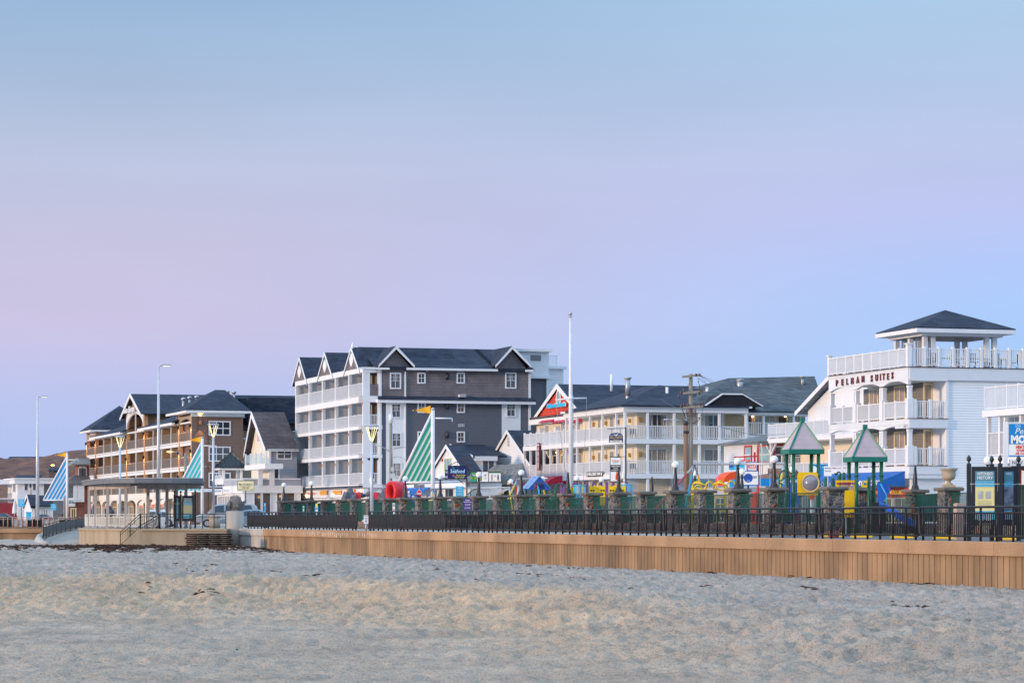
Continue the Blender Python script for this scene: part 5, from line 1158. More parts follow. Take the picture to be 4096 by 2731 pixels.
def shops():
    # house with the A gable under the seafood sign
    t,B=gable_front('house','white house with steep pointed gable and curtained window behind the seafood sign',1741,1880,1783,1870,1915,258,1792,1.6,sid_white,roofd)
    Fp=Pl('F'); fy=B.fy
    window(t,Fp,fy(1807),fy(1779),B.z(1877,0,1),B.z(1829,0,1),3,1,cream,mat('sky_glass',(.25,.42,.46)),.08,.05)
    m=MB(); c=fy(1791); m.poly([(-.06,c-.4,B.z(1818,0,c)),(-.06,c+.4,B.z(1818,0,c)),(-.06,c,B.z(1798,0,c))],(.05,0,0)); m.build('gable_vent',white,t)
    m=MB(); c=fy(1771); z=B.z(1840,0,c); m.box(-.12,0,c-.12,c+.12,z-.14,z+.14); m.build('alarm_box',redp,t)
    # cross wing: roof slope facing sideways
    B2=Fr(1899,270); t2=thing('house','white side wing with long dark roof between the pointed gable and the tall gable','building',B2.loc(),B2.th)
    sx=B2.sx; x1=sx(1985)
    ze=B2.z(1824,0,0); zk=B2.z(1785,0,5)+.3; L_=B2.fy(1811)
    m=MB(); m.box(0,x1,0,9,0,ze); m.poly([(0,0,ze),(0,9,ze),(0,L_,zk)],(.3,0,0)); m.build('wall',sid_white,t2)
    slabs(t2,'roof',[[(-.3,-.4,ze+.05),(x1+1,-.4,ze+.05),(x1+1,L_,zk),(-.3,L_,zk)],[(-.3,L_+6,ze+.05),(-.3,L_,zk),(x1+1,L_,zk),(x1+1,L_+6,ze)]],roofd)
    m=MB(); m.box(-.1,x1,-.45,-.3,ze-.45,ze); m.poly([(-.34,-.4,ze+.08),(-.34,L_,zk+.05),(-.34,L_,zk-.3),(-.34,-.4,ze-.3)],(.04,0,0)); m.build('fascia',white2,t2)
    window(t2,Pl('S'),sx(1932),sx(1975),B2.z(1888,2,0),B2.z(1843,2,0),2,1,white,glassb,.14,.1)
    window(t2,Pl('F'),B2.fy(1891),B2.fy(1882),B2.z(1879,0,1),B2.z(1845,0,1),1,2,white,glassb,.1,.06)
    # tall plain gable
    t3,B3=gable_front('house','tall plain white gable with small louvre vent beside the cream motel',1928,2148,1724,1915,1892,263,2035,5,sid_white,roofd)
    m=MB(); c=B3.fy(2036); 
    m.box(-.08,0,c-.32,c+.32,B3.z(1782,0,c),B3.z(1745,0,c)); v=m.build('gable_vent',white,t3)
    m=MB()
    for k in range(6): z=B3.z(1780-k*5.5,0,c); m.box(-.11,-.081,c-.24,c+.24,z,z+.07)
    m.build('louvre',mat('grey_louvre',(.2,.2,.22)),v)
    # low shop roofs along the street
    B4=Fr(2066,250); t4=thing('shop','low grey shingled shop with swimwear billboards on its street edge','building',B4.loc(),B4.th)
    fy=B4.fy; sx=B4.sx; L_=fy(1905); ze=B4.z(1925,0,2); 
    m=MB(); m.box(0,.5,-.3,L_,0,ze); m.build('wall',white2,t4)
    zk=B4.z(1853,.8,1)
    slabs(t4,'roof',[[(-.5,-.6,ze),(-.5,L_,ze),(.8,L_-3.5,zk),(.8,.5,zk)],[(-.5,-.6,ze),(.8,.5,zk),(1.0,-.6,ze)]],roofg)
    m=MB(); m.box(-.55,-.45,-.6,L_,ze-.3,ze+.03); m.build('gutter',mat('rusty_white',(.62,.58,.54),.6,0,1.2,col2=(.36,.22,.15)),t4)
    n=30; m=MB()
    for i in range(n): y=-.3+ (L_)*i/n; m.poly([(-.05,y,ze-.35),(-.05,y+(L_)/n*.92,ze-.35),(-1.3,y+(L_)/n*.92,ze-.95),(-1.3,y,ze-.95)],(0,0,-.03))
    for i in range(n): y=-.3+ (L_)*i/n; m.box(-1.32,-1.30,y,y+L_/n*.6,ze-1.15,ze-.96)
    m.build('tattered_awning',mat('grey_canvas',(.42,.41,.40),.9,.25,1.5),t4)
    for q0,q1 in ((-.3,L_*.45),(L_*.55,L_-.3)): m=MB(); m.box(-.04,-.002,q0,q1,.2,2.3); m.build('shop_shutter',mat('brown_shutter',(.10,.06,.05),.7,.2,2),t4)
    for k in range(4):
        m=MB(); y=1+k*2.2; m.box(-.08,-.05,y,y+1.3,1.7,2.35); m.build('poster',[mat('poster_blue',(.08,.16,.35),.5,.5,5),mat('poster_pale',(.45,.42,.40),.5,.4,5)][k%2],t4)
    # shop row under the sail sculpture
    B5=Fr(1880,250); t5=thing('shop','low white shop row with grey roof, blue awning and vape shop window','building',B5.loc(),B5.th)
    fy=B5.fy; L_=fy(1640); ze=B5.z(1932,0,2)
    m=MB(); m.box(0,3,0,L_,0,ze); m.build('wall',white2,t5)
    slabs(t5,'roof',[[(-.6,-.6,ze+.02),(-.6,L_+.5,ze+.02),(3,L_+.5,ze+.95),(3,-.6,ze+.95)]],roofg)
    m=MB(); m.box(-.66,-.5,-.6,L_+.5,ze-.4,ze+.05); m.build('fascia',white,t5)
    m=MB(); ya,yb=fy(1752),fy(1642); z=B5.z(1944,0,10); m.poly([(-.05,ya,z+.2),(-.05,yb,z+.2),(-1.3,yb,z-.35),(-1.3,ya,z-.35)],(0,0,-.03)); m.box(-1.33,-1.28,ya,yb,z-.7,z-.33); aw=m.build('awning',bluec,t5)
    text('MEXICO BAY',.36,signwhite,aw,(-1.34,yb-(yb-ya)*.36,z-.52),-90,depth=.005,bold=.01)
    for a,b in ((1660,1685),(1690,1715),(1720,1745)): window(t5,Pl('F'),fy(b),fy(a),.3,2.2,2,1,cream,glass2,.1,.06,name='shop_window')
    a,b=fy(1815),fy(1783); z0,z1=.8,B5.z(1940,0,a); window(t5,Pl('F'),a,b,z0,z1,1,1,white,blk,.12,.05,name='shop_window')
    m=MB(); m.box(-.07,-.05,a+.2,b-.2,z0+.9,z1-1.0); mm=m.build('window_poster',mat('magenta_screen',(.55,.03,.25),.4,.3,3,col2=(.05,.08,.45)),t5)
    text('THE HUB\nSMOKE & VAPE',.42,signwhite,mm,(-.08,(a+b)/2,(z0+z1)/2-.1),-90,width=(b-a)*.8,depth=.004,bold=.01)
    m=MB(); m.box(-.1,-.02,fy(1845),fy(1818),.2,2.6); m.box(-.1,-.02,fy(1930),fy(1855),.2,2.4); m.build('dark_doorway',dark,t5)
    # shirt factory kiosk
    B6=Fr(3118,172); t6=thing('kiosk','low brown roofed shirt kiosk with blue lettered awning behind the playground','building',B6.loc(),B6.th)
    sx=B6.sx; fy=B6.fy; x1=sx(3158); L_=fy(3062); ze=B6.z(1928,0,0)
    m=MB(); m.box(0,x1,0,L_,0,ze); m.build('wall',white2,t6)
    br=brickmat('rust_shingles',(.20,.10,.07),(.26,.14,.10),(.1,.05,.04),.5,.14,.01); zk=B6.z(1872,4,3)
    slabs(t6,'roof',[[(-1.2,-1.2,ze+.3),(x1+.4,-1.2,ze+.3),(x1+.4,4.5,zk),(3,4.5,zk)],[(-1.2,-1.2,ze+.3),(3,4.5,zk),(3,5,zk),(-1.2,L_+.6,ze+.3)]],br)
    m=MB(); za=ze+.17; zb=B6.z(1942,-1,0); m.poly([(-1.2,-1.25,za),(x1,-1.25,za),(x1,-2.1,zb+.42),(-2.1,-2.1,zb+.42)],(0,0,-.03)); m.poly([(-1.2,-1.25,za),(-2.1,-2.1,zb+.42),(-2.1,L_+.8,zb+.42),(-1.2,L_+.3,za)],(0,0,-.03))
    m.build('awning_top',mat('faded_blue_canvas',(.10,.20,.30),.8,0,6,col2=(.45,.52,.58),streak=True),t6)
    m=MB(); m.box(-2.14,x1,-2.14,-2.08,zb-.05,zb+.42); m.box(-2.14,-2.08,-2.07,L_+.8,zb-.05,zb+.42); av=m.build('awning_valance',mat('bright_blue_canvas',(.01,.25,.62),.7,.08,3),t6)
    text('THE SHIRT FACTORY',.34,signwhite,av,(-2.15,L_*.5-.6,zb+.18),-90,width=2.6,depth=.004,shear=.25,bold=.01)
    text('SHIRT FACTORY',.34,signwhite,av,(-.2,-2.15,zb+.18),0,width=2.0,depth=.004,shear=.25,bold=.01)
    for k,(x,y) in enumerate(((-.02,1.0),(-.02,3.4))): m=MB(); m.box(x-.15,x-.03,y,y+.9,0,2.4); m.build('menu_board',[orange,signred][k],t6)
    # orange awning shop and pizza corner
    B7=Fr(2955,190); t7=thing('shop','small grey shop with rounded orange canvas awning under the pizza signs','building',B7.loc(),B7.th)
    fy=B7.fy; sx=B7.sx
    m=MB(); m.box(0,5,0,6,0,2.9); m.build('wall',mat('grey_wall',(.40,.40,.42),.7,.1,1),t7)
    ya=0.2; yb=fy(2914); n=7; m=MB(); zc=B7.z(1926,-1,2); xx=[]
    for i in range(n+1):
        q=math.pi/2*i/n; xx.append((-1.0*math.sin(q),zc+.68*math.cos(q)))
    for i in range(n): m.poly([(xx[i][0],ya,xx[i][1]),(xx[i][0],yb,xx[i][1]),(xx[i+1][0],yb,xx[i+1][1]),(xx[i+1][0],ya,xx[i+1][1])],(0.02,0,-.03))
    m.poly([(0,ya,zc)]+[(x,ya,z) for x,z in xx],(0,.03,0)); m.poly([(0,yb,zc)]+[(x,yb,z) for x,z in xx],(0,-.03,0)); m.box(-1.03,-.99,ya,yb,zc-.3,zc)
    aw=m.build('awning',mat('orange_canvas',(.85,.09,.015),.7,.06,3),t7); text('DRIVE-IN',.42,mat('dark_red_ink',(.30,.03,.02)),aw,(-1.05,(ya+yb)/2,zc-.12),-90,width=1.6,depth=.005)
    window(t7,Pl('F'),.6,1.6,.1,2.2,1,1,white,glass,.12,.05,name='door'); window(t7,Pl('F'),2.4,4.4,.8,2.1,2,1,white,glassb,.1,.05,name='shop_window')
    m=MB(); m.box(1.2,9,-4,-1.2,0,3.6); m.build('rear_kitchen',mat('grey_wall',(.4,.4,.42)),t7)
shops()
def far_blocks():
    B=Fr(70,412); t=thing('building','far white two-storey block with flat roof and railed corner gallery','building',B.loc(),B.th)
    sx=B.sx; fy=B.fy; S=Pl('S'); Fp=Pl('F'); x1=sx(236); zt=B.z(1915,0,0); 
    m=MB(); m.box(0,sx(176),0,12,0,zt); m.build('wall',sid_white,t)
    m=MB(); m.box(sx(176)+.02,x1+3,2.5,12,0,zt-.002); m.build('recess_wall',mat('grey_wall',(.4,.4,.42)),t)
    m=MB(); m.box(-.5,x1+3.2,-.5,12.5,zt-.7,zt-.05); m.box(-.65,x1+3.4,-.65,12.6,zt-.05,zt+.15); m.box(-3,-.5,6,14,zt-.7,zt); m.build('cornice',white,t)
    m=MB(); z=B.z(1990,0,0); m.box(-.1,x1+3,-.12,.0,z-.3,z); m.box(-3,0,4,16,z-.2,z); m.build('floor_band',white,t)
    window(t,S,sx(99),sx(144),B.z(1960,2,0),B.z(1932,2,0),3,1,white,glassb,.2,.25); window(t,Fp,2.2,5,B.z(1966,0,2),B.z(1934,0,2),2,1,white,glassb,.2,.2)
    for k in range(3):
        m=MB(); y=8+k*4; m.box(-2.9,-2.6,y,y+.3,0,zt-.7); m.build('post',white,t)
    railing(t,Pl('F',-2.8),6,16,z,1.2,m=white2,pick=.25,pw=.12); railing(t,Pl('F',-2.8),6,16,.0,1.4,m=white2,pick=.25,pw=.12,posts=2)
    m=MB(); m.box(-3.2,-.5,.8,5.2,0,3.0); m.build('red_shop',mat('dark_red_wall',(.30,.03,.04),.6,.1,2),t)
    m=MB(); z=B.z(1999,-3,3); m.box(-3.35,-3.2,1.2,4.6,z-.45,z+.45); p=m.build('shop_sign',signwhite,t); text('Fried Dough',.6,signred,p,(-3.37,2.9,z),-90,width=3,depth=.01)
    m=MB(); m.box(-3.25,-3.19,3.8,4.8,0,2.2); m.build('door',mat('pale_door',(.5,.5,.48)),t)
    # small white cottage, dark roof
    t2,B2=gable_front('house','tiny white cottage with dark roof between the blue parking signs',97,127,1980,2028,2027,380,113,1,sid_white,roofd,ov=.2)
    x1=B2.sx(215); ze=B2.z(2021,0,0); zk=B2.z(1980,0,3); m=MB(); m.box(.9,x1,0,B2.fy(97),0,ze); m.build('side_wall',white2,t2)
    slabs(t2,'side_roof',[[(-.2,-.4,ze),(x1,-.4,ze),(x1,3,zk),(-.2,3,zk)]],roofd)
    for a,b in ((139,150),(163,172),(175,190)): window(t2,Pl('S'),B2.sx(a),B2.sx(b),.2,ze-.6,2,1,white,glass2,.15,.1)
    # brick corner with arched windows and slate mansards
    B3=Fr(300,400); t3=thing('building','red brick corner building with arched windows and grey mansard roofs','building',B3.loc(),B3.th)
    sx=B3.sx; fy=B3.fy; x1=sx(360); bk=brick
    z1=B3.z(2007,0,0); m=MB(); m.box(-1,x1,-1,4,0,z1); m.build('ground_storey',bk,t3)
    m=MB(); m.box(.5,x1,.8,3.5,z1,B3.z(1858,0,0)); 
    m.build('wall',bk,t3)
    z2=B3.z(1855,0,0); m=MB(); m.poly([(-.6,-.6,z2),(x1,-.6,z2),(x1,.6,z2+.85),(.6,.6,z2+.85)],(0,0,-.15)); m.poly([(-.6,-.6,z2),(.6,.6,z2+.85),(.6,3,z2+.85),(-.6,4,z2)],(0,0,-.15)); m.box(.5,x1,.5,3.4,z2+.7,z2+.92); m.build('mansard_roof',mat('slate_green',(.20,.22,.21),.8,.15,2),t3)
    z3=B3.z(1935,0,0); m=MB(); 
    m.poly([(-2.2,-2,z3),(x1,-2,z3),(x1,.8,z3+1.3),(.2,.8,z3+1.3)],(0,0,-.15)); m.poly([(-2.2,-2,z3),(.2,.8,z3+1.3),(.2,3,z3+1.3),(-2.2,4,z3)],(0,0,-.15)); m.build('lower_mansard',mat('slate_grey',(.13,.12,.12),.85,.2,2),t3)
    for px in (301,316,329):
        x=sx(px,-1.5); m=MB(); m.box(x-.25,x+.25,-1.8,-1.4,z1,z3-.1); m.build('column',white,t3)
    for px in (326,337):
        m=MB(); x=sx(px-2,.8); zc=B3.z(1875,0,0); m.poly([(x-.45,.76,zc-2.2),(x+.45,.76,zc-2.2)]+[(x+.45*math.cos(math.pi*k/8),.76,zc+.45*math.sin(math.pi*k/8)) for k in range(9)],(0,-.06,0)); w=m.build('arched_window',white,t3)
        m=MB(); m.box(x-.3,x+.3,.66,.69,zc-2,zc+.1); m.build('pane',glassb,w)
    m=MB(); z=B3.z(1955,-2,2); m.box(-2.0,-1.1,-1,4,z-4,z-3.6); m.build('balcony_floor',blackp,t3)
    m=MB(); x=sx(285,-1.1); z=2.2; m.box(sx(272,-1.1),sx(300,-1.1),-1.3,-1.0,z+.2,z+1.4); p=m.build('shop_sign',signwhite,t3); text('SURF SHOP',.6,signgreen,p,((sx(272,-1.1)+sx(300,-1.1))/2,-1.32,z+.8),0,width=.9,depth=.01)
    window(t3,Pl('S',-1),sx(283),sx(296),.2,2.0,2,1,cream,warm_dark,.2,.1)
warm_dark=mat('dim_shop_glass',(.12,.07,.03),.2,.4,1.5,spec=.6)
far_blocks()

def bluff_roofs():
    for i,(a,b,yt,yb,Y,lab) in enumerate(((33,262,1824,1836,545,'long dark roofed block along the top of the brown bluff'),(60,150,1898,1912,452,'low dark roof among the scrub just above the white block'),(196,262,1866,1880,470,'dark roof half way up the brown bluff near the orange lamp'))):
        p=at((a+b)/2,yb,Y); w=(b-a)*Y/F; h=(yb-yt)*Y/F
        t=thing('house',lab,'building',(p.x,Y,p.z))
        m=MB(); m.box(-w/2,w/2,0,4,-1.2,.1); m.build('wall',mat('dim_wall',(.12,.10,.10),.8,.2,1),t)
        m=MB(); m.poly([(-w/2-.2,-.5,0),(w/2+.2,-.5,0),(w/2+.2,3,h),(-w/2-.2,3,h)],(0,0,-.15)); m.build('roof',roofd,t)
bluff_roofs()
# ================================================================ beach terrace with pergola, stairs, ramp and fish column
tanc=mat('terrace_concrete',(.30,.23,.155),.9,0,.9,col2=(.43,.345,.245),bump=.3,bscale=10,streak=True)
pathm=mat('sandy_path',(.26,.23,.20),.95,0,1.2,col2=(.38,.34,.29),bump=.4,bscale=8)
def X_(px,Y): return (px-CX)*Y/F
def terrace():
    t=thing('terrace','tan concrete beach terrace with rounded corner and stair wall under the pergola','terrace')
    out=[(X_(905,194),194),(X_(566,194),194),(X_(566,194),196.2),(-27.4,196.2),(-28.6,197.0),(-30.2,199.6),(-31.6,203),(-32.6,207),(-33.2,212),(-33.6,218),(-30,222),(X_(905,200),203.5)]
    m=MB(); m.poly([(x,y,-.16) for x,y in out],(0,0,-1.75)); m.build('retaining_wall',tanc,t)
    c=Vector((-27,205,0)); o2=[(x+(x-c.x)/max(1,(Vector((x,y,0))-c).length)*.08,y+(y-c.y)/max(1,(Vector((x,y,0))-c).length)*.08) for x,y in out]
    m=MB(); m.poly([(x,y,-.159) for x,y in o2],(0,0,.155)); m.build('coping',tanc,t,bevel=.02)
    # stair wall and steps going down to the sand
    xa,xb=X_(566,194),X_(470,194); m=MB(); m.poly([(xa,194,-.004),(xa,194,-1.9),(xb-.1,194,-1.9),(xb-.1,194,-1.46),(xb+.05,194,-1.38),(xa-.25,194,-.004)],(0,.28,0)); m.build('stair_wall',tanc,t)
    m=MB(); n=9
    for i in range(n): x0=xa-(xa-xb)*(i)/n; m.box(x0-(xa-xb)/n,x0,194.29,196.15,-1.9,-.16-1.3*(i+1)/n)
    m.build('steps',tanc,t)
    # small white litter at the foot
    for px,py,w,lab in ((369,2171,.16,'crumpled white cup on the sand at the terrace foot'),(449,2172,.3,'flat white scrap of paper by the terrace foot')):
        p=at(px,py,196); q=MB(); q.poly([(-w,-.08,0),(w*.8,-.1,.02),(w,.1,.05),(-w*.7,.09,.03)],(0,0,.06)); tag(q.build('litter',white,loc=(p.x,p.y-6,-1.50)),lab,'litter')
terrace()
def pergola():
    t=thing('pergola','long pale grey timber pergola with curved slatted roof on the beach terrace','pergola')
    pm_=mat('grey_paint_timber',(.45,.44,.46),.6,.08,2,bump=.1); pb=mat('weathered_beam',(.48,.42,.40),.75,.15,3,streak=True); rf=mat('grey_rafter',(.15,.16,.18),.6,.08,2)
    L=[(357,216.5),(383,212.5),(431,207.5),(504,203)]
    Rr=[(592,210),(630,210.6),(668,211.2),(706,211.8),(744,212.4)]
    pts=[(X_(a,b),b) for a,b in L]; ptr=[(X_(a,b),b) for a,b in Rr]
    for x,y in pts+ptr:
        m=MB(); m.box(x-.11,x+.11,y-.11,y+.11,-.01,3.25 if (x,y) in pts else 3.2); m.box(x-.15,x+.15,y-.15,y+.15,-.008,.12); m.build('post',pm_,t)
    zt=3.25
    ext=[(pts[0][0]-.3,pts[0][1]+2)]+pts+[(pts[-1][0]+1.0,pts[-1][1]-1.4)]
    m=MB()
    for a,b in zip(pts,pts[1:]): m.bar((a[0],a[1],zt-.13),(b[0],b[1],zt-.13),.10,.36)
    a,b=pts[-2],pts[-1]; d=(Vector((b[0]-a[0],b[1]-a[1],0))).normalized(); m.bar((b[0],b[1],zt-.1),(b[0]+d.x*1.1,b[1]+d.y*1.1,zt-.1),.10,.30)
    m.build('beam',pb,t)
    m=MB(); 
    for a,b in zip(ptr,ptr[1:]): m.bar((a[0],a[1],zt-.13),(b[0],b[1],zt-.13),.10,.36)
    m.bar((ptr[0][0]-.8,ptr[0][1],zt-.1),(ptr[0][0],ptr[0][1],zt-.1),.10,.3); m.bar((ptr[-1][0],ptr[-1][1],zt-.1),(ptr[-1][0]+1.2,ptr[-1][1],zt-.1),.10,.3)
    m.build('beam',pb,t)
    # the roof: two long edge boards, radiating slats between the inner and outer rim
    outer=[(X_(330,218),218),(X_(352,211),211),(X_(384,206),206),(X_(424,202),202),(X_(478,199.5),199.5),(X_(540,198.6),198.6),(X_(612,198.6),198.6),(X_(690,198.8),198.8),(X_(760,199.2),199.2),(X_(812,199.8),199.8)]
    inner=[(X_(402,222),222),(X_(430,220),220),(X_(460,218),218),(X_(500,216.5),216.5),(X_(545,215.6),215.6),(X_(600,215),215),(X_(660,215),215),(X_(710,215.2),215.2),(X_(765,215.6),215.6),(X_(815,216),216)]
    m=MB()
    for P in (outer,inner):
        for a,b in zip(P,P[1:]): m.bar((a[0],a[1],zt+.20),(b[0],b[1],zt+.20),.06,.34)
    m.build('rim_board',rf,t)
    m=MB(); k=9
    for i in range(9):
        for j in range(k):
            u=j/k; a=Vector(outer[i]).lerp(Vector(outer[i+1]),u); b=Vector(inner[i]).lerp(Vector(inner[i+1]),u)
            m.bar((a.x,a.y,zt+.24),(b.x,b.y,zt+.24),.055,.24)
    m.build('slat',rf,t)
    m=MB(); k=26
    for r_ in range(k):
        u=(r_+.5)/k
        P=[Vector(outer[i]).lerp(Vector(inner[i]),u) for i in range(10)]
        for a,b in zip(P,P[1:]): m.bar((a.x,a.y,zt+.40),(b.x,b.y,zt+.40),.30,.03)
    m.build('roof_strip',mat('pale_roof_strip',(.55,.57,.60),.6,.06,2),t)
    # pale railings between the curved posts
    wr=mat('cream_rail',(.70,.68,.62),.5,.05,4)
    r=thing('railing','cream painted railing panels between the curved pergola posts','railing')
    P=[(X_(340,222),222)]+[(X_(a,b-.1),b-.1) for a,b in L]+[(X_(560,200.5),200.5),(X_(640,200.2),200.2)]
    for a,b in zip(P,P[1:]):
        A=Vector((a[0],a[1],0)); Bv=Vector((b[0],b[1],0)); d=(Bv-A).normalized()*.2
        rail_panel(A+d,Bv-d,r,wr,h=1.02,pitch=1.3,pick=.12,pw=.02,post=.06)
pergola()
def terrace_rails():
    r=thing('railing','black handrail down the terrace stairs and along its straight edge','railing')
    def hr(a,b,za,zb,Y,posts=3,mid=True):
        xa,xb=X_(a,Y),X_(b,Y); m=MB(); m.tube([(xa,Y,za+1.06),(xb,Y,zb+1.06)],.03,6); m.tube([(xa,Y,za+.86),(xb,Y,zb+.86)],.022,6); m.tube([(xa,Y,za+.16),(xb,Y,zb+.16)],.022,6)
        n=int(abs(xb-xa)/.12)
        for i in range(n+1):
            u=i/n; x=xa+(xb-xa)*u; z=za+(zb-za)*u; m.bar((x,Y,z+.16),(x,Y,z+.86),.016,.016)
        for i in range(posts+1):
            u=i/posts; x=xa+(xb-xa)*u; z=za+(zb-za)*u; m.tube([(x,Y,z),(x,Y,z+1.06)],.028,6)
        m.build('panel',fm,r)
    hr(482,560,-1.30,-.02,194.15,2); hr(520,640,-1.30,-.02,196.6,2); 
    for a,b in ((563,637),(641,760),(764,903)): hr(a,b,-.02,-.02,194.15,3)
    # curved ramp railing
    r2=thing('railing','curved dark metal railing following the sandy ramp','railing')
    C=[(173,234,-.97),(196,242,-.86),(226,250,-.68),(262,258,-.48),(303,265,-.30),(347,270,-.17)]
    pts=[Vector((X_(a,b),b,z)) for a,b,z in C]
    m=MB(); U=Vector((0,0,1))
    for h,rad in ((1.12,.035),(.92,.025),(.18,.025)): m.tube([p+U*h for p in pts],rad,6)
    m.build('rail',fm,r2); 
    for a,b in zip(pts,pts[1:]):
        m=MB(); n=14
        for i in range(n): p=a.lerp(b,i/n); m.bar(p+U*.18,p+U*.92,.03,.03)
        m.tube([a,a+U*1.12],.04,6); mid=a.lerp(b,.5); m.tube([mid-U*.1,mid+U*1.12],.035,6); m.build('panel',fm,r2)
    m=MB(); 
    for a,b in zip(pts,pts[1:]): m.bar(a+U*.55,b+U*.55,.02,.74)
    m.build('mesh_screen',mat('grey_mesh',(.10,.11,.12),.8,.3,3),r2)
    # ramp and its kerb
    rp=thing('ramp','sandy curved access ramp with rounded concrete kerb leading down to the beach','ramp')
    lft=[(156,229,-1.45),(158,236,-1.25),(172,244,-1.02),(205,252,-.82),(245,259,-.62),(290,266,-.44),(340,271,-.30)]
    rgt=[(345,212,-1.62),(343,218,-1.5),(342,226,-1.3),(342,236,-1.02),(345,248,-.75),(352,260,-.45),(362,271,-.30)]
    m=MB(); vs=[]; 
    for a,b in zip(lft,rgt):
        A=Vector((X_(a[0],a[1]),a[1],a[2])); Bv=Vector((X_(b[0],b[1]),b[1],b[2])); vs+= [A.lerp(Bv,k/6) for k in range(7)]
    m.add(vs,[(i*7+k,i*7+k+1,(i+1)*7+k+1,(i+1)*7+k) for i in range(6) for k in range(6)],0,True); m.build('surface',pathm,rp)
    kp=[(200,222,-1.62),(176,222,-1.52),(160,226,-1.42),(154,233,-1.25),(160,240,-1.08),(180,247,-.94),(215,254,-.76),(255,261,-.56),(300,267,-.40),(345,272,-.27)]
    m=MB()
    P=[Vector((X_(a,b),b,z)) for a,b,z in kp]
    for a,b in zip(P,P[1:]): m.bar(a+U*(-.35),b+U*(-.35),.7,1.0)
    m.tube([p+U*.12 for p in P],.34,8)
    m.build('kerb',palec,rp)
terrace_rails()
def left_wall():
    t=thing('sea_wall','short tan concrete wall section at the far side of the ramp','wall')
    x0,x1=X_(-500,286),X_(172,286); m=MB(); m.box(x0,x1-.1,286.1,286.6,-2.6,-.80); m.build('grooved_face',panelm,t); m=MB(); m.box(x0,x1,285.9,286.8,-.80,-.33); m.build('coping',agg,t,bevel=.03)
    r=thing('railing','bronze railing with sagging grey fabric screens on the far wall section','railing')
    br=mat('bronze_rail',(.42,.27,.20),.5,.1,4); px=-60; k=0
    for a,b in ((-80,-5),(-5,50),(50,108),(108,172),(172,235),(235,325)):
        Y=286.3 if b<=172 else 292+ (a-172)*.12
        A=Vector((X_(a+1,Y),Y,-.33)); Bv=Vector((X_(b-1,Y),Y,-.33)); m=MB()
        m.tube([A+Vector((0,0,1.14)),Bv+Vector((0,0,1.14))],.035,6); m.tube([A+Vector((0,0,.95)),Bv+Vector((0,0,.95))],.025,6); m.tube([A+Vector((0,0,.14)),Bv+Vector((0,0,.14))],.025,6)
        for i in range(4): p=A.lerp(Bv,i/3); m.tube([p,p+Vector((0,0,1.14))],.05,6)
        m.build('panel',br,r)
        m=MB(); n=24; rows=5; vs=[]
        for j in range(rows+1):
            for i in range(n+1):
                u=i/n; q=A.lerp(Bv,u); sag=(math.sin(math.pi*((u*3)%1))) ; vs.append((q.x,q.y+.06+.05*math.sin(j*2.2+u*9),-.33+.18+.74*j/rows-.07*sag*((j%2)*.6+.4)))
        m.add(vs,[(j*(n+1)+i,j*(n+1)+i+1,(j+1)*(n+1)+i+1,(j+1)*(n+1)+i) for j in range(rows) for i in range(n)],0,True)
        m.build('fabric_screen',mat('grey_fabric',(.30,.28,.28),.8,0,1.5,col2=(.42,.40,.40)) if k%2==0 else screen,r); k+=1
left_wall()
def fish():
    t=thing('column','round concrete column where the sea wall meets the terrace','column',(X_(940,199),199,0)); m=MB(); m.cyl(0,0,-2.0,1.26,.63,n=28); m.build('shaft',mat('warm_concrete',(.38,.34,.30),.9,.12,1.3,bump=.3,bscale=12,streak=True),t)
    m=MB(); m.cyl(0,0,-2.0,-1.45,1.0,.75,n=20); m.build('footing',palec,t)
    f=thing('fish_sculpture','round grey carved stone sunfish standing on the concrete column','sculpture',(X_(940,199),199,1.24))
    sm=mat('carved_stone',(.16,.155,.15),.9,.25,5,bump=1.0,bscale=14)
    m=MB(); m.ball((0.02,0,.56),.50,20,sc=(1.05,.5,.98)); 
    m.tube([(-.30,0,.5),(-.50,0,.5),(-.62,0,.5)],[.34,.16,.05],10)
    m.poly([(.42,0,.35),(.75,0,.15),(.70,0,.5),(.78,0,.82),(.42,0,.66)],(0,.1,0)); m.build('body',sm,f)
    m=MB()
    for i in range(8):
        a=math.pi*(.25+.5*i/7); x=.02+.50*math.cos(a); z=.56+.48*math.sin(a); m.poly([(x-.07,-.03,z-.06),(x+.07,-.03,z-.06),(x+.04,-.03,z+.20)],(0,.07,0))
    m.build('dorsal_fin',sm,f)
    m=MB(); m.poly([(-.05,-.27,.45),(.25,-.30,.62),(.28,-.30,.25)],(0,.05,0)); m.build('side_fin',sm,f)
    m=MB(); m.ball((-.33,-.17,.66),.05,8); m.build('eye',blackp,f)
    m=MB(); m.box(-.25,.25,-.2,.2,-.005,.12); m.build('plinth',sm,f)
    # dark carved figure behind the pergola
    g=thing('sculpture','dark stone bird-like sculpture half hidden behind a pergola post','sculpture',(X_(444,232),232,0)); m=MB(); m.ball((0,0,1.05),.42,14,sc=(.8,.6,1.25)); m.ball((-.12,0,.35),.4,14,sc=(1,.7,.9)); m.ball((-.1,0,1.6),.18,10); m.build('body',mat('dark_stone',(.05,.05,.07),.5,.2,5),g)
    m=MB(); m.cyl(0,0,-.02,.28,.8,n=20); m.build('plinth',palec,g)
fish()
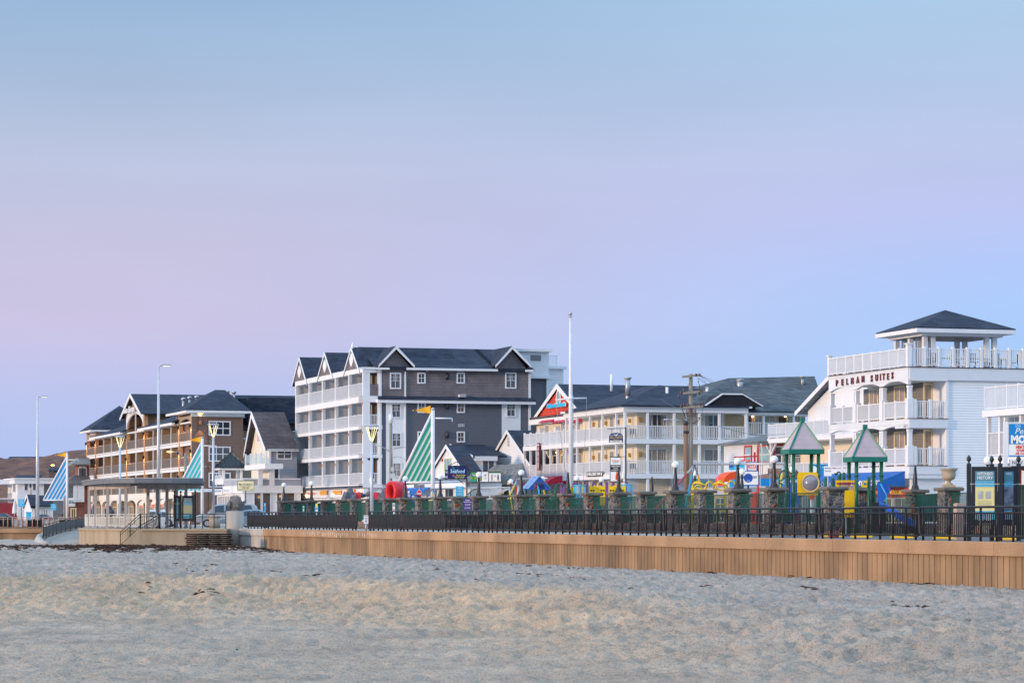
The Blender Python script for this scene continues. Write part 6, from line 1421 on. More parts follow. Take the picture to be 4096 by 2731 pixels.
def fence_stack():
    rnd=random.Random(5); dk_=mat('dark_batten',(.02,.010,.007),.9,.3,6); wm=mat('old_slat_wood',(.09,.042,.028),.9,0,7,col2=(.36,.26,.21),bump=.5,bscale=30)
    ordn=['topmost','second','third','fourth','fifth','sixth','seventh','eighth','ninth','lowest']
    th=R(28)
    for k in range(10):
        z=-.28-.135*k; t=thing('slat_fence_panel','weathered slat fence panel, '+ordn[k]+(' of' if k in(0,9) else ' from the top of')+' the stack in front of the terrace','fence panel',(X_(835,189)+rnd.uniform(-.07,.07),189.2+rnd.uniform(-.05,.05),z-.12),th+rnd.uniform(-.03,.03),group='slat fence panels stacked on the sand')
        m=MB()
        for i in range(26):
            y=-.95+i*.075; s=rnd.uniform(-.05,.05); m.box(-1.45+s,1.35+s,y,y+.05,.075+rnd.uniform(0,.015),.118)
        m.build('slats',wm,t)
        m=MB()
        for x in (-1.3,-.45,.4,1.2): m.box(x,x+.09,-1.0,1.0,0,.074)
        m.build('batten',dk_,t)
fence_stack()
# ---------------------------------------------------------------- wrack line of dried seaweed
def seaweed():
    rnd=random.Random(9); m=MB(); sp=[]
    for i in range(9500):
        r=rnd.random()
        if r<.72:
            px=rnd.gauss(520,250)
            if px<-20 or px>1050: continue
            Y=rnd.triangular(172,193.6,191)-(.010*max(0,px-600))
            if Y<184 and vn1(px*.02,Y*.25)<.52: continue
            flat=Y<180
        elif r<.80: px=rnd.gauss(980,90); Y=wallY(px)-rnd.uniform(2,16); flat=True
        else:
            px=rnd.uniform(500,4000); row=rnd.choice((0,1,2)); Y={0:125,1:112,2:94}[row]+6*math.sin(px*.004+row)-(px-1500)*.006+rnd.gauss(0,.8); flat=True
            if vn1(px*.012+row*7,row*3.3)<.62: continue
        x=(px-CX)*Y/F
        if 45.5-.327*Y-x<.45: continue
        sp.append((x,Y,rnd.uniform(.10,.32) if r<.8 else rnd.uniform(.05,.16),flat))
    for i in range(260):
        px=rnd.uniform(1100,3900)
        if vn1(px*.01,1.5)<.55: continue
        Y=wallY(px)-rnd.uniform(.5,1.3); sp.append(((px-CX)*Y/F,Y,rnd.uniform(.1,.3),True))
    X=np.array([a[0] for a in sp]); Yv=np.array([a[1] for a in sp]); Z=sand_height(X,Yv)-.25*sstep(205,280,Yv)
    for (x,y,s,flat),z in zip(sp,Z):
        for _ in range(rnd.randint(2,3)):
            a=rnd.gauss(0,.35) if flat else rnd.uniform(0,math.pi); dx,dy=math.cos(a)*s,math.sin(a)*s; h=rnd.uniform(.01,.035) if flat else rnd.uniform(.03,.10)
            m.tube([(x-dx,y-dy,z-.005),(x-dx*.3,y+rnd.uniform(-.05,.05),z+h),(x+dx,y+dy,z)],[.008,.018 if flat else .028,.008],3)
    o=m.build('seaweed',mat('dried_seaweed',(.018,.009,.006),.9,0,6,col2=(.085,.038,.020))); o['kind']='stuff'; o['label']='dark dried seaweed strewn along the foot of the terrace'
def vn1(a,b): return float(vnoise(np.array([float(a)]),np.array([float(b)]),31)[0])
seaweed()
# ================================================================ playground boundary: stone pillars, lamps, green railings
stone=stonemat('fieldstone',[(.10,.10,.11),(.16,.14,.12),(.07,.075,.085),(.22,.19,.16),(.12,.10,.10),(.19,.18,.18),(.08,.10,.09),(.30,.09,.04),(.14,.13,.13),(.06,.06,.07)],3.6,(.23,.20,.17),.07)
capst=mat('slate_cap',(.10,.085,.075),.9,0,3,col2=(.20,.17,.14),bump=.8,bscale=8)
def pY(px): return 50.2/(.31+(px-CX)/F)
PIL=[(1135,0),(1186,0),(1246,0),(1305,0),(1366,0),(1423,0),(1487,0),(1554,0),(1621,0),(1687,0),(1761,0),(1835,0),(1915,0),(2001,0),(2085,0),(2175,0),(2272,0),(2367,0),(2475,0),(2580,0),(2702,0),(2816,0),(2951,0),(3097,0),(3333,119),(3433,126),(3661,131),(3795,121)]
PIL=[(p,Y or pY(p)) for p,Y in PIL]
LAMP={0:1,2:1,6:1,8:1,10:1,12:1,14:1,16:0,18:0,20:1,22:1,23:1,26:0}
def pillar_mesh():
    rnd=random.Random(2); m=MB(); m.box(-.36,.36,-.36,.36,-.05,1.96); return m
pl_proto=None
def rocky_cap(seed):
    rnd=random.Random(seed); m=MB(); n=7
    ring=[]
    e=.50
    base=[(-e,-e),(-.17,-e),(.15,-e),(e,-e),(e,-.16),(e,.2),(e,e),(.1,e),(-.2,e),(-e,e),(-e,.15),(-e,-.2)]
    b=[(x*(1+rnd.uniform(-.05,.06)),y*(1+rnd.uniform(-.05,.06))) for x,y in base]
    k=len(b); vs=[(x*.95,y*.95,1.955+rnd.uniform(-.01,.02)) for x,y in b]+[(x*1.02,y*1.02,2.04+rnd.uniform(-.02,.02)) for x,y in b]+[(x*.93,y*.93,2.12+rnd.uniform(-.015,.02)) for x,y in b]
    fs=[(i,(i+1)%k,k+(i+1)%k,k+i) for i in range(k)]+[(k+i,k+(i+1)%k,2*k+(i+1)%k,2*k+i) for i in range(k)]+[tuple(range(k-1,-1,-1)),tuple(range(2*k,3*k))]
    m.add(vs,fs); return m
def shaft(seed):
    rnd=random.Random(seed); vs=[];fs=[]; nr=11; e=.36
    per=[(-e,-e),(-.12,-e),(.12,-e),(e,-e),(e,-.12),(e,.12),(e,e),(.12,e),(-.12,e),(-e,e),(-e,.12),(-e,-.12)]
    k=len(per)
    for j in range(nr):
        for x,y in per: q=1+rnd.uniform(-.07,.05); vs.append((x*q,y*q,-.05+2.02*j/(nr-1)))
    for j in range(nr-1):
        for i in range(k): fs.append((j*k+i,j*k+(i+1)%k,(j+1)*k+(i+1)%k,(j+1)*k+i))
    m=MB(); m.add(vs,fs); return m
ordw=['first','second','third','fourth','fifth','sixth','seventh','eighth','ninth','tenth','eleventh','twelfth','thirteenth','fourteenth','fifteenth','sixteenth','seventeenth','eighteenth','nineteenth','twentieth','twenty-first','twenty-second','twenty-third','twenty-fourth']
protos=[]
for i in range(3):
    t=thing('stone_pillar','x','pillar',(0,0,0),TH,group='fieldstone pillars round the playground')
    shaft(i).build('shaft',stone,t); rocky_cap(i+9).build('cap',capst,t); protos.append(t)
for i,(px,Y) in enumerate(PIL):
    lab='fieldstone pillar, '+(ordw[i]+' of the long row counted from the restaurant end' if i<24 else ['leaning against the yellow play panel gateway','just beside the gateway under the second play tower','with a bare lamp post before the hotel side wall','with the stone urn on top by the notice case'][i-24])
    if i<24 and i in LAMP: lab='fieldstone pillar under a lamp, '+ordw[i]+' of the long row from the restaurant end'
    loc=((px-CX)*Y/F,Y,0)
    o=protos[i] if i<3 else dup(protos[i%3])
    o.location=loc; o.rotation_euler=(0,0,TH+(math.pi/2)*(i%4)); o['label']=lab
def lamp_post(label,loc,globe=True,group='globe lamps round the playground',sc=1.0):
    t=thing('lamp_post' if globe else 'bare_lamp_post',label,'lamp',loc,0,group=group)
    m=MB(); prof=[(.20,0),(.20,.06),(.16,.10),(.17,.14),(.13,.22),(.11,.26),(.105,.5),(.075,.85),(.055,1.0),(.075,1.02),(.055,1.05),(.04,1.10)]
    if not globe: prof=prof[:-1]+[(.04,1.12),(.085,1.16),(.07,1.17),(.001,1.18)]
    m.lathe([(r*sc,z*sc) for r,z in prof],n=12); m.build('post',blackp,t)
    if globe:
        m=MB(); m.lathe([(.06,1.08),(.09,1.11),(.09,1.14)],n=12); m.build('collar',blackp,t)
        m=MB(); m.ball((0,0,1.29),.182,20); m.build('globe',lampw,t)
    return t
lp0=None; lq0=None
for i,g in LAMP.items():
    px,Y=PIL[i]; loc=((px-CX)*Y/F,Y,2.11); 
    lab=('white globe lamp on the '+ordw[i]+' pillar of the long row from the restaurant end') if (g and i<24) else 'black lamp post without its globe on the '+(ordw[i]+' pillar of the long row' if i<24 else 'pillar by the hotel side wall')
    if g:
        if lp0 is None: lp0=lamp_post(lab,loc)
        else: dup(lp0,loc,label=lab)
    else:
        if lq0 is None: lq0=lamp_post(lab,loc,False,'bare lamp posts round the playground')
        else: dup(lq0,loc,label=lab)
# lamps of the row on the street side, each on its own pillar
for i,(px,py,lab) in enumerate(((2043,1925,'beside the crossed swing legs'),(2171,1915,'behind the little blue play roof'),(2308,1912,'behind the flagpole foot'),(2406,1918,'under the market sign'),(2780,1893,'by the blue and yellow swing legs'),(2968,1887,'low in front of the shirt factory sign'),(3170,1878,'between the first play tower posts'))):
    Y=F*(3.40-E)/(HY-py); lo=((px-CX)*Y/F,Y,2.11); dup(lp0,lo,label='small white globe lamp on the street side '+lab)
    q=dup(protos[i%3],(lo[0],lo[1],0),TH,label='street side fieldstone pillar under the globe lamp '+lab)
dup(lq0,((2608-CX)*168/F,168,2.1),label='bare black lamp post on the street side before the inn ground floor')
q=dup(protos[1],((2608-CX)*168/F,168,0),TH,label='street side fieldstone pillar before the inn ground floor')
dup(lp0,((3951-CX)*118/F,118,HZ) if False else ((3951-CX)*118/F,118,1.93),label='white globe lamp rising behind the notice case')
q=dup(protos[2],((3951-CX)*118/F,118,-.2),TH,label='fieldstone pillar hidden behind the notice case')
# green railings and low stone wall
gf=thing('railing','green picket railing between the fieldstone pillars round the playground','railing')
gw=thing('low_wall','low fieldstone wall under the green playground railing','wall')
grail=mat('green_rail',(.015,.085,.06),.45,.15,6)
def green_panel(a,b,solid=False):
    A=Vector(a); B=Vector(b); d=(B-A).normalized(); A+=d*.40; B-=d*.40; m=MB(); U=Vector((0,0,1)); L_=(B-A).length
    m.bar(A+U*1.86,B+U*1.86,.05,.04); m.bar(A+U*.62,B+U*.62,.04,.04)
    n=max(2,int(L_/.115))
    for i in range(n+1): p=A.lerp(B,i/n); m.bar(p+U*.62,p+U*1.86,.026,.026)
    for p in (A,B): m.bar(p+U*.5,p+U*1.90,.07,.07)
    m.build('panel',grail,gf)
    m=MB(); n=Vector((-d.y,d.x,0)); m.poly([A-d*.1-n*.17-U*.05,A-d*.1+n*.17-U*.05,A-d*.1+n*.17+U*.52,A-d*.1-n*.17+U*.52],(B-A)+d*.2); m.build('segment',stone,gw)
for i in range(23):
    if i==11: continue   # gate
    (pa,Ya),(pb,Yb)=PIL[i],PIL[i+1]; green_panel(((pa-CX)*Ya/F,Ya,0),((pb-CX)*Yb/F,Yb,0))
for a,b in ((23,24),(25,26),(26,27)):
    (pa,Ya),(pb,Yb)=PIL[a],PIL[b]; green_panel(((pa-CX)*Ya/F,Ya,0),((pb-CX)*Yb/F,Yb,0))
green_panel(((3795-CX)*121/F,121,0),((3905-CX)*118/F,118,0)); green_panel(((3905-CX)*118/F,118,0),((4200-CX)*112/F,112,0))
# the arched gate
(pa,Ya),(pb,Yb)=PIL[11],PIL[12]; A=Vector(((pa-CX)*Ya/F,Ya,0)); B_=Vector(((pb-CX)*Yb/F,Yb,0)); U=Vector((0,0,1))
gt=thing('gate','green gate with an arched top rail between two fieldstone pillars','gate'); m=MB(); d=(B_-A).normalized(); A+=d*.4; B_-=d*.4
n=14; P=[A.lerp(B_,i/n)+U*(1.80+.75*math.sin(math.pi/2*i/n)**1.3) for i in range(n+1)]
m.tube(P,.035,6); m.build('arched_rail',grail,gt); m=MB()
for i,p in enumerate(P): m.bar(Vector((p.x,p.y,.15)),p,.03,.03)
m.build('pickets',grail,gt)
# urn
px,Y=PIL[27]; u=thing('urn','buff stone garden urn on the pillar beside the notice case','urn',((px-CX)*Y/F,Y,2.12))
um=mat('cast_stone',(.42,.34,.24),.85,.12,4,bump=.3)
m=MB(); m.box(-.27,.27,-.27,.27,0,.10); m.build('plinth',um,u)
m=MB(); m.lathe([(.10,.10),(.20,.10),(.20,.13),(.10,.20),(.085,.27),(.12,.30)],n=24); m.build('stem',um,u)
m=MB(); vs=[]; prof=[(.12,.30),(.22,.34),(.28,.42),(.30,.55),(.29,.66),(.33,.74),(.40,.79),(.41,.82),(.36,.82),(.28,.72)]
for r,z in prof:
    for k in range(48): q=2*math.pi*k/48; rr=r*(1+(.035 if .35<z<.6 and k%2 else 0)); vs.append((rr*math.cos(q),rr*math.sin(q),z))
m.add(vs,[(i*48+k,i*48+(k+1)%48,(i+1)*48+(k+1)%48,(i+1)*48+k) for i in range(9) for k in range(48)],0,True); m.build('bowl',um,u)
# wheel stops and planting strip
kp=mat('yellow_road_paint',(.85,.50,.02),.7,.12,6)
for k,(px,Y,lab) in enumerate(((3333,116,'half hidden behind the red planter'),(3447,112,'before the second play tower'),(3610,108,'before the bare lamp post'),(3780,104,'below the stone urn'),(4030,99,'under the notice case'))):
    t=thing('wheel_stop','yellow painted concrete parking stop '+lab,'parking stop',((px-CX)*Y/F,Y,-.022),math.atan2(1,-.31)+.9,group='yellow parking stops')
    m=MB(); m.poly([(-.45,-.11,0),(-.45,.11,0),(-.45,.07,.17),(-.45,-.07,.17)],(.9,0,0)); m.build('block',kp,t,bevel=.015)
t=thing('planter','small faded red tub behind the railing by the first parking stop','planter',((3334-CX)*110/F,110,-.02)); m=MB(); m.lathe([(.001,0),(.2,0),(.27,.28),(.24,.28)],n=16); m.build('tub',mat('faded_red',(.45,.14,.12),.7,.1,5),t)
gr=MB(); rnd=random.Random(4)
for i in range(1500):
    px=rnd.uniform(3450,3960); Y=rnd.uniform(118.2,118.9)-(px-3450)*.006; x=(px-CX)*Y/F; h=rnd.uniform(.05,.16); gr.add([(x-.015,Y,0),(x+.015,Y,0),(x+rnd.uniform(-.05,.05),Y+rnd.uniform(-.05,.05),h)],[(0,1,2)])
o=gr.build('grass',mat('grass_blades',(.04,.09,.02),.8,.3,4)); o['kind']='stuff'; o['label']='thin strip of green grass along the low fieldstone wall'
t=thing('bollard','squared pinkish timber post behind the railing below the stone urn','post',((3836-CX)*100/F,100,-.02),.3); m=MB(); m.box(-.16,.16,-.13,.13,0,1.32); m.build('shaft',mat('pink_cedar',(.48,.34,.27),.8,.15,3,streak=True),t); m=MB(); m.box(-.11,.11,-.1,.1,1.32,1.335); m.build('cap',mat('cut_end',(.55,.42,.34)),t)
# ================================================================ playground equipment
def P3(px,py,Y): p=at(px,py,Y); return p
def X2(px,Y): return (px-CX)*Y/F
plateg=mat('green_enamel',(.012,.105,.055),.35,.12,5); roofpan=mat('pink_grey_panel',(.42,.33,.35),.6,0,1.2,col2=(.50,.41,.42)); bubble=mat('smoky_bubble',(.22,.22,.27),.12,.15,2,spec=.9)
def swing(name_label,bar0,bar1,Y0,Y1,legs,chains,r=.06):
    t=thing('swing_set',name_label,'swing set')
    a=P3(*bar0,Y0); b=P3(*bar1,Y1); m=MB(); m.tube([a,b],r,10); m.build('top_bar',steel,t)
    for (tx,ty,bx,by,Yt,Yb,mt) in legs:
        p=P3(tx,ty,Yt); q=P3(bx,by,Yb); k=(p.z+.02)/(p.z-q.z) if p.z!=q.z else 1; q=p+(q-p)*k
        m=MB(); s=p+(q-p)*.12; m.tube([p,s],r*.95,8); m.build('joint',steel,t)
        m=MB(); m.tube([s,q],r*.9,8); m.build('leg',mt,t)
    for px in chains:
        u=(px-bar0[0])/(bar1[0]-bar0[0]); p=a.lerp(b,u); m=MB(); m.tube([p,Vector((p.x,p.y,.6))],.018,5); m.build('chain',steel,t)
    for c0,c1 in zip(chains[::2],chains[1::2]):
        u0=(c0-bar0[0])/(bar1[0]-bar0[0]); u1=(c1-bar0[0])/(bar1[0]-bar0[0]); p=a.lerp(b,u0); q=a.lerp(b,u1); m=MB(); m.bar(Vector((p.x,p.y,.58)),Vector((q.x,q.y,.58)),.2,.04); m.build('seat',blackp,t)
ye,rd_,tl=mat('yellow_pipe',(.85,.55,.01),.4,.1,5),mat('red_pipe',(.50,.02,.03),.4,.1,5),teal
swing('tall swing set with red, blue and yellow legs beside the utility pole',(2776,1856),(3138,1854),146,140,
  [(2776,1862,2660,1995,146,143.5,rd_),(2776,1862,2740,2030,146,146.4,tl),(2780,1862,2822,2010,146,148.5,ye),(3134,1862,3108,2000,140,138,ye),(3138,1862,3168,2000,140,142,rd_)],(2836,2874,3045,3082))
swing('low long swing set with blue, yellow and red legs behind the arched gate',(1727,1954),(2042,1949),186,178,
  [(1727,1957,1700,2000,186,188,tl),(1731,1957,1722,2040,186,184,ye),(1735,1957,1748,2000,186,188,rd_),(1884,1955,1876,2010,182,184,tl),(1884,1955,1892,2010,182,180,tl),(2040,1952,2064,2000,178,180,tl),(2036,1952,2052,2052,178,176,ye)],(1770,1795,1930,1960),.05)
swing('small swing set with crossed yellow and red legs behind the blue play roof',(2069,1916),(2190,1912),172,168,
  [(2069,1919,2030,1995,172,170,ye),(2069,1919,2061,1995,172,174,rd_),(2073,1919,2105,1998,172,175,tl),(2150,1917,2158,1990,169,168,tl),(2165,1917,2182,1992,169,170,ye)],(),.055)
# --- blue roofed play house
def play_house():
    Y=160; t=thing('play_house','small playhouse with light tiled blue arched roof on green posts','play house',(X2(2160,Y),Y,0),TH)
    B=Fr(2160,Y); z=lambda py: hz(py,Y)
    w=B.sx(2203)-0; w0=B.sx(2113); zt=z(1907); ze=z(1958); c=(w+w0)/2+.0; Lp=1.3
    m=MB(); n=12; ro=(w-w0)/2; ri=ro*.56
    # arch gable slab, extruded along the ridge
    outer=[(w0,ze),(c,zt),(w,ze)]
    for i in range(n):
        a0,a1=math.pi*i/n,math.pi*(i+1)/n
        f=lambda a:(c-ri*math.cos(a),ze+.75*(zt-ze)*math.sin(a)*.85)
        g=lambda a:(c-ro*math.cos(a)*1.0,None)
        x0,z0=f(a0); x1_,z1=f(a1); X0=c-ro*(1-2*i/n)*-1 if False else w0+(w-w0)*i/n; X1=w0+(w-w0)*(i+1)/n
        h=lambda X: ze+(zt-ze)*(1-abs(X-c)/ro)
        m.poly([(x0,0,z0),(x1_,0,z1),(X1,0,h(X1)),(X0,0,h(X0))],(0,Lp,0))
    m.build('arched_gable',blue,t)
    m=MB()
    for e in (w0,w):
        d=Vector((c-e,0,zt-ze)); nr=10
        for j in range(nr):
            a=Vector((e,-.05,ze))+d*(j/nr)+Vector((0,0,.06)); b=Vector((e,-.05,ze))+d*((j+1)/nr)+Vector((0,0,.02))
            m.poly([a,b,b+Vector((0,Lp+.1,0)),a+Vector((0,Lp+.1,0))],(0,0,.035))
    m.build('tiled_roof',mat('pale_blue_tile',(.30,.48,.72),.4,0,6,col2=(.12,.30,.60)),t)
    for x,y in ((w0+.25,.1),(w-.25,.1),(w0+.25,Lp-.1),(w-.25,Lp-.1)): m=MB(); m.cyl(x,y,0,ze+.1,.05,n=8); m.build('post',plateg,t)
    m=MB(); m.box(w0+.1,w-.1,.1,Lp,.8,.86); m.build('deck',mat('tan_plastic',(.45,.33,.18)),t); m=MB(); m.box(w0+.15,w-.15,.05,.1,.3,.8); m.build('front_panel',yellow,t)
play_house()
# --- yellow and plum play structure
def plum():
    Y=152; t=thing('play_structure','play structure with scalloped yellow panels, plum posts and light blue bar cages','play structure')
    for px,py,dY in ((2247,1929,4),(2295,1928,2),(2322,1927,3.5),(2349,1925,0),(2373,1927,4),(2399,1929,5),(2427,1925,0),(2452,1926,4),(2506,1925,2),(2258,1945,1)):
        y=Y+dY; p=P3(px,py,y); m=MB(); m.cyl(p.x,p.y,0,p.z-.08,.085,n=10); m.ball((p.x,p.y,p.z-.08),.085,10); o=m.build('post',purple,t)
        m=MB(); m.cyl(p.x,p.y,p.z-.75,p.z-.60,.10,n=10); m.build('clamp',purple,o)
    def panel(px0,px1,pt,pb,y,holes=(),sc=3):
        x0,x1=X2(px0,y),X2(px1,y); zt,zb=hz(pt,y),hz(pb,y); m=MB(); n=24; top=[]
        for i in range(n+1): u=i/n; top.append((x0+(x1-x0)*u, zt-.10+.10*abs(math.cos(u*math.pi*sc))))
        for i in range(n): m.poly([(top[i][0],y,zb),(top[i+1][0],y,zb),(top[i+1][0],y,top[i+1][1]),(top[i][0],y,top[i][1])],(0,.05,0))
        o=m.build('panel',yellow,t)
        for hx,hy in holes: p=P3(hx,hy,y); m=MB(); m.tube([(p.x,y-.01,p.z),(p.x,y-.004,p.z)],.055,12); m.build('peephole',mat('plum_hole',(.10,.04,.05)),o)
        return o
    panel(2356,2424,1940,1981,Y,((2365,1961),(2375,1961),(2405,1961),(2415,1961))); 
    m=MB(); x0,x1=X2(2402,Y),X2(2424,Y)
    for i in range(5): x=x0+(x1-x0)*i/4; m.box(x-.035,x+.035,Y,Y+.05,hz(2020,Y),hz(1981,Y)); 
    m.build('slat_panel',yellow,t)
    panel(2435,2502,1940,1990,Y+1,((2443,1961),(2453,1961),(2482,1961),(2492,1961)))
    panel(2281,2300,1943,1990,Y,(),1); panel(2302,2345,1942,1975,Y+4,(),1)
    def cage(px0,px1,pt,pb,y):
        x0,x1=X2(px0,y),X2(px1,y); z1,z0=hz(pt,y),hz(pb,y); cx=(x0+x1)/2; r=(x1-x0)/2; m=MB()
        for i in range(11): a=math.pi*i/10+math.pi; m.tube([(cx+r*math.cos(a),y+.5+.5*math.sin(a),z0),(cx+r*math.cos(a),y+.5+.5*math.sin(a),z1)],.025,5)
        for z in (z0,z1): m.tube([(cx+r*math.cos(math.pi*i/12+math.pi),y+.5+.5*math.sin(math.pi*i/12+math.pi),z) for i in range(13)],.03,5)
        m.build('bar_cage',mat('sky_blue_pipe',(.05,.42,.62),.4,.1,5),t)
    cage(2297,2343,1940,2013,Y-.6); cage(2488,2530,1937,2005,Y+1)
    m=MB(); m.box(X2(2290,Y),X2(2520,Y),Y,Y+3,.55,.64); m.build('deck',mat('dark_deck',(.05,.05,.06),.7,.2,5),t)
    for a,b in ((2296,2340),(2380,2420)): m=MB(); m.box(X2(a,Y),X2(b,Y),Y-.2,Y-.15,.1,.55); m.build('lower_panel',yellow,t)
plum()
def climber(label,mt,paths,r=.035,name='climber'):
    t=thing(name,label,'climbing frame')
    for nm,pts in paths:
        m=MB(); m.tube(pts,r,7); m.build(nm,mt,t)
    return t
def loop(px0,px1,pt,pb,Y,n=18,dy=.5,foot=True):
    x0,x1=X2(px0,Y),X2(px1,Y); zt,zb=hz(pt,Y),hz(pb,Y); c=(x0+x1)/2; r=(x1-x0)/2; h=min(zt-zb,r*1.6)
    arc=[(c-r*math.cos(math.pi*i/n),Y+dy*i/n,zt-h+h*math.sin(math.pi*i/n)) for i in range(n+1)]
    return ([(x0,Y,zb)] if foot else [])+arc+([(x1,Y+dy,zb)] if foot else [])
climber('green curly pipe climber between the playhouse and the plum posts',plateg,[('arch',loop(2218,2256,1934,2060,153)),('curl',[(X2(2214+16*math.cos(a*1.3),153.4),153.4+.25*math.sin(a*1.3),hz(1955+a*5.2,153)) for a in [k*.35 for k in range(26)]])])
Yc=142
climber('yellow looping pipe climber with ladder sides near the utility pole',mat('yellow_pipe',(.85,.55,.01)),
 [('arch',loop(2769,2808,1926,2120,Yc)),('arch',loop(2772,2812,1940,2120,Yc+1.6)),
  ('arch',loop(2821,2858,1926,1962,Yc,foot=False)),('arch',loop(2862,2902,1923,2120,Yc)),('arch',loop(2908,2945,1923,1960,Yc+.4,foot=False)),
  ('loop',[(X2(2800+28*math.cos(a),Yc),Yc+.8*math.sin(a),hz(1945+14*math.sin(a+.6),Yc)) for a in [k*math.pi/10 for k in range(20)]]),
  ('loop',[(X2(2883+27*math.cos(a),Yc),Yc+.8*math.sin(a),hz(1945+15*math.sin(a+.6),Yc)) for a in [k*math.pi/10 for k in range(20)]]),
  ('ladder_side',[(X2(2862,Yc),Yc,hz(1968,Yc)),(X2(2864,Yc),Yc,.05)]),('ladder_side',[(X2(2909,Yc),Yc+1,hz(1950,Yc)),(X2(2909,Yc),Yc+1,.05)])]
 +[('rung',[(X2(2863,Yc),Yc,hz(y,Yc)),(X2(2901,Yc),Yc,hz(y,Yc))]) for y in (1988,2016,2044)]+[('rung',[(X2(2769,Yc),Yc,hz(y,Yc)),(X2(2784,Yc),Yc,hz(y,Yc))]) for y in (1988,2016,2044)],.042)
# --- red ring tunnel, rocks, blue boat piece
def ring():
    Y=190; t=thing('play_tunnel','red plastic ring tunnel standing beside the grey climbing rocks','play tunnel',(X2(1585,Y),Y,0)); m=MB()
    cx,cz=0,hz(1968,Y); n=28; vs=[];L_=1.15
    ro=(.56,.75); ri=(.30,.54)
    for k,(sc,yy) in enumerate(((0,-L_/2),(1,-L_/2),(1,L_/2),(0,L_/2))):
        for i in range(n):
            a=2*math.pi*i/n; R_=ro if sc else ri; wob=1+.02*math.sin(a*9) if sc else 1
            vs.append((R_[0]*math.cos(a)*wob*(1 if sc else 1),yy,cz+R_[1]*math.sin(a)*wob))
    fs=[]
    for k in range(4):
        for i in range(n): fs.append((k*n+i,k*n+(i+1)%n,((k+1)%4)*n+(i+1)%n,((k+1)%4)*n+i))
    c,s=math.cos(-.75),math.sin(-.75); m.add([(x*c-y*s,x*s+y*c,z) for x,y,z in vs],fs,0,True); m.build('ring',red,t)
    m=MB()
    for dx in (-.25,.25): m.box(dx-.08,dx+.08,-.08,.08,0,cz-.6)
    m.build('stand',red,t)
ring()
def rocks():
    gm=mat('moulded_grey_rock',(.10,.115,.15),.6,.25,3,bump=.3)
    for k,(px0,px1,py,lab) in enumerate(((1362,1425,1957,'jagged grey play rock with an orange handhold near the deli signs'),(1510,1560,1957,'jagged grey play rock touching the red ring tunnel'))):
        Y=203; t=thing('climbing_rock',lab,'climbing rock',(X2((px0+px1)/2,Y),Y,0),group='moulded climbing rocks'); w=(px1-px0)*Y/F/2; zt=hz(py,Y); rnd=random.Random(k+3)
        bm=bmesh.new(); bmesh.ops.create_icosphere(bm,subdivisions=3,radius=1)
        for v in bm.verts:
            d=v.co.normalized(); f=1+.22*math.sin(d.x*7+k)*math.cos(d.z*6+k*2)+.12*math.sin(d.y*9+d.z*11); v.co=Vector((d.x*w*1.15*f,d.y*.7*f,max(0,zt*.52+d.z*zt*.5*f)))
        me=D.meshes.new('rock'); bm.to_mesh(me); bm.free(); me.materials.append(gm); o=D.objects.new('rock',me); COL.objects.link(o); o.parent=t
        m=MB(); m.lathe([(.03,0),(.10,.0),(.12,.04),(.08,.07),(.03,.06)],n=12); m.build('handhold',orange,t,loc=(.05,-.85,zt*.72),rot=(R(90),0,0))
    t=thing('climbing_bridge','low grey moulded bridge and red pipe posts linking the two play rocks','climbing bridge')
    Y=203; m=MB(); m.tube([(X2(1440+i*8,Y),Y+.2*math.sin(i),hz(1977+4*math.sin(i*.9),Y)) for i in range(11)],[.16+.05*math.sin(i*1.7) for i in range(11)],9); m.build('beam',gm,t)
    for a in (1426,1434,1440,1496,1503,1510): m=MB(); p=P3(a,1973 if a%3 else 1971,Y); m.cyl(p.x,Y-.2,0,p.z,.09,n=8); m.ball((p.x,Y-.2,p.z),.09,8); m.build('post',red,t)
    t=thing('play_boat','blue and red moulded panel with portholes between ring tunnel and stop sign','play boat')
    Y=186; pts=[(1612,1938),(1618,1945),(1630,1972),(1650,1976),(1668,1980),(1668,2030),(1612,2030)]
    m=MB(); m.poly([tuple(P3(a,b,Y)) for a,b in pts],(0,.5,0)); o=m.build('side_panel',blue,t)
    for a,b in ((1636,1981),(1653,1986)): p=P3(a,b,Y); m=MB(); m.tube([(p.x,Y-.02,p.z),(p.x,Y-.003,p.z)],.10,12); m.build('porthole',mat('pale_porthole',(.45,.52,.62)),o)
    m=MB(); p=P3(1660,1990,Y); m.poly([tuple(P3(a,b,Y+.6)) for a,b in ((1655,1980),(1668,1977),(1683,1984),(1690,2030),(1655,2030))],(0,.4,0)); m.build('end_panel',mat('dark_red_plastic',(.30,.02,.03),.4),t)
rocks()
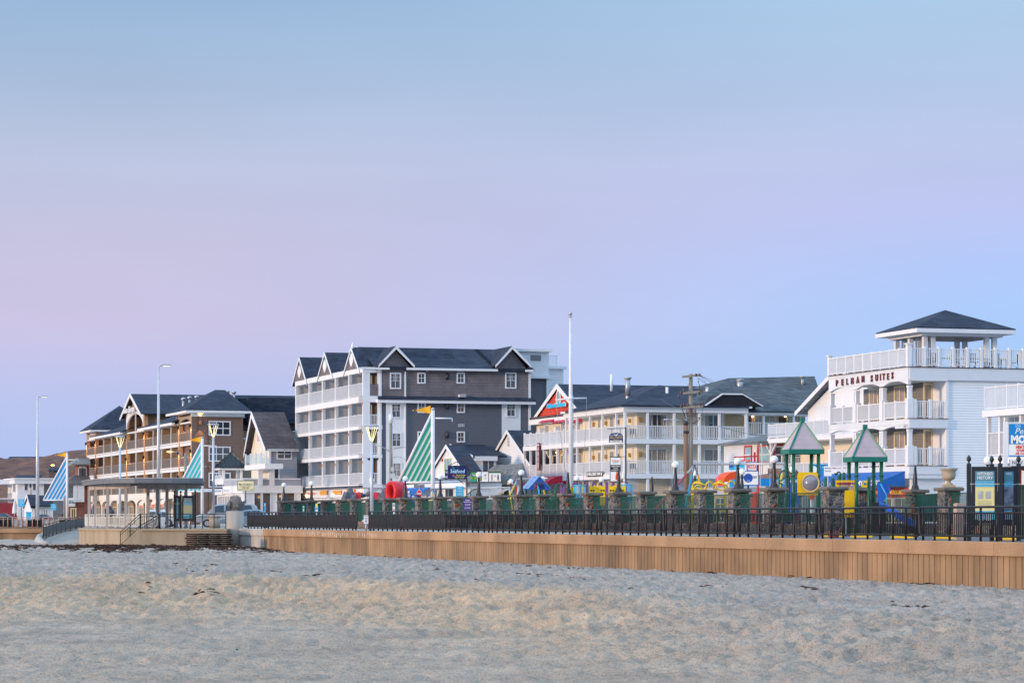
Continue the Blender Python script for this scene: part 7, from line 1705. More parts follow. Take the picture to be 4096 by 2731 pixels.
# --- the two towers with pyramid roofs
def tower(label,Y,px_c,eaveL,eaveM,eaveR,ye,ya,posts,seed):
    x0=X2(eaveM,Y); x1=X2(eaveR,Y); w=x1-x0; t=thing('play_tower',label,'play tower',(x0,Y,0),R(10))
    ze=hz(ye,Y); za=hz(ya,Y); w=w/math.cos(R(10)); d=w*.92
    P=[(0,0,ze),(w,0,ze),(w,d,ze),(0,d,ze)]; A=(w/2,d/2,za); m=MB(); rows=6
    for k in range(4):
        a=Vector(P[k]); b=Vector(P[(k+1)%4]); K=Vector(A)
        for r in range(rows):
            u0,u1=r/rows,(r+1)/rows*.985+(.0); 
            u1=(r+1)/rows-.008
            m.poly([a.lerp(K,u0)+Vector((0,0,.0)),b.lerp(K,u0),b.lerp(K,u1)+Vector((0,0,.0)),a.lerp(K,u1)],(0,0,-.05))
    m.build('roof_panel',roofpan,t)
    m=MB(); 
    for k in range(4):
        a=Vector(P[k]); m.bar(a,Vector(A)+Vector((0,0,.02)),.07,.07); b=Vector(P[(k+1)%4]); m.bar(a+Vector((0,0,-.09)),b+Vector((0,0,-.09)),.06,.22)
    m.box(w/2-.09,w/2+.09,d/2-.09,d/2+.09,za-.08,za+.12); m.build('roof_edge',mat('jade_enamel',(.01,.17,.12),.4,.06,3),t)
    m=MB(); m.add([(0.03,.03,ze-.1),(w-.03,.03,ze-.1),(w-.03,d-.03,ze-.1),(0.03,d-.03,ze-.1),(w/2,d/2,za-.2)],[(0,1,4),(1,2,4),(2,3,4),(3,0,4)]); m.build('ceiling',mat('grey_soffit',(.35,.35,.37)),t)
    i=w*.10
    for (x,y) in ((i+.05,i),(w-i-.05,i),(i+.05-.32*0,d-i),(w-i-.05,d-i)):
        m=MB(); m.cyl(x,y,0,ze-.1,.085,n=12); o=m.build('post',plateg,t); 
        for q0,q1 in ((hz(1905,Y),hz(1898,Y)),(.9,.98)): m=MB(); m.cyl(x,y,q0,q1,.105,n=12); m.build('clamp',plateg,o)
    m=MB(); m.box(.1,w-.1,.1,d-.1,.95,1.02); m.build('deck',mat('dark_deck',(.05,.05,.06)),t)
    m=MB()
    for k in range(10): x=.2+(w-.4)*k/9; m.box(x-.012,x+.012,d-.2,d-.176,1.02,1.95)
    m.box(.2,w-.2,d-.205,d-.17,1.93,1.98); m.build('barrier',blackp if seed else plateg,t)
    return t,w,d,ze
t1,w1,d1,z1_=tower('first play tower with pyramid roof above the yellow bubble window panel',129,3211,3130,3160,3298,1797,1678,None,0)
t2,w2,d2,z2_=tower('second play tower with pyramid roof above the dark stone pillars and blue slide',122.5,3459,3376,3412,3551,1828,1706,None,1)
def bubble_panel():
    Y=126.4; t=thing('bubble_window_board','yellow play board with round smoky bubble window in a blue rim','play panel',(0,0,0))
    x0,x1=X2(3190,Y),X2(3272,Y); z1,z0=hz(1888,Y),hz(1980,Y); c=((X2(3238,Y)),hz(1932,Y)); r=.39; n=32; m=MB()
    # plate with a round opening
    def edge(a):
        dx,dz=math.cos(a),math.sin(a); s=1e9
        for lim,v in (((x1-c[0]),dx),((x0-c[0]),dx),((z1-c[1]),dz),((z0-c[1]),dz)):
            if abs(v)>1e-6 and lim/v>0: s=min(s,lim/v)
        return (c[0]+dx*s,c[1]+dz*s)
    for i in range(n):
        a,b=2*math.pi*i/n,2*math.pi*(i+1)/n; e0,e1=edge(a),edge(b)
        m.poly([(c[0]+r*math.cos(a),Y,c[1]+r*math.sin(a)),(e0[0],Y,e0[1]),(e1[0],Y,e1[1]),(c[0]+r*math.cos(b),Y,c[1]+r*math.sin(b))],(0,.06,0))
    m.build('plate',yellow,t)
    m=MB(); m.lathe([(.40,.0),(.40,-.30),(.345,-.30),(.345,.05)],n=32); m.build('rim',blue,t,loc=(c[0],Y-.30+.3,c[1]),rot=(R(90),0,R(-14)))
    m=MB(); m.lathe([(.40,0),(.42,.0),(.42,.03),(.355,.03),(.355,0)],n=32); m.build('ring',mat('gold_ring',(.62,.45,.22),.5,.1,4),t,loc=(c[0]+.02,Y-.31,c[1]),rot=(R(90),0,R(-14)))
    m=MB(); m.lathe([(.001,.13),(.15,.11),(.28,.06),(.352,.0)],n=32); m.build('bubble',bubble,t,loc=(c[0]+.02,Y-.31,c[1]),rot=(R(90),0,R(-14)))
bubble_panel()
def more_play():
    Y=123.4
    t=thing('slotted_board','x','play board'); t['label']='yellow slotted play panel with maroon strip between the green posts'
    x0,x1=X2(3343,Y),X2(3427,Y); m=MB(); m.box(x0,x1,Y,Y+.06,hz(1928,Y),hz(1920,Y)); m.box(x0,x0+.16,Y,Y+.06,.8,hz(1928,Y)); m.box(x1-.14,x1,Y,Y+.06,.8,hz(1928,Y)); m.box(x0+.161,x1-.141,Y,Y+.06,.8,hz(1960,Y)); m.build('frame',yellow,t)
    m=MB(); m.box(x0+.05,x1-.05,Y-.05,Y-.002,hz(1936,Y),hz(1930,Y)); m.build('strip',mat('maroon_plastic',(.35,.02,.06),.4,.1,4),t)
    m=MB()
    for i in range(9): x=x0+.2+(x1-x0-.4)*i/8; m.box(x-.02,x+.02,Y+.02,Y+.05,hz(1960,Y),hz(1936,Y))
    m.build('slats',mat('cream_slat',(.65,.52,.35),.5,.1,4),t)
    # green cluster of short posts with a talk funnel
    t=thing('play_posts','cluster of short round-topped green posts with a bent talk tube','play posts')
    for px,py,dY in ((3302,1908,.3),(3332,1910,.5),(3376,1888,1),(3476,1906,-.6),(3354,1900,.8)):
        p=P3(px,py,Y+dY); m=MB(); m.cyl(p.x,p.y,0,p.z-.07,.075,n=10); m.ball((p.x,p.y,p.z-.07),.075,10); m.build('post',plateg,t)
    p=P3(3362,1893,Y+.4); m=MB(); m.tube([p+Vector((0,0,-1.2)),p,p+Vector((-.03,0,.05)),p+Vector((-.1,0,.07)),p+Vector((-.16,0,.02))],[.035]*5,8); m.lathe([(.03,0),(.10,.10)],(p.x-.2,p.y,p.z-.08),12); m.build('talk_tube',plateg,t)
    # rising green grab arch at tower one
    climber('green hooped grab rail at the street side of the first play tower',plateg,[('arch',loop(3116,3160,1881,2100,130.5,dy=.3)),('curl',[(X2(3120+9*math.cos(a),131),131+.1*math.sin(a),hz(1918+a*3,131)) for a in [k*.4 for k in range(18)]])])
    # dark blue tunnel slide behind tower one
    t=thing('slide','dark blue spiral slide behind the first play tower posts','slide'); m=MB(); m.lathe([(.30,.9),(.32,2.4),(.02,2.55)],(X2(3172,133),133,0),16); m.build('tube',mat('deep_blue_plastic',(.015,.05,.25),.35,.1,3),t)
    m=MB(); m.tube([(X2(3172,133),133,1.5),(X2(3160,132),132,1.1),(X2(3146,131),131,.6),(X2(3140,130),130,.25)],.28,12); m.build('chute',mat('deep_blue_plastic',(.015,.05,.25)),t)
    # blue slide with hood right of tower two
    t=thing('slide','bright blue hooded slide running down from the second play tower','slide')
    Y2=122.0; pts=[(3512,2020),(3560,2045),(3610,2078),(3665,2108)]
    P=[P3(a,b,Y2-.2*i) for i,(a,b) in enumerate(pts)]; m=MB()
    for a,b in zip(P,P[1:]): m.bar(a,b,.52,.05,up=(0,0,1)); m.bar(a+Vector((0,-.27,.09)),b+Vector((0,-.27,.09)),.05,.24); m.bar(a+Vector((0,.27,.09)),b+Vector((0,.27,.09)),.05,.24)
    m.build('chute',blue,t)
    m=MB(); m.poly([tuple(P3(a,b,Y2-.3)) for a,b in ((3510,1928),(3519,1928),(3560,1950),(3562,1962),(3548,1985),(3528,2010),(3512,2010))],(0,.12,0)); m.poly([tuple(P3(a,b,Y2+.35)) for a,b in ((3510,1928),(3519,1928),(3560,1950),(3562,1962),(3548,1985),(3528,2010),(3512,2010))],(0,.1,0)); m.poly([tuple(P3(a,b,Y2-.18)) for a,b in ((3512,1927),(3519,1926),(3560,1948),(3561,1953),(3519,1932))],(0,.53,0)); m.build('hood',blue,t)
    m=MB(); 
    for dy in (-.4,.2): m.tube([P3(3522,1935,Y2+dy),P3(3545,1978,Y2+dy),P3(3552,2060,Y2+dy)],.028,6)
    m.build('grab_rail',mat('sky_blue_pipe',(.05,.42,.62)),t)
    m=MB(); 
    for k in range(7): m.box(X2(3486,Y2)+.02,X2(3535,Y2),Y2-.5+.0,Y2-.46,hz(2095-k*12,Y2),hz(2092-k*12,Y2))
    m.box(X2(3484,Y2),X2(3538,Y2),Y2-.3,Y2-.25,.15,hz(2008,Y2)); m.build('ladder_panel',blackp,t)
    m=MB(); p=P3(3460,1938,Y2+1); m.lathe([(.02,0),(.25,.0),(.25,.07),(.02,.07)],n=20); 
    t=thing('half_round_board','half round yellow board with hand hole next to the hooded slide','play panel'); m=MB(); pts=[(3446,1948)]+[(3469-22*math.cos(q),1946-26*math.sin(q)) for q in [math.pi/2*k/8 for k in range(9)]]+[(3469,1948)]; m.poly([tuple(P3(a,b,Y2+.6)) for a,b in pts],(0,.05,0)); o=m.build('plate',yellow,t)
    m=MB(); p=P3(3459,1934,Y2+.55); m.tube([(p.x,p.y,p.z),(p.x,p.y+.04,p.z)],.05,12); m.build('hand_hole',blue,o)
    # orange handled toys between the pickets
    t=thing('spring_toy','orange and white spring rider behind the green railing under the bubble window','play toy'); m=MB(); m.box(X2(3238,127),X2(3258,127),127,127.2,hz(1995,127),hz(1976,127)); m.tube([P3(3240,1965,127),P3(3256,1965,127)],.05,6); m.build('body',orange,t); m=MB(); m.cyl(X2(3248,127),127.1,0,hz(1995,127),.07,n=8); m.build('spring',white,t)
    # dark blue umbrella like roof under the big swing
    t=thing('spinner','dark domed roof on a thin white frame under the tall swing bar','play toy'); Y=162; p=P3(2810,1918,Y); m=MB(); m.lathe([(.42,-.42),(.36,-.2),(.2,-.02),(.01,.05)],tuple(p),14); m.build('dome',mat('slate_blue_plastic',(.04,.10,.14),.5,.1,3),t); m=MB()
    for dx in (-.4,.4): m.cyl(p.x+dx,p.y,0,p.z-.4,.025,n=6)
    m.box(p.x-.5,p.x+.5,p.y-.02,p.y+.02,p.z-.50,p.z-.45); m.build('frame',white,t)
more_play()
# ================================================================ poles, sails, signs, cars
def tall_light(label,px,Y,py_top,arm_px,r0,r1,pyb=2069):
    p=at(px,py_top,Y); t=thing('street_light',label,'street light',(p.x,Y,-.03)); m=MB(); m.tube([(0,0,0),(0,0,p.z)],[r0,r1],14); m.build('pole',mat('silver_pole',(.55,.56,.60),.35,.08,2,metal=.3),t)
    L_=(arm_px-px)*Y/F; m=MB(); m.tube([(0,0,p.z),(L_*.35,0,p.z+.03)],.06,8); m.build('arm',steel,t)
    m=MB(); m.box(L_*.3,L_,-.16,.16,p.z-.02,p.z+.12); o=m.build('lamp_head',steel,t,bevel=.03); m=MB(); m.box(L_*.38,L_*.97,-.13,.13,p.z-.035,p.z-.021); m.build('diode_panel',mat('lit_panel',(.9,.9,.8),.4,0,1,emit=(1,.93,.72),estr=1.6),o)
tall_light('very tall tapered street light behind the far railing, its arm pointing to the hotels',150,300,1586,190,.22,.11)
tall_light('tall tapered street light rising through the pergola roof',634,225,1461,682,.17,.085)
def v_lamp(label,px,Y,pyt,base=True):
    p=at(px,pyt,Y); z=p.z; t=thing('lamp_post',label,'lamp post',(p.x,Y,-.03),group='lamp posts with glowing V-shaped heads'); m=MB(); m.tube([(0,0,0),(0,0,z-.95)],[.12,.085],12); m.build('pole',mat('silver_pole',(.55,.56,.60)),t)
    m=MB(); s=.38; m.lathe([(.01,-.02),(.44,-.03),(.47,0),(.40,.06),(.1,.09),(.01,.09)],(0,0,z),20); m.build('hood',steel,t)
    g=mat('lamp_glow',(1,.9,.5),.4,0,1,emit=(1,.86,.45),estr=1.1)
    for k in range(5):
        a=2*math.pi*k/5+.3; m=MB(); m.bar((.07*math.cos(a),.07*math.sin(a),z-.92),(.37*math.cos(a),.37*math.sin(a),z-.05),.028,.028); m.build('light_bar',g,t)
    if base: m=MB(); m.box(-.2,.2,-.2,.2,.0,.12); m.build('base_plate',steel,t)
    return t
v_lamp('lamp post with glowing V-shaped head before the left part of the brown hotel gallery',480,236,1745)
v_lamp('lamp post with glowing V-shaped head on a concrete drum near the fish column',853,206,1696)
v_lamp('lamp post with glowing V-shaped head standing before the white hotel balconies',1487,170,1702)
t=thing('plinth','concrete drum under the lamp post beside the silver car','plinth',((858-CX)*205.4/F,205.4,-.02)); m=MB(); m.cyl(0,0,0,.95,.42,n=24); m.lathe([(.42,.8),(.47,.82),(.47,.95),(.01,.96)],n=24); m.build('drum',palec,t)
for px in (466,495):
    t=thing('plinth','low concrete drum behind the pergola '+('nearer the bird sculpture' if px==466 else 'under the V-headed lamp'),'plinth',((px-CX)*228/F,228,-.02)); m=MB(); m.lathe([(.2,0),(.28,.75),(.36,.8),(.36,.92),(.01,.93)],n=20); m.build('drum',palec,t)
# ---- flagpole
def flagpole():
    Y=168; x=(2283-CX)*Y/F; z=hz(1262,Y); t=thing('flagpole','very tall white flagpole with ball top and crossbar in front of the red gable','flagpole',(x,Y,0)); m=MB(); m.tube([(0,0,0),(0,0,hz(1610,Y)),(-.03,0,z)],[.16,.125,.055],14); m.build('pole',mat('pole_white',(.70,.71,.74),.4,.05,2),t)
    m=MB(); m.ball((-.03,0,z+.12),.13,14); m.cyl(-.03,0,z-.12,z-.02,.09,n=10); m.build('finial',steel,t)
    a,b=(2222-2283)*Y/F,(2347-2283)*Y/F; z0=hz(1593,Y); m=MB(); m.tube([(a,0,z0-.10),(0,0,z0),(b,0,z0+.02)],.045,8); m.cyl(0,0,z0-.12,z0+.12,.15,n=12); m.build('yard',mat('pole_white',(.7,.7,.7)),t)
    m=MB(); m.tube([(b,0,z0),(b-.15,0,z0-3.5),(b*.75,0,1.6)],.012,4); m.tube([(a,0,z0-.1),(a+.9,.0,1.6)],.012,4); m.tube([(.16,-.05,z0),(.20,-.05,1.6)],.012,4); m.build('halyard',mat('grey_rope',(.30,.30,.32)),t)
flagpole()
# ---- sail sculptures
def sail(label,Y,px,pyt,ppen,pcorner,pbase,colr,mast_r=.17,pen=26):
    z=hz(pyt,Y); x=(px-CX)*Y/F; S_=Y/F; t=thing('sail_sculpture',label,'sculpture',(x,Y,-.02),group='striped sail sculptures along the promenade')
    wp=mat('mast_white',(.74,.73,.76),.4,.05,2); m=MB(); m.tube([(0,0,0),(0,0,z)],[mast_r,mast_r*.85],14); m.build('mast',wp,t); m=MB(); m.ball((0,0,z+.08),.14,12); m.build('ball',steel,t)
    A=Vector((-.1,0,hz(ppen,Y))); C=Vector(((pcorner[0]-px)*S_,0,hz(pcorner[1],Y))); Bq=Vector((-.1,0,C.z+.05))
    m=MB(); m.tube([A+Vector((0,0,.3)),C],.10,8); m.tube([C,Vector((2.0 if px>1000 else 1.9,0,C.z+.05))],.08,8); m.tube([(0,0,A.z+.02),(1.45,0,A.z)],.055,8); m.tube([(1.45,0,A.z),(1.45,0,A.z-.25)],.03,6); m.build('spar',wp,t)
    # striped sail, stripes parallel to the leading edge, clipped to the triangle
    H=A.z-C.z; n=12; stripes=[MB(),MB()]; width=Bq.x-C.x; sw=MB()
    for i in range(n):
        u0,u1=i/n,(i+1)/n      # offset along the base towards the mast
        q=[Vector((C.x+width*u0,0,C.z)),Vector((C.x+width*u1,0,C.z)),Vector((Bq.x,0,C.z+H*(1-u1))),Vector((Bq.x,0,C.z+H*(1-u0)))]
        k=i%2; off=.02 if k else -.02
        rag=[p+Vector((0,off,0)) for p in q]
        if k==0 and i in (2,4,6,8): # ragged shorter slats near the lower mast corner
            pass
        stripes[k].poly(rag,(0,.03,0))
    stripes[0].build('coloured_stripe',colr,t); stripes[1].build('white_stripe',white2,t)
    m=MB(); L_=1.15*1.15; nn=8; vs=[]
    for i in range(nn+1):
        u=i/nn; vs+= [(-.17-L_*u,.05*math.sin(u*6),A.z+.35+ (1-u)*.0+.0+.28*u),(-.17-L_*u,.05*math.sin(u*6),A.z+.95-.28*u-.12*u)]
    m.add(vs,[(2*i,2*i+1,2*i+3,2*i+2) for i in range(nn)]+[(2*i+2,2*i+3,2*i+1,2*i) for i in range(0)],0,True); m.build('pennant',mat('orange_pennant',(.85,.42,.01),.45,.15,4),t)
sail('green and white striped sail sculpture with orange pennant before the grey hotel',205,1731,1640,1672,(1593,1928),1926,mat('sail_green',(.01,.32,.15),.5,.06,2))
sail('turquoise and white striped sail sculpture with orange pennant before the brown hotel side',282,809,1753,1782,(705,1965),1965,mat('sail_turquoise',(.02,.50,.52),.5,.06,2))
sail('blue and white striped sail sculpture with orange pennant before the brown bluff',347,268,1812,1838,(173,1999),1997,mat('sail_blue',(.01,.28,.60),.5,.06,2))
# ---- utility poles
def utility():
    Y=176; px=2763; t=thing('utility_pole','tall wooden utility pole with three crossarms and coiled wires','utility pole',((px-CX)*Y/F,Y,0)); z=lambda py: hz(py,Y); s=Y/F
    m=MB(); m.tube([(0,0,0),(0,0,z(1495))],[.17,.12],12); m.build('pole',mat('grey_pole_wood',(.26,.23,.19),.9,.2,4,bump=.5,streak=True),t)
    m=MB(); m.tube([(-.28,-.16,0),(-.28,-.16,z(1655))],.06,8); m.build('conduit',mat('pvc_grey',(.40,.44,.50),.5,.06,2),t)
    for a,b,py,py2 in ((2728,2801,1508,1500),(2728,2800,1574,1566),(2720,2812,1632,1624)): arms=MB(); arms.bar(((a-px)*s,-.25,z(py)),((b-px)*s,-.25,z(py2)),.12,.14); arms.build('crossarm',mat('grey_pole_wood',(.26,.23,.19)),t)
    m=MB()
    for a,py in ((2716,1582),(2724,1570),(2735,1560),(2795,1573),(2806,1562),(2724,1622),(2736,1618),(2750,1618),(2780,1616),(2800,1616),(2810,1612),(2797,1500),(2783,1500)):
        x=(a-px)*s; m.lathe([(.05,-.1),(.09,-.05),(.05,-.02),(.08,.03),(.03,.1)],(x,-.3,z(py)),8)
    m.build('insulator',mat('dark_ceramic',(.08,.05,.05),.4,.1,4),t)
    w=MB(); V=Vector
    def wire(pts,r=.014): w.tube([V(((a-px)*s,-.3,z(b))) for a,b in pts],r,5)
    for pts in (((2716,1585),(2722,1625),(2735,1660),(2763,1690)),((2806,1570),(2812,1620),(2806,1660),(2780,1688)),((2728,1600),(2730,1640),(2745,1680)),((2800,1580),(2795,1540),(2790,1510)),((2735,1560),(2757,1535),(2763,1510)),((2790,1525),(2800,1550),(2830,1555)),((2797,1500),(2825,1535),(2800,1560)),((2797,1500),(2850,1525),(2815,1560))): wire(pts)
    w.build('loose_wire',blackp,t)
    w=MB(); w.tube([V((.0+.32*math.cos(a)*(1+.05*math.sin(3*a)),-.3,z(1662)+.16*math.sin(a)+.02*a)) for a in [k*.5 for k in range(40)]],.022,5); w.tube([V((-.55*math.cos(a),-.28,z(1672)+.35*math.sin(a))) for a in [k*.25+3.1 for k in range(14)]],.022,5); w.build('coiled_cable',mat('dark_red_cable',(.10,.02,.04),.5,.1,4),t)
    m=MB(); a=V(((2740-px)*s,-.2,z(1686))); b=V(((2672-px)*s,-.2,z(1678))); m.tube([a,a.lerp(b,.5)+V((0,0,.05)),b],.03,6); o=m.build('lamp_arm',steel,t); m=MB(); m.ball(tuple(b+V((-.1,0,0))),.12,10,sc=(1.8,1,.5)); m.build('lamp_head',steel,o)
    Y2=170; t2=thing('utility_pole','short brown wooden stub pole leaning beside the tall utility pole','utility pole',((2748-CX)*Y2/F,Y2,0)); m=MB(); m.tube([(0,0,0),(-.08,0,hz(1684,Y2))],[.17,.14],12); m.build('pole',mat('brown_pole_wood',(.22,.13,.09),.9,.2,4,bump=.5,streak=True),t2); m=MB(); m.cyl(-.07,0,hz(1700,Y2),hz(1684,Y2)+.02,.15,n=12); m.cyl(-.05,0,hz(1733,Y2),hz(1722,Y2),.175,n=12); m.build('band',blackp,t2)
    # service wires to the roofs
    for k,(a,b,lab) in enumerate((((2800,1500,176),(2935,1522,225),'upper service wire from the crossarm to the grey hipped roof'),((2795,1512,176),(2895,1530,225),'second service wire from the crossarm to the grey hipped roof'),((2780,1665,176),(3140,1735,215),'low cable sagging across the inn balconies'),((2812,1625,176),(2640,1592,236),'cable running from the lowest crossarm over the inn roof'))):
        A=at(*a); B_=at(*b); m=MB(); n=12; m.tube([A.lerp(B_,i/n)-Vector((0,0,.5*math.sin(math.pi*i/n))) for i in range(n+1)],.016,5); tag(m.build('wire',blackp),lab,'wire')
    # antenna pole
    Y=215; px=1563; t=thing('antenna_pole','slim grey pole with a fat white antenna and meter boxes before the grey hotel','antenna pole',((px-CX)*Y/F,Y,0)); m=MB(); m.cyl(0,0,0,hz(1694,Y),.13,.10,n=10); m.build('pole',mat('grey_pole_wood',(.26,.23,.19)),t)
    m=MB(); m.cyl(0,0,hz(1693,Y),hz(1658,Y),.16,n=16); m.ball((0,0,hz(1658,Y)),.16,14,sc=(1,1,.3)); m.build('antenna',white2,t)
    m=MB(); m.box(-.05,.35,-.25,-.05,hz(1912,Y),hz(1893,Y)); m.box(.02,.25,-.22,-.05,hz(1885,Y),hz(1868,Y)); m.box(-.15,.2,-.25,-.1,hz(1940,Y),hz(1922,Y)); m.build('meter_box',mat('light_box',(.50,.51,.52),.5,.1,4),t)
    m=MB(); m.tube([(.12,-.1,hz(1912,Y)),(.13,-.1,hz(1700,Y))],.04,6); m.build('conduit',steel,t)
    m=MB(); m.tube([(-.05,0,hz(1806,Y)),(-.7,0,hz(1786,Y)),(-1.3,0,hz(1776,Y))],.035,6); m.tube([(-1.3,0,hz(1776,Y)),(-1.65,0,hz(1773,Y))],.08,6); m.build('lamp_arm',steel,t)
    for k,(a,b,lab) in enumerate((((1566,1800,215),(1650,1800,240),'upper loose cable from the antenna pole toward the sail'),((1566,1832,215),(1628,1845,240),'lower loose cable from the antenna pole toward the sail'))):
        A=at(*a); B_=at(*b); m=MB(); n=10; m.tube([A.lerp(B_,i/n)+Vector((0,0,.25*math.sin(math.pi*i/n))) for i in range(n+1)],.014,5); tag(m.build('wire',blackp),lab,'wire')
    # wooden pole with lit lamp before brown hotel
    Y=300; t=thing('utility_pole','weathered wooden pole with a glowing orange street lamp before the brown hotel','utility pole',((742-CX)*Y/F,Y,0)); m=MB(); m.cyl(0,0,0,hz(1811,Y),.2,.14,n=10); m.build('pole',mat('grey_pole_wood',(.26,.23,.19)),t); m=MB(); a=Vector((0,-.1,hz(1832,Y))); b=Vector(((684-742)*Y/F,-.1,hz(1806,Y))); m.tube([a,a.lerp(b,.5)+Vector((0,0,.35)),b],.04,6); m.build('lamp_arm',steel,t)
    m=MB(); m.ball(tuple(b+Vector((-.15,0,0))),.16,10,sc=(2,1,.6)); m.build('lamp_head',mat('sodium_glow',(1,.5,.1),.4,0,1,emit=(1,.45,.10),estr=6),t)
    Y=400; t=thing('utility_pole','pale wooden pole beside the tiny white cottage','utility pole',((122-CX)*Y/F,Y,0)); m=MB(); m.cyl(0,0,0,hz(1949,Y),.22,.16,n=10); m.build('pole',mat('pale_pole_wood',(.45,.36,.30)),t)
    Y=340; t=thing('utility_pole','dark wooden pole just beside the blue sail mast','utility pole',((258-CX)*Y/F,Y,0)); m=MB(); m.cyl(0,0,0,hz(1990,Y),.16,.13,n=10); m.build('pole',mat('grey_pole_wood',(.26,.23,.19)),t)
    Y=428; t=thing('street_light','small glowing orange street lamp on the brown bluff','street light',((211-CX)*Y/F,Y,5)); m=MB(); m.cyl(0,0,0,hz(1860,Y)-5,.08,n=8); m.build('pole',blackp,t); m=MB(); m.ball((0,0,hz(1860,Y)-5),.2,10,sc=(1.6,1,.6)); m.build('lamp_head',mat('sodium_glow',(1,.5,.1)),t)
utility()
# ---- signs
def post_under(t,h,z,x=0,m_=None,r=.05,y=.05):
    m=MB(); m.cyl(x,y,-z,h,r,n=8); m.build('post',m_ or steel,t)
def pxsign(label,px0,px1,py0,py1,Y,bg,lines,fr_=None,rz=0,extra=None,post=True,th=.06,group=None,pm=None,name='sign_board'):
    a=at((px0+px1)/2,(py0+py1)/2,Y); w=(px1-px0)*Y/F; h=(py1-py0)*Y/F
    L_=[]
    for ln in lines:
        s,fz,mm,dx,dz=ln[:5]; wd=ln[5]*w if len(ln)>5 and ln[5] else None; sh=ln[6] if len(ln)>6 else 0
        L_.append((s,fz*h,mm,dx*w,dz*h,wd,sh))
    t=sign(None,label,tuple(a),rz,w,h,th,bg,L_,fr_,name=name,group=group,extra=extra,frw=.03)
    if post: post_under(t,-h/2,a.z,m_=pm,y=.0)
    return t,w,h,a
def gk(t,y): pass
pxsign('cream and green painted hanging board reading McGUIRK\u2019s ocean view hotel',951,1015,1923,1962,262,cream,[("McGUIRK's",.26,signgreen,0,.14,.86),('ocean view',.17,maroon,0,-.06,.70),('HOTEL',.17,signgreen,0,-.22,.42),('RESTAURANT & PUB',.13,signgreen,0,-.38,.88)],signgreen,pm=blackp)
t,w,h,a=pxsign('dark blue Seafood sign board with leaf and cola ball on a rusty bracket',1793,1866,1863,1914,215,navy,[('Seafood',.42,mat('sky_letters',(.45,.72,.95)),0,.08,.80,.15),('Mac & Cheese',.15,signyel,.18,-.22,.50,.1),('Subs & Wraps',.15,signyel,.12,-.38,.52,.1)],blackp,rz=0,post=False,th=.3,
  extra=lambda t,y: [text('Seafood',.42*1.0,signwhite,t,(0,y+.0,.08),0,width=2,depth=.001) if False else None])
m=MB(); m.tube([(-w*.21,-.156,-h*.28),(-w*.21,-.162,-h*.28)],.10,16); m.build('cola_ball',signred,t); m=MB(); m.poly([(-w*.21-.10,-.164,-h*.28),(-w*.21+.10,-.164,-h*.28+.02),(-w*.21+.08,-.164,-h*.28-.06),(-w*.21,-.164,-h*.28-.10),(-w*.21-.08,-.164,-h*.28-.06)],(0,-.003,0)); m.build('cola_ball_half',mat('cola_blue',(.02,.10,.45)),t)
m=MB(); 
for k in range(7): q=k*.7; cx_,cz_=-w*.30+.09*k*.6,h*.33-.03*abs(k-3); m.poly([(cx_,-.158,cz_),(cx_+.12*math.cos(q),-.158,cz_+.09*math.sin(q)+.03),(cx_+.16*math.cos(q+.5),-.158,cz_+.10*math.sin(q+.5))],(0,-.005,0))
m.build('leaf_emblem',mat('aqua_leaf',(.05,.55,.60)),t)
m=MB(); m.bar((-w*.45,0,h*.55),(w*.52,0,h*.55+.62),.04,.05); m.bar((w*.52,0,-h*.5),(w*.52,0,h*.55+.62),.05,.05); m.bar((w*.52,0,h*.5),(w*.9,.8,-h*.5),.04,.04); m.bar((w*.52,0,h*.6),(w*1.3,1.5,h*.1),.04,.04); m.bar((0,0,-h*.5),(w*.35,.8,-h*.9),.04,.04); m.bar((0,0,h*.55),(0,0,h*.55+.3),.03,.03); m.build('bracket',mat('rusty_iron',(.10,.035,.03),.8,.3,8),t)
m=MB(); m.cyl(w*.52,0,-a.z,-h*.5,.06,n=8); m.build('post',mat('rusty_iron',(.10,.035,.03)),t)
pxsign('small two line board reading THE SMOKE beside the seafood sign',1779,1791,1879,1917,222,navy,[('THE',.30,signwhite,0,.25,.9),('OKE',.30,signwhite,0,-.25,.9)],post=False)
pxsign('tall white billboard with a bottle picture and a price list',1908,1953,1886,1926,232,signwhite,[('T-SHIRTS\nSWEATSHIRTS\n50\nTOWELS\n10\nHATS\nBAGS',.075,maroon,.22,.0,.22)],blackp,post=False,
  extra=lambda t,y: [MB().box(-.30,-.08,y-.01,y-.002,-.36,.36).build('picture',blk,t), MB().box(-.24,-.14,y-.02,y-.011,-.3,-.05).build('picture_detail',mat('rainbow',(.10,.35,.08),.5,0,12,col2=(.6,.25,.03)),t)])
def swim(t,y):
    for dx,c in ((-.24,mat('patterned_dress',(.25,.35,.08),.6,0,20,col2=(.55,.12,.15))),(.28,mat('dark_dress',(.05,.06,.05)))):
        m=MB(); m.poly([(dx-.07,y-.01,-.25),(dx+.07,y-.01,-.25),(dx+.05,y-.01,.14),(dx-.05,y-.01,.14)],(0,.006,0)); m.build('printed_dress',c,t)
        m=MB(); m.poly([(dx-.03,y-.012,-.33),(dx+.03,y-.012,-.33),(dx+.035,y-.012,-.25),(dx-.035,y-.012,-.25)],(0,.006,0)); m.tube([(dx,y-.012,.22),(dx,y-.006,.22)],.035,10); m.build('printed_skin',mat('printed_tan',(.45,.26,.16)),t)
    m=MB(); m.box(-.5,.5,y-.012,y-.002,.29,.42); m.build('header_strip',signgreen,t)
pxsign('square billboard headed SWIM WEAR and DRESSES with two printed figures',1955,2003,1884,1926,232,signwhite,[('SWIM WEAR  DRESSES',.11,signyel,0,.40,.92),('BUY ONE\nGET ONE',.07,blk,.02,.05,.16),('50% OFF     FREE',.08,blk,0,-.42,.8)],maroon,post=False,extra=swim)
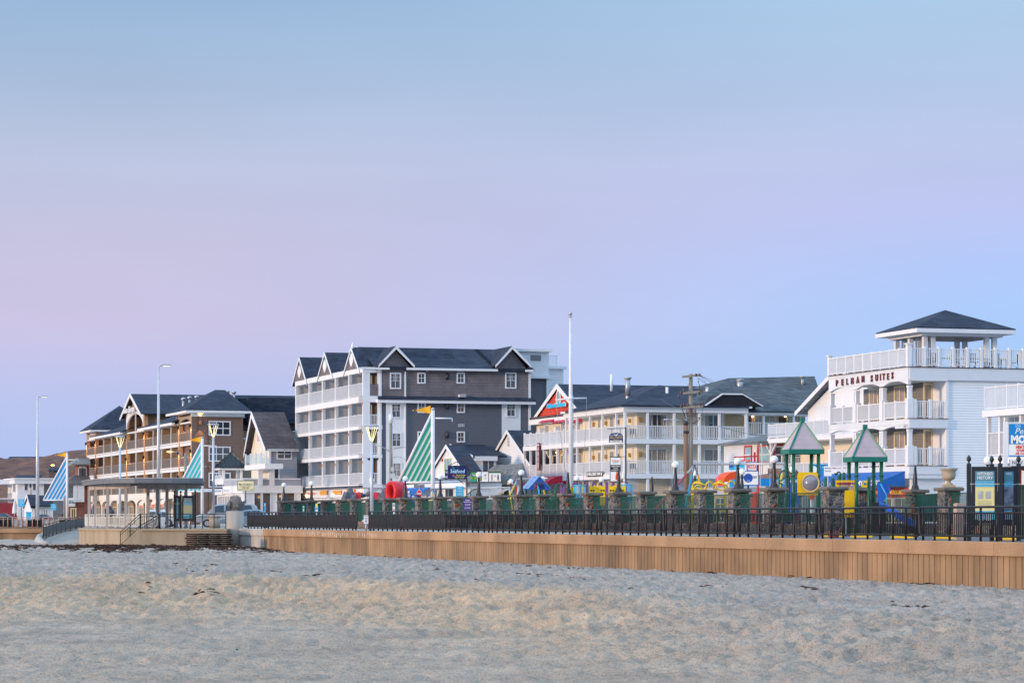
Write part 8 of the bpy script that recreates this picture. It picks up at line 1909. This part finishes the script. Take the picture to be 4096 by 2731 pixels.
pxsign('crooked green and red board reading Mama\u2019s under the billboard edge',1882,1907,1888,1927,230,mat('leaf_green_board',(.05,.30,.08)),[("Mama's",.30,signwhite,0,.22,.9),('HOT DOGS',.15,signyel,0,-.1,.9),('Frappes',.18,signcyan,0,-.35,.9)],post=False)
for px0,px1,py0,py1,Y,lab,g in ((1823,1855,1944,1984,182,'blue PAY & DISPLAY parking sign behind the arched gate',None),(73,98,1995,2026,330,'blue parking sign beside the red shop wall, the larger of two',None),(203,225,2014,2040,345,'blue parking sign under the foot of the blue sail, the smaller of two',None)):
    t,w,h,a=pxsign(lab,px0,px1,py0,py1,Y,signcyan,[('P',.20,signwhite,0,.29)]+([('PAY & DISPLAY',.13,signwhite,0,.0,.9),('DAILY\n1 APRIL - OCTOBER 31\n8AM - MIDNIGHT\nPAY AT MACHINE',.075,signwhite,0,-.27,.8)] if Y<200 else [('PAY HERE',.17,signwhite,0,.0,.8),('8AM\nTO MIDNIGHT',.11,signwhite,0,-.27,.6)]),None,pm=mat('brown_post',(.12,.07,.06)))
    m=MB(); m.tube([(w*.0+.16*h*math.cos(q),-.045,h*.29+.16*h*math.sin(q)) for q in [k*math.pi/10 for k in range(20)]],.012*h*1.6,5,closed=True); m.build('ring_emblem',signwhite,t)
pxsign('purple Village Playground rules sign tilted beside the arched gate',1854,1887,1994,2040,168,mat('purple_board',(.06,.035,.24),.45,.06,3),[('Village',.12,signwhite,0,.38,.55,.1),('PLAYGROUND',.13,signwhite,0,.22,.92),('1. NO ONE OVER 12\nALLOWED ON',.08,signwhite,0,-.03,.8),('2. CHILDREN MUST\nBE WITH AN ADULT',.08,signwhite,0,-.30,.8)],None,rz=-3)
pxsign('small white notice with blue heading at the gap in the black railing',1455,1473,2060,2093,161,signwhite,[('NO LIFEGUARDS',.10,signblue,0,.38,.85),('SWIM AT YOUR\nOWN RISK\n\nNO DOGS\nALLOWED\nON BEACH',.09,signblue,0,-.08,.7)],None)
pxsign('narrow white and red four line notice on the green railing',1570,1580,2011,2052,177,signwhite,[('LOCK\nYOUR',.13,blk,0,.28,.8),('NO DOGS\nBEACH',.11,signred,0,-.2,.8)],None)
pxsign('white parking notice with yellow tab on the green railing',1261,1271,2026,2045,196,signwhite,[('2 HR\nPARK',.26,blk,0,.1,.8)],signcyan,post=True); 
m=MB(); p=at(1266,2020,196); m.box(-.08,.08,-.02,.02,-.09,.12); tag(m.build('marker',signyel,loc=tuple(p)),'small yellow tab above the white parking notice','marker')
pxsign('thin mint green notice between the second and third stone pillars',1211,1217,2022,2042,198,mat('mint_board',(.45,.65,.55)),[('PARK',.3,signgreen,0,0,.8)],None)
pxsign('blue handicap parking plate on a pole before the restaurant',1057,1063,2010,2042,232,signcyan,[('P',.3,signwhite,0,.2)],None)
def octo():
    Y=205; a=at(1677,1974,Y); r=.21; t=thing('stop_sign','red octagonal STOP sign beneath grey street name blades','sign',tuple(a)); m=MB(); pts=[(r*1.0*math.cos(math.pi/8+k*math.pi/4)*.9,0,r*1.35*math.sin(math.pi/8+k*math.pi/4)) for k in range(8)]; m.poly([(x*1.1,-.0,z*1.1) for x,_,z in pts],(0,.02,0)); m.build('border',signwhite,t); m=MB(); m.poly([(x,-.004,z) for x,_,z in pts],(0,-.01,0)); m.build('face',signred,t); text('STOP',.17,signwhite,t,(0,-.018,0),depth=.003,bold=.008,width=.30)
    m=MB(); m.cyl(0,.06,-a.z,.95,.035,n=8); m.build('post',steel,t)
    gm=mat('grey_blade',(.20,.21,.23),.5,.1,3); m=MB(); m.bar((-.40,.05,.60),(0,.05,.52),.02,.26); m.bar((0,.10,.52),(.40,.10,.58),.02,.26); m.build('name_blade',gm,t)
octo()
def hill_sign():
    Y=222; t,w,h,a=pxsign('black arched sign reading HILLCREST INN with a white gull',2436,2492,1742,1769,Y,navy,[('HILLCREST',.42,mat('gold_letters',(.65,.50,.25)),0,.18,.9),('INN',.38,mat('gold_letters',(.65,.50,.25)),0,-.20,.32),],signwhite,post=False,th=.1)
    m=MB(); m.poly([(-w/2+.0,-.05,h/2+.031),(w/2,-.05,h/2+.031)]+[(w*.46*math.cos(q),-.05,h/2+.031+.20*math.sin(q)) for q in [math.pi*k/8 for k in range(1,8)]],(0,.1,0)); m.build('arched_top',navy,t)
    m=MB(); m.poly([(-.22,-.06,h/2+.18),(-.02,-.06,h/2+.06),(.2,-.06,h/2+.2),(.04,-.06,h/2-.02),(-.04,-.06,h/2-.02)],(0,.008,0)); m.build('gull_emblem',signwhite,t)
    m=MB(); m.box(-w*.42,w*.42,-.06,-.05,-h/2+.02,-h/2+.17); o=m.build('ribbon',signwhite,t); text('HEATED POOL',.13,blk,o,(0,-.065,-h/2+.095),depth=.003,width=w*.6)
    m=MB(); m.bar((-w*.62,0,h/2+.55),(w*.75,0,h/2+.60),.05,.05); m.bar((-w*.3,0,h/2),(-w*.3,0,h/2+.56),.03,.03); m.bar((w*.3,0,h/2),(w*.3,0,h/2+.58),.03,.03); m.bar((w*.75,0,h/2+.6),(w*.75,14,h/2+.6),.06,.06) if False else None; m.cyl(w*.70,0,-a.z,h/2+.7,.06,n=8); m.build('bracket',mat('iron',(.03,.03,.035),.6,.2,5),t)
    t,w,h,a=pxsign('tall white market sign with black lettering and a red cola bottle',2441,2483,1829,1924,216,signwhite,[('H Street',.11,signred,0,.36,.70,.1),('MARKET',.06,mat('teal_letters',(.03,.30,.28)),0,.28,.5),('BEER\u2022WINE\nSODA\nCIGARETTES',.085,signwhite,0,.04,.84)],blackp,post=False,th=.2)
    m=MB(); m.box(-w*.47,w*.47,-.104,-.1005,-h*.10,h*.19); m.build('black_panel',blk,t)
    m=MB(); m.lathe([(.10,-.33),(.11,-.1),(.10,0),(.055,.14),(.035,.24),(.04,.30)],(0,0,-h*.26),12,sy=.2); o=m.build('bottle_emblem',signred,t,loc=(.1,-.11,0))
    m=MB(); m.bar((-w*.6,0,h/2+.06),(w*1.0,0,h/2+.06),.04,.04); m.bar((-w*.6,0,-h/2-.06),(w*1.0,0,-h/2-.06),.04,.04); m.cyl(w*.98,0,-a.z,h/2+.1,.05,n=8); m.build('bracket',mat('iron',(.03,.03,.035)),t)
hill_sign()
t,w,h,a=pxsign('white sign reading SHIRT FACTORY over a blue disc',2953,3032,1884,1938,163,signwhite,[('SHIRT FACTORY',.26,mat('ink_blue',(.03,.05,.20)),0,.05,.88)],mat('ink_blue',(.03,.05,.20)),pm=blackp,th=.2)
m=MB(); m.tube([(0,-.1025,0),(0,-.101,0)],.27,28); o=m.build('disc_emblem',mat('disc_blue',(.02,.10,.42)),t); text('USA',.1,signwhite,o,(0,-.106,-.17),depth=.002)
t,w,h,a=pxsign('blue and red board reading PIZZA ICE CREAM with a cola ball',2915,2978,1847,1879,165,signcyan,[('PIZZA',.34,signred,.18,.22,.50),('ICE CREAM',.30,signwhite,.16,-.28,.60)],signwhite,post=False,th=.2)
m=MB(); m.tube([(-w*.36,-.104,.05),(-w*.36,-.101,.05)],.16,20); m.build('cola_ball',signred,t); m=MB(); m.poly([(-w*.36-.16,-.106,.05),(-w*.36+.16,-.106,.09),(-w*.36+.11,-.106,-.06),(-w*.36,-.106,-.11),(-w*.36-.11,-.106,-.06)],(0,-.003,0)); m.build('cola_ball_half',mat('cola_blue',(.02,.10,.45)),t)
m=MB(); m.cyl(w*1.35,0,-a.z,h*.5+.8,.07,n=8); m.build('post',redp,t)
t,w,h,a=pxsign('white board with big red letters spelling PIZZA under red beam',2989,3026,1848,1880,165,signwhite,[('PIZZA',.62,signred,0,-.12,.92,.1),('FRIED DOUGH',.2,signblue,0,.36,.9)],mat('cola_blue',(.02,.10,.45)),post=False,th=.2)
m=MB(); m.bar((-w*1.95,0,h*.5+.30),(w*.55,0,h*.5+.36),.06,.08); m.bar((w*.30,0,-h*.5),(w*.30,0,h*.5+.60),.12,.12); m.build('red_beam',redp,t)
pxsign('orange board with white letters reading OPEN between the pizza signs and red beam',2962,3000,1838,1848,166,orange,[('GRILL',.6,signwhite,.1,0,.4)],None,post=False)
# blue wall ad and white ad by first play tower
pxsign('blue advertising board with a round white emblem behind the first play tower',3236,3312,1856,1905,160,signblue,[('Tattoo   Surf   Body',.12,signwhite,0,.25,.8)],None,post=True,extra=lambda t,y:[MB().tube([(-.28,y-.012,.05),(-.28,y-.003,.05)],.20,20).build('round_emblem',signwhite,t)])
pxsign('white slanted board reading Palm Reading Tarot Card Reader',3296,3326,1864,1903,158,signwhite,[('Palm Reader',.15,mat('ink_blue',(.03,.05,.20)),0,.3,.85),('Tarot Card',.15,mat('ink_blue',(.03,.05,.20)),0,.02,.8)],None,post=True)
# motel sign
def motel_sign():
    Y=128; t,w,h,a=pxsign('tall blue and white roadside sign reading the Pelham MOTEL',4031,4180,1691,1826,Y,signwhite,[],white,post=False,th=.3)
    m=MB(); m.box(-w*.485,w*.485,-.162,-.151,-h*.13,h*.47); m.box(-w*.49,w*.49,-.161,-.1505,-h*.5+.01,-h*.5+.06); m.build('blue_panel',signblue,t)
    text('the',.2,mat('sky_letters',(.45,.72,.95)),t,(-w*.25,-.165,h*.41),shear=.3,depth=.003); text('Pelham',.40,signwhite,t,(-w*.0,-.165,h*.25),shear=.3,depth=.003,width=w*.66)
    text('MOTEL',.48,signwhite,t,(-w*.03,-.165,-h*.0),depth=.003,bold=.03,width=w*.82)
    text('HEATED POOL',.22,signred,t,(.0,-.156,-h*.22),depth=.003,bold=.01,width=w*.60); text('ROOMS \u2022 APTS \u2022 TV',.15,signred,t,(0,-.156,-h*.32),depth=.003,bold=.005,width=w*.56); text('AIR CONDITIONED',.15,signred,t,(0,-.156,-h*.41),depth=.003,bold=.005,width=w*.62)
    m=MB(); m.box(-w/2-.19,-w/2-.032,-.15,.15,-a.z,h/2+.05); m.build('post',white,t)
    m=MB(); z=hz(1850,Y)-a.z; m.box(-w*.45,w*.5,-.1,.1,z-.16,z+.16); o=m.build('marquee',signwhite,t); text('NOV AC $59',.24,blk,o,(-.05,-.105,z),depth=.003,width=w*.72)
    m=MB(); z=hz(1870,Y)-a.z; m.box(-w*.40,w*.5,-.1,.1,z-.13,z+.08); o=m.build('lower_marquee',blk,t); text('NO VACANCY',.14,mat('dim_red',(.2,.02,.02)),o,(-.05,-.105,z-.02),depth=.003,width=w*.7)
motel_sign()
pxsign('red board listing beach BASICS, clothing and sunglasses with a white arrow',4052,4086,1876,1946,122,signred,[('BASICS',.14,signwhite,0,.40,.8),('CLOTHING\nJEWELRY\nSUPPLIES\nGLASSES',.11,signwhite,0,.02,.85)],None,extra=lambda t,y:[MB().poly([(-.12,y-.01,-.28),(.04,y-.01,-.28),(.04,y-.01,-.24),(.14,y-.01,-.31),(.04,y-.01,-.38),(.04,y-.01,-.34),(-.12,y-.01,-.34)],(0,.006,0)).build('arrow_mark',signwhite,t)])
t=thing('bin','dark green metal bin cabinet at the frame edge behind the railing','bin',((4105-CX)*104/F,104,-.02)); m=MB(); m.box(-.25,.4,-.3,.3,0,1.95); m.build('body',mat('bin_green',(.03,.055,.035),.5,.15,4),t,bevel=.02); m=MB(); m.box(-.28,.43,-.33,.33,1.95,2.05); m.build('lid',mat('bin_green',(.03,.055,.035)),t)
# notice cases
def kiosk(label,Y,cx,pw,pys,title,sub,big=True,two=True,rz=0):
    zt=hz(pys,Y); t=thing('notice_case',label,'notice case',((cx-CX)*Y/F,Y,-.03),R(rz)); w=pw*Y/F
    def case(x0,x1,y,ang,ti,pale):
        m=MB(); m.box(x0,x1,y-.07,y+.07,.55,zt); o=m.build('case',blackp,t)
        m=MB(); m.box(x0+.11,x1-.11,y-.076,y-.071,.75,zt-.16); q=m.build('poster',pale,o)
        m=MB(); m.box(x0+.11,x1-.11,y-.080,y-.0765,zt-.50,zt-.16); m.build('poster_header',mat('header_teal',(.10,.28,.36),.4,.1,3),q)
        m=MB(); m.box(x0+.11,x1-.11,y-.081,y-.0768,zt-.70,zt-.505); m.box(x0+.11,x1-.11,y-.081,y-.0768,.75,1.05); m.build('poster_band',mat('band_blue',(.10,.42,.60),.4,.15,3),q)
        for i,s in enumerate(ti): text(s,.15 if len(ti)>1 else .12,signwhite,q,((x0+x1)/2,y-.084,zt-.25-i*.14),depth=.002,width=min((x1-x0-.34),.095*len(s)),bold=.003)
        text(sub,.07,signwhite,q,((x0+x1)/2,y-.084,zt-.60),depth=.002)
        if pale.name.startswith('cream'):
            for r in range(2):
                for c in range(2):
                    xx=x0+.20+c*((x1-x0-.4)/2+.02); zz=zt-.85-r*.75; m=MB(); m.box(xx,xx+(x1-x0-.4)/2-.06,y-.082,y-.077,zz-.26,zz); m.build('photo',mat('old_photo',(.30,.33,.34),.4,0,7,col2=(.55,.58,.55)),q)
                m=MB(); 
                for l in range(5): m.box(x0+.20,x1-.20,y-.080,y-.077,zz-.36-l*.045,zz-.345-l*.045)
                m.build('text_lines',mat('pale_ink',(.40,.36,.22)),q)
        return o
    if big:
        case(-w*.5+.10,w*.5-.10,0,0,title,mat('cream_poster',(.75,.68,.30),.4,.06,2))
        case(w*.5+.08,w*.5+.62,.35,0,['INFO'],mat('dark_poster',(.05,.06,.09),.3,0,5,col2=(.35,.37,.42)))
        ps=((-w*.5,0),(w*.5,0),(-w*.5+.95,.9),(w*.5+.70,.35))
    else:
        case(-w*.5+.10,w*.5-.10,0,0,title,mat('map_poster',(.50,.48,.25),.4,0,5,col2=(.35,.45,.40)))
        case(-w*.5-.45,-w*.5-.10,.3,0,[' '],mat('blue_poster',(.08,.35,.55),.4,.2,4)); ps=((-w*.5,0),(w*.5,0),(-w*.5-.5,.3))
    for x,y in ps:
        m=MB(); m.box(x-.07,x+.07,y-.07,y+.07,0,zt+.10); o=m.build('post',blackp,t); m=MB(); m.lathe([(.07,0),(.03,.03),(.03,.06),(.075,.12),(.085,.18),(.05,.25),(.001,.31)],(x,y,zt+.10),12); m.build('finial',blackp,o)
kiosk('tall black notice case with cream HAMPTON BEACH HISTORY poster behind the railing',95,3938,125,1862,['HAMPTON BEACH','HISTORY'],"Let's Go Down To Hampton Beach")
kiosk('black notice case headed NEW HAMPSHIRE STATE PARKS beyond the terrace railing',206,752,58,1980,['NEW HAMPSHIRE','STATE PARKS'],'Visitor Information',False)
# ---- cars
def car(label,px0,px1,Y,pyt,col,suv=True,flip=False,rz=0,group=None):
    w=(px1-px0)*Y/F; h=hz(pyt,Y); t=thing('parked_car',label,'car',((px0+px1)/2*Y/F-CX*Y/F,Y,-.02),R(rz)); s=-1 if flip else 1; L_=w/2; pm_=mat('car_paint_'+label.split()[0],col,.28,.05,2,metal=.4,spec=.6)
    if suv: prof=[(-1,.32),(-1,.62),(-.93,.80),(-.60,.90),(-.38,1.42),(-.28,1.55),(.80,1.56),(.93,1.40),(1,.95),(1,.32)]
    else: prof=[(-1,.30),(-1,.58),(-.9,.74),(-.50,.86),(-.20,1.34),(.05,1.45),(.45,1.44),(.75,1.0),(.97,.92),(1,.30)]
    k=h/ (1.56 if suv else 1.45)
    P=[(x*L_*s,z*k) for x,z in prof]; m=MB(); W_=.88
    n=len(P); sect=[(-W_,0),(-W_*.985,0),(W_*.985,0),(W_,0)]
    vs=[]
    for y,ins in ((-W_,.0),(W_,.0)):
        for x,z in P: t_=max(0,(z/k-.9))/.66; vs.append((x*(1-.015*t_),y*(1-.20*t_),z))
    m.add(vs,[tuple(range(n)) if s<0 else tuple(range(n-1,-1,-1)),tuple(range(n,2*n)) if s>0 else tuple(range(2*n-1,n-1,-1))]+[(i,(i+1)%n,n+(i+1)%n,n+i) for i in range(n)]); m.build('body',pm_,t,bevel=.06)
    gl=mat('car_glass',(.02,.04,.06),.05,.2,2,spec=.9)
    def win(pts):
        for sy in (-1,1):
            m=MB(); q=[]
            for x,z in pts: t_=max(0,(z-.9))/.66; q.append((x*L_*s,sy*(W_*(1-.20*t_)+.012),z*k))
            m.poly(q,(0,-.02*sy,0)); m.build('side_window',gl,t)
    if suv:
        win([(-.50,.98),(-.36,1.40),(-.08,1.44),(-.08,.98)]); win([(-.04,.98),(-.04,1.44),(.32,1.45),(.32,.98)]); win([(.36,.98),(.36,1.45),(.76,1.45),(.86,.98)])
        ws=[(-.615,.93),(-.385,1.44)]
    else:
        win([(-.40,.92),(-.17,1.28),(.10,1.36),(.10,.92)]); win([(.14,.92),(.14,1.36),(.42,1.36),(.62,.98)]); ws=[(-.50,.90),(-.21,1.32)]
    m=MB(); (xa,za),(xb,zb)=ws; f=lambda z: W_*(1-.20*max(0,(z-.9))/.66)-.08
    m.add([((xa*L_-.02)*s,-f(za),za*k+.02),((xa*L_-.02)*s,f(za),za*k+.02),((xb*L_-.02)*s,f(zb),zb*k+.02),((xb*L_-.02)*s,-f(zb),zb*k+.02)],[(0,1,2,3)]); m.build('windscreen',gl,t)
    for x in (-.62,.62):
        for sy in (-1,1):
            m=MB(); m.tube([(x*L_*s,sy*(W_+.02),.34),(x*L_*s,sy*(W_-.24),.34)],.34,18); o=m.build('wheel',mat('tyre_rubber',(.02,.02,.02),.8,.1,4),t); m=MB(); m.tube([(x*L_*s,sy*(W_+.032),.34),(x*L_*s,sy*(W_+.021),.34)],.21,14); m.build('rim',steel,o)
    for sy in (-1,1):
        m=MB(); m.box(-L_*s*1.005,-L_*s*.965,sy*.55-.18,sy*.55+.18,.62*k,.76*k); m.build('headlight',mat('lamp_lens',(.6,.62,.65),.1,.05,2,spec=.9),t)
        m=MB(); m.box(L_*s*.965,L_*s*1.006,sy*.72-.1,sy*.72+.1,.85*k,1.15*k); m.build('tail_light',mat('tail_red',(.40,.01,.01),.2,.05,2),t)
        m=MB(); m.box(-.50*L_*s-.08,-.50*L_*s+.08,sy*(W_+.02),sy*(W_+.2),.95*k,1.10*k); m.build('mirror',pm_,t)
    return t
car('silver sport utility car parked behind the fish column, facing the pergola',784,1035,226,2012,(.42,.44,.46),rz=2)
car('pale blue saloon car parked in front of the silver one',880,1105,216,2036,(.25,.36,.44),suv=False,rz=2)
car('white hatchback seen between the pergola posts',592,700,242,2040,(.62,.64,.66),suv=True,flip=True)
car('dark saloon behind the fabric screens at the picture edge',-90,64,312,2051,(.03,.035,.045),suv=False,flip=False)
car('navy saloon behind the tall street light foot',122,210,316,2055,(.03,.05,.09),suv=False)
t=thing('mailbox','small bright blue street box near the tall street light','box',((115-CX)*305/F,305,0)); m=MB(); m.box(-.25,.25,-.2,.2,0,hz(2050,305)); m.build('body',signcyan,t); m=MB(); m.box(-.28,.28,-.23,.23,hz(2050,305),hz(2047,305)); m.build('lid',signblue,t)
# closed parasol
t=thing('parasol','closed white parasol by the red shop door','parasol',((58-CX)*395/F,395,0)); m=MB(); m.cyl(0,0,0,3.4,.05,n=8); m.build('pole',white,t); m=MB(); m.lathe([(.35,1.4),(.30,2.0),(.12,3.0),(.03,3.3)],n=10); m.build('canopy',white2,t)
m=MB(); m.ball((0,0,0),.10,10); 
for px,py,Y,mt,lab in ((954,2562,62,red,'tiny red plastic scrap on the foreground sand'),(948,2563,62.1,mat('jade_enamel',(.01,.24,.15)),'tiny green plastic scrap on the foreground sand')):
    X=(px-CX)*Y/F; z=float(sand_height(np.array([X]),np.array([float(Y)]))[0]); m=MB(); m.box(-.022,.022,-.02,.02,-.01,.03); tag(m.build('litter',mt,loc=(X,Y,z)),lab,'litter')
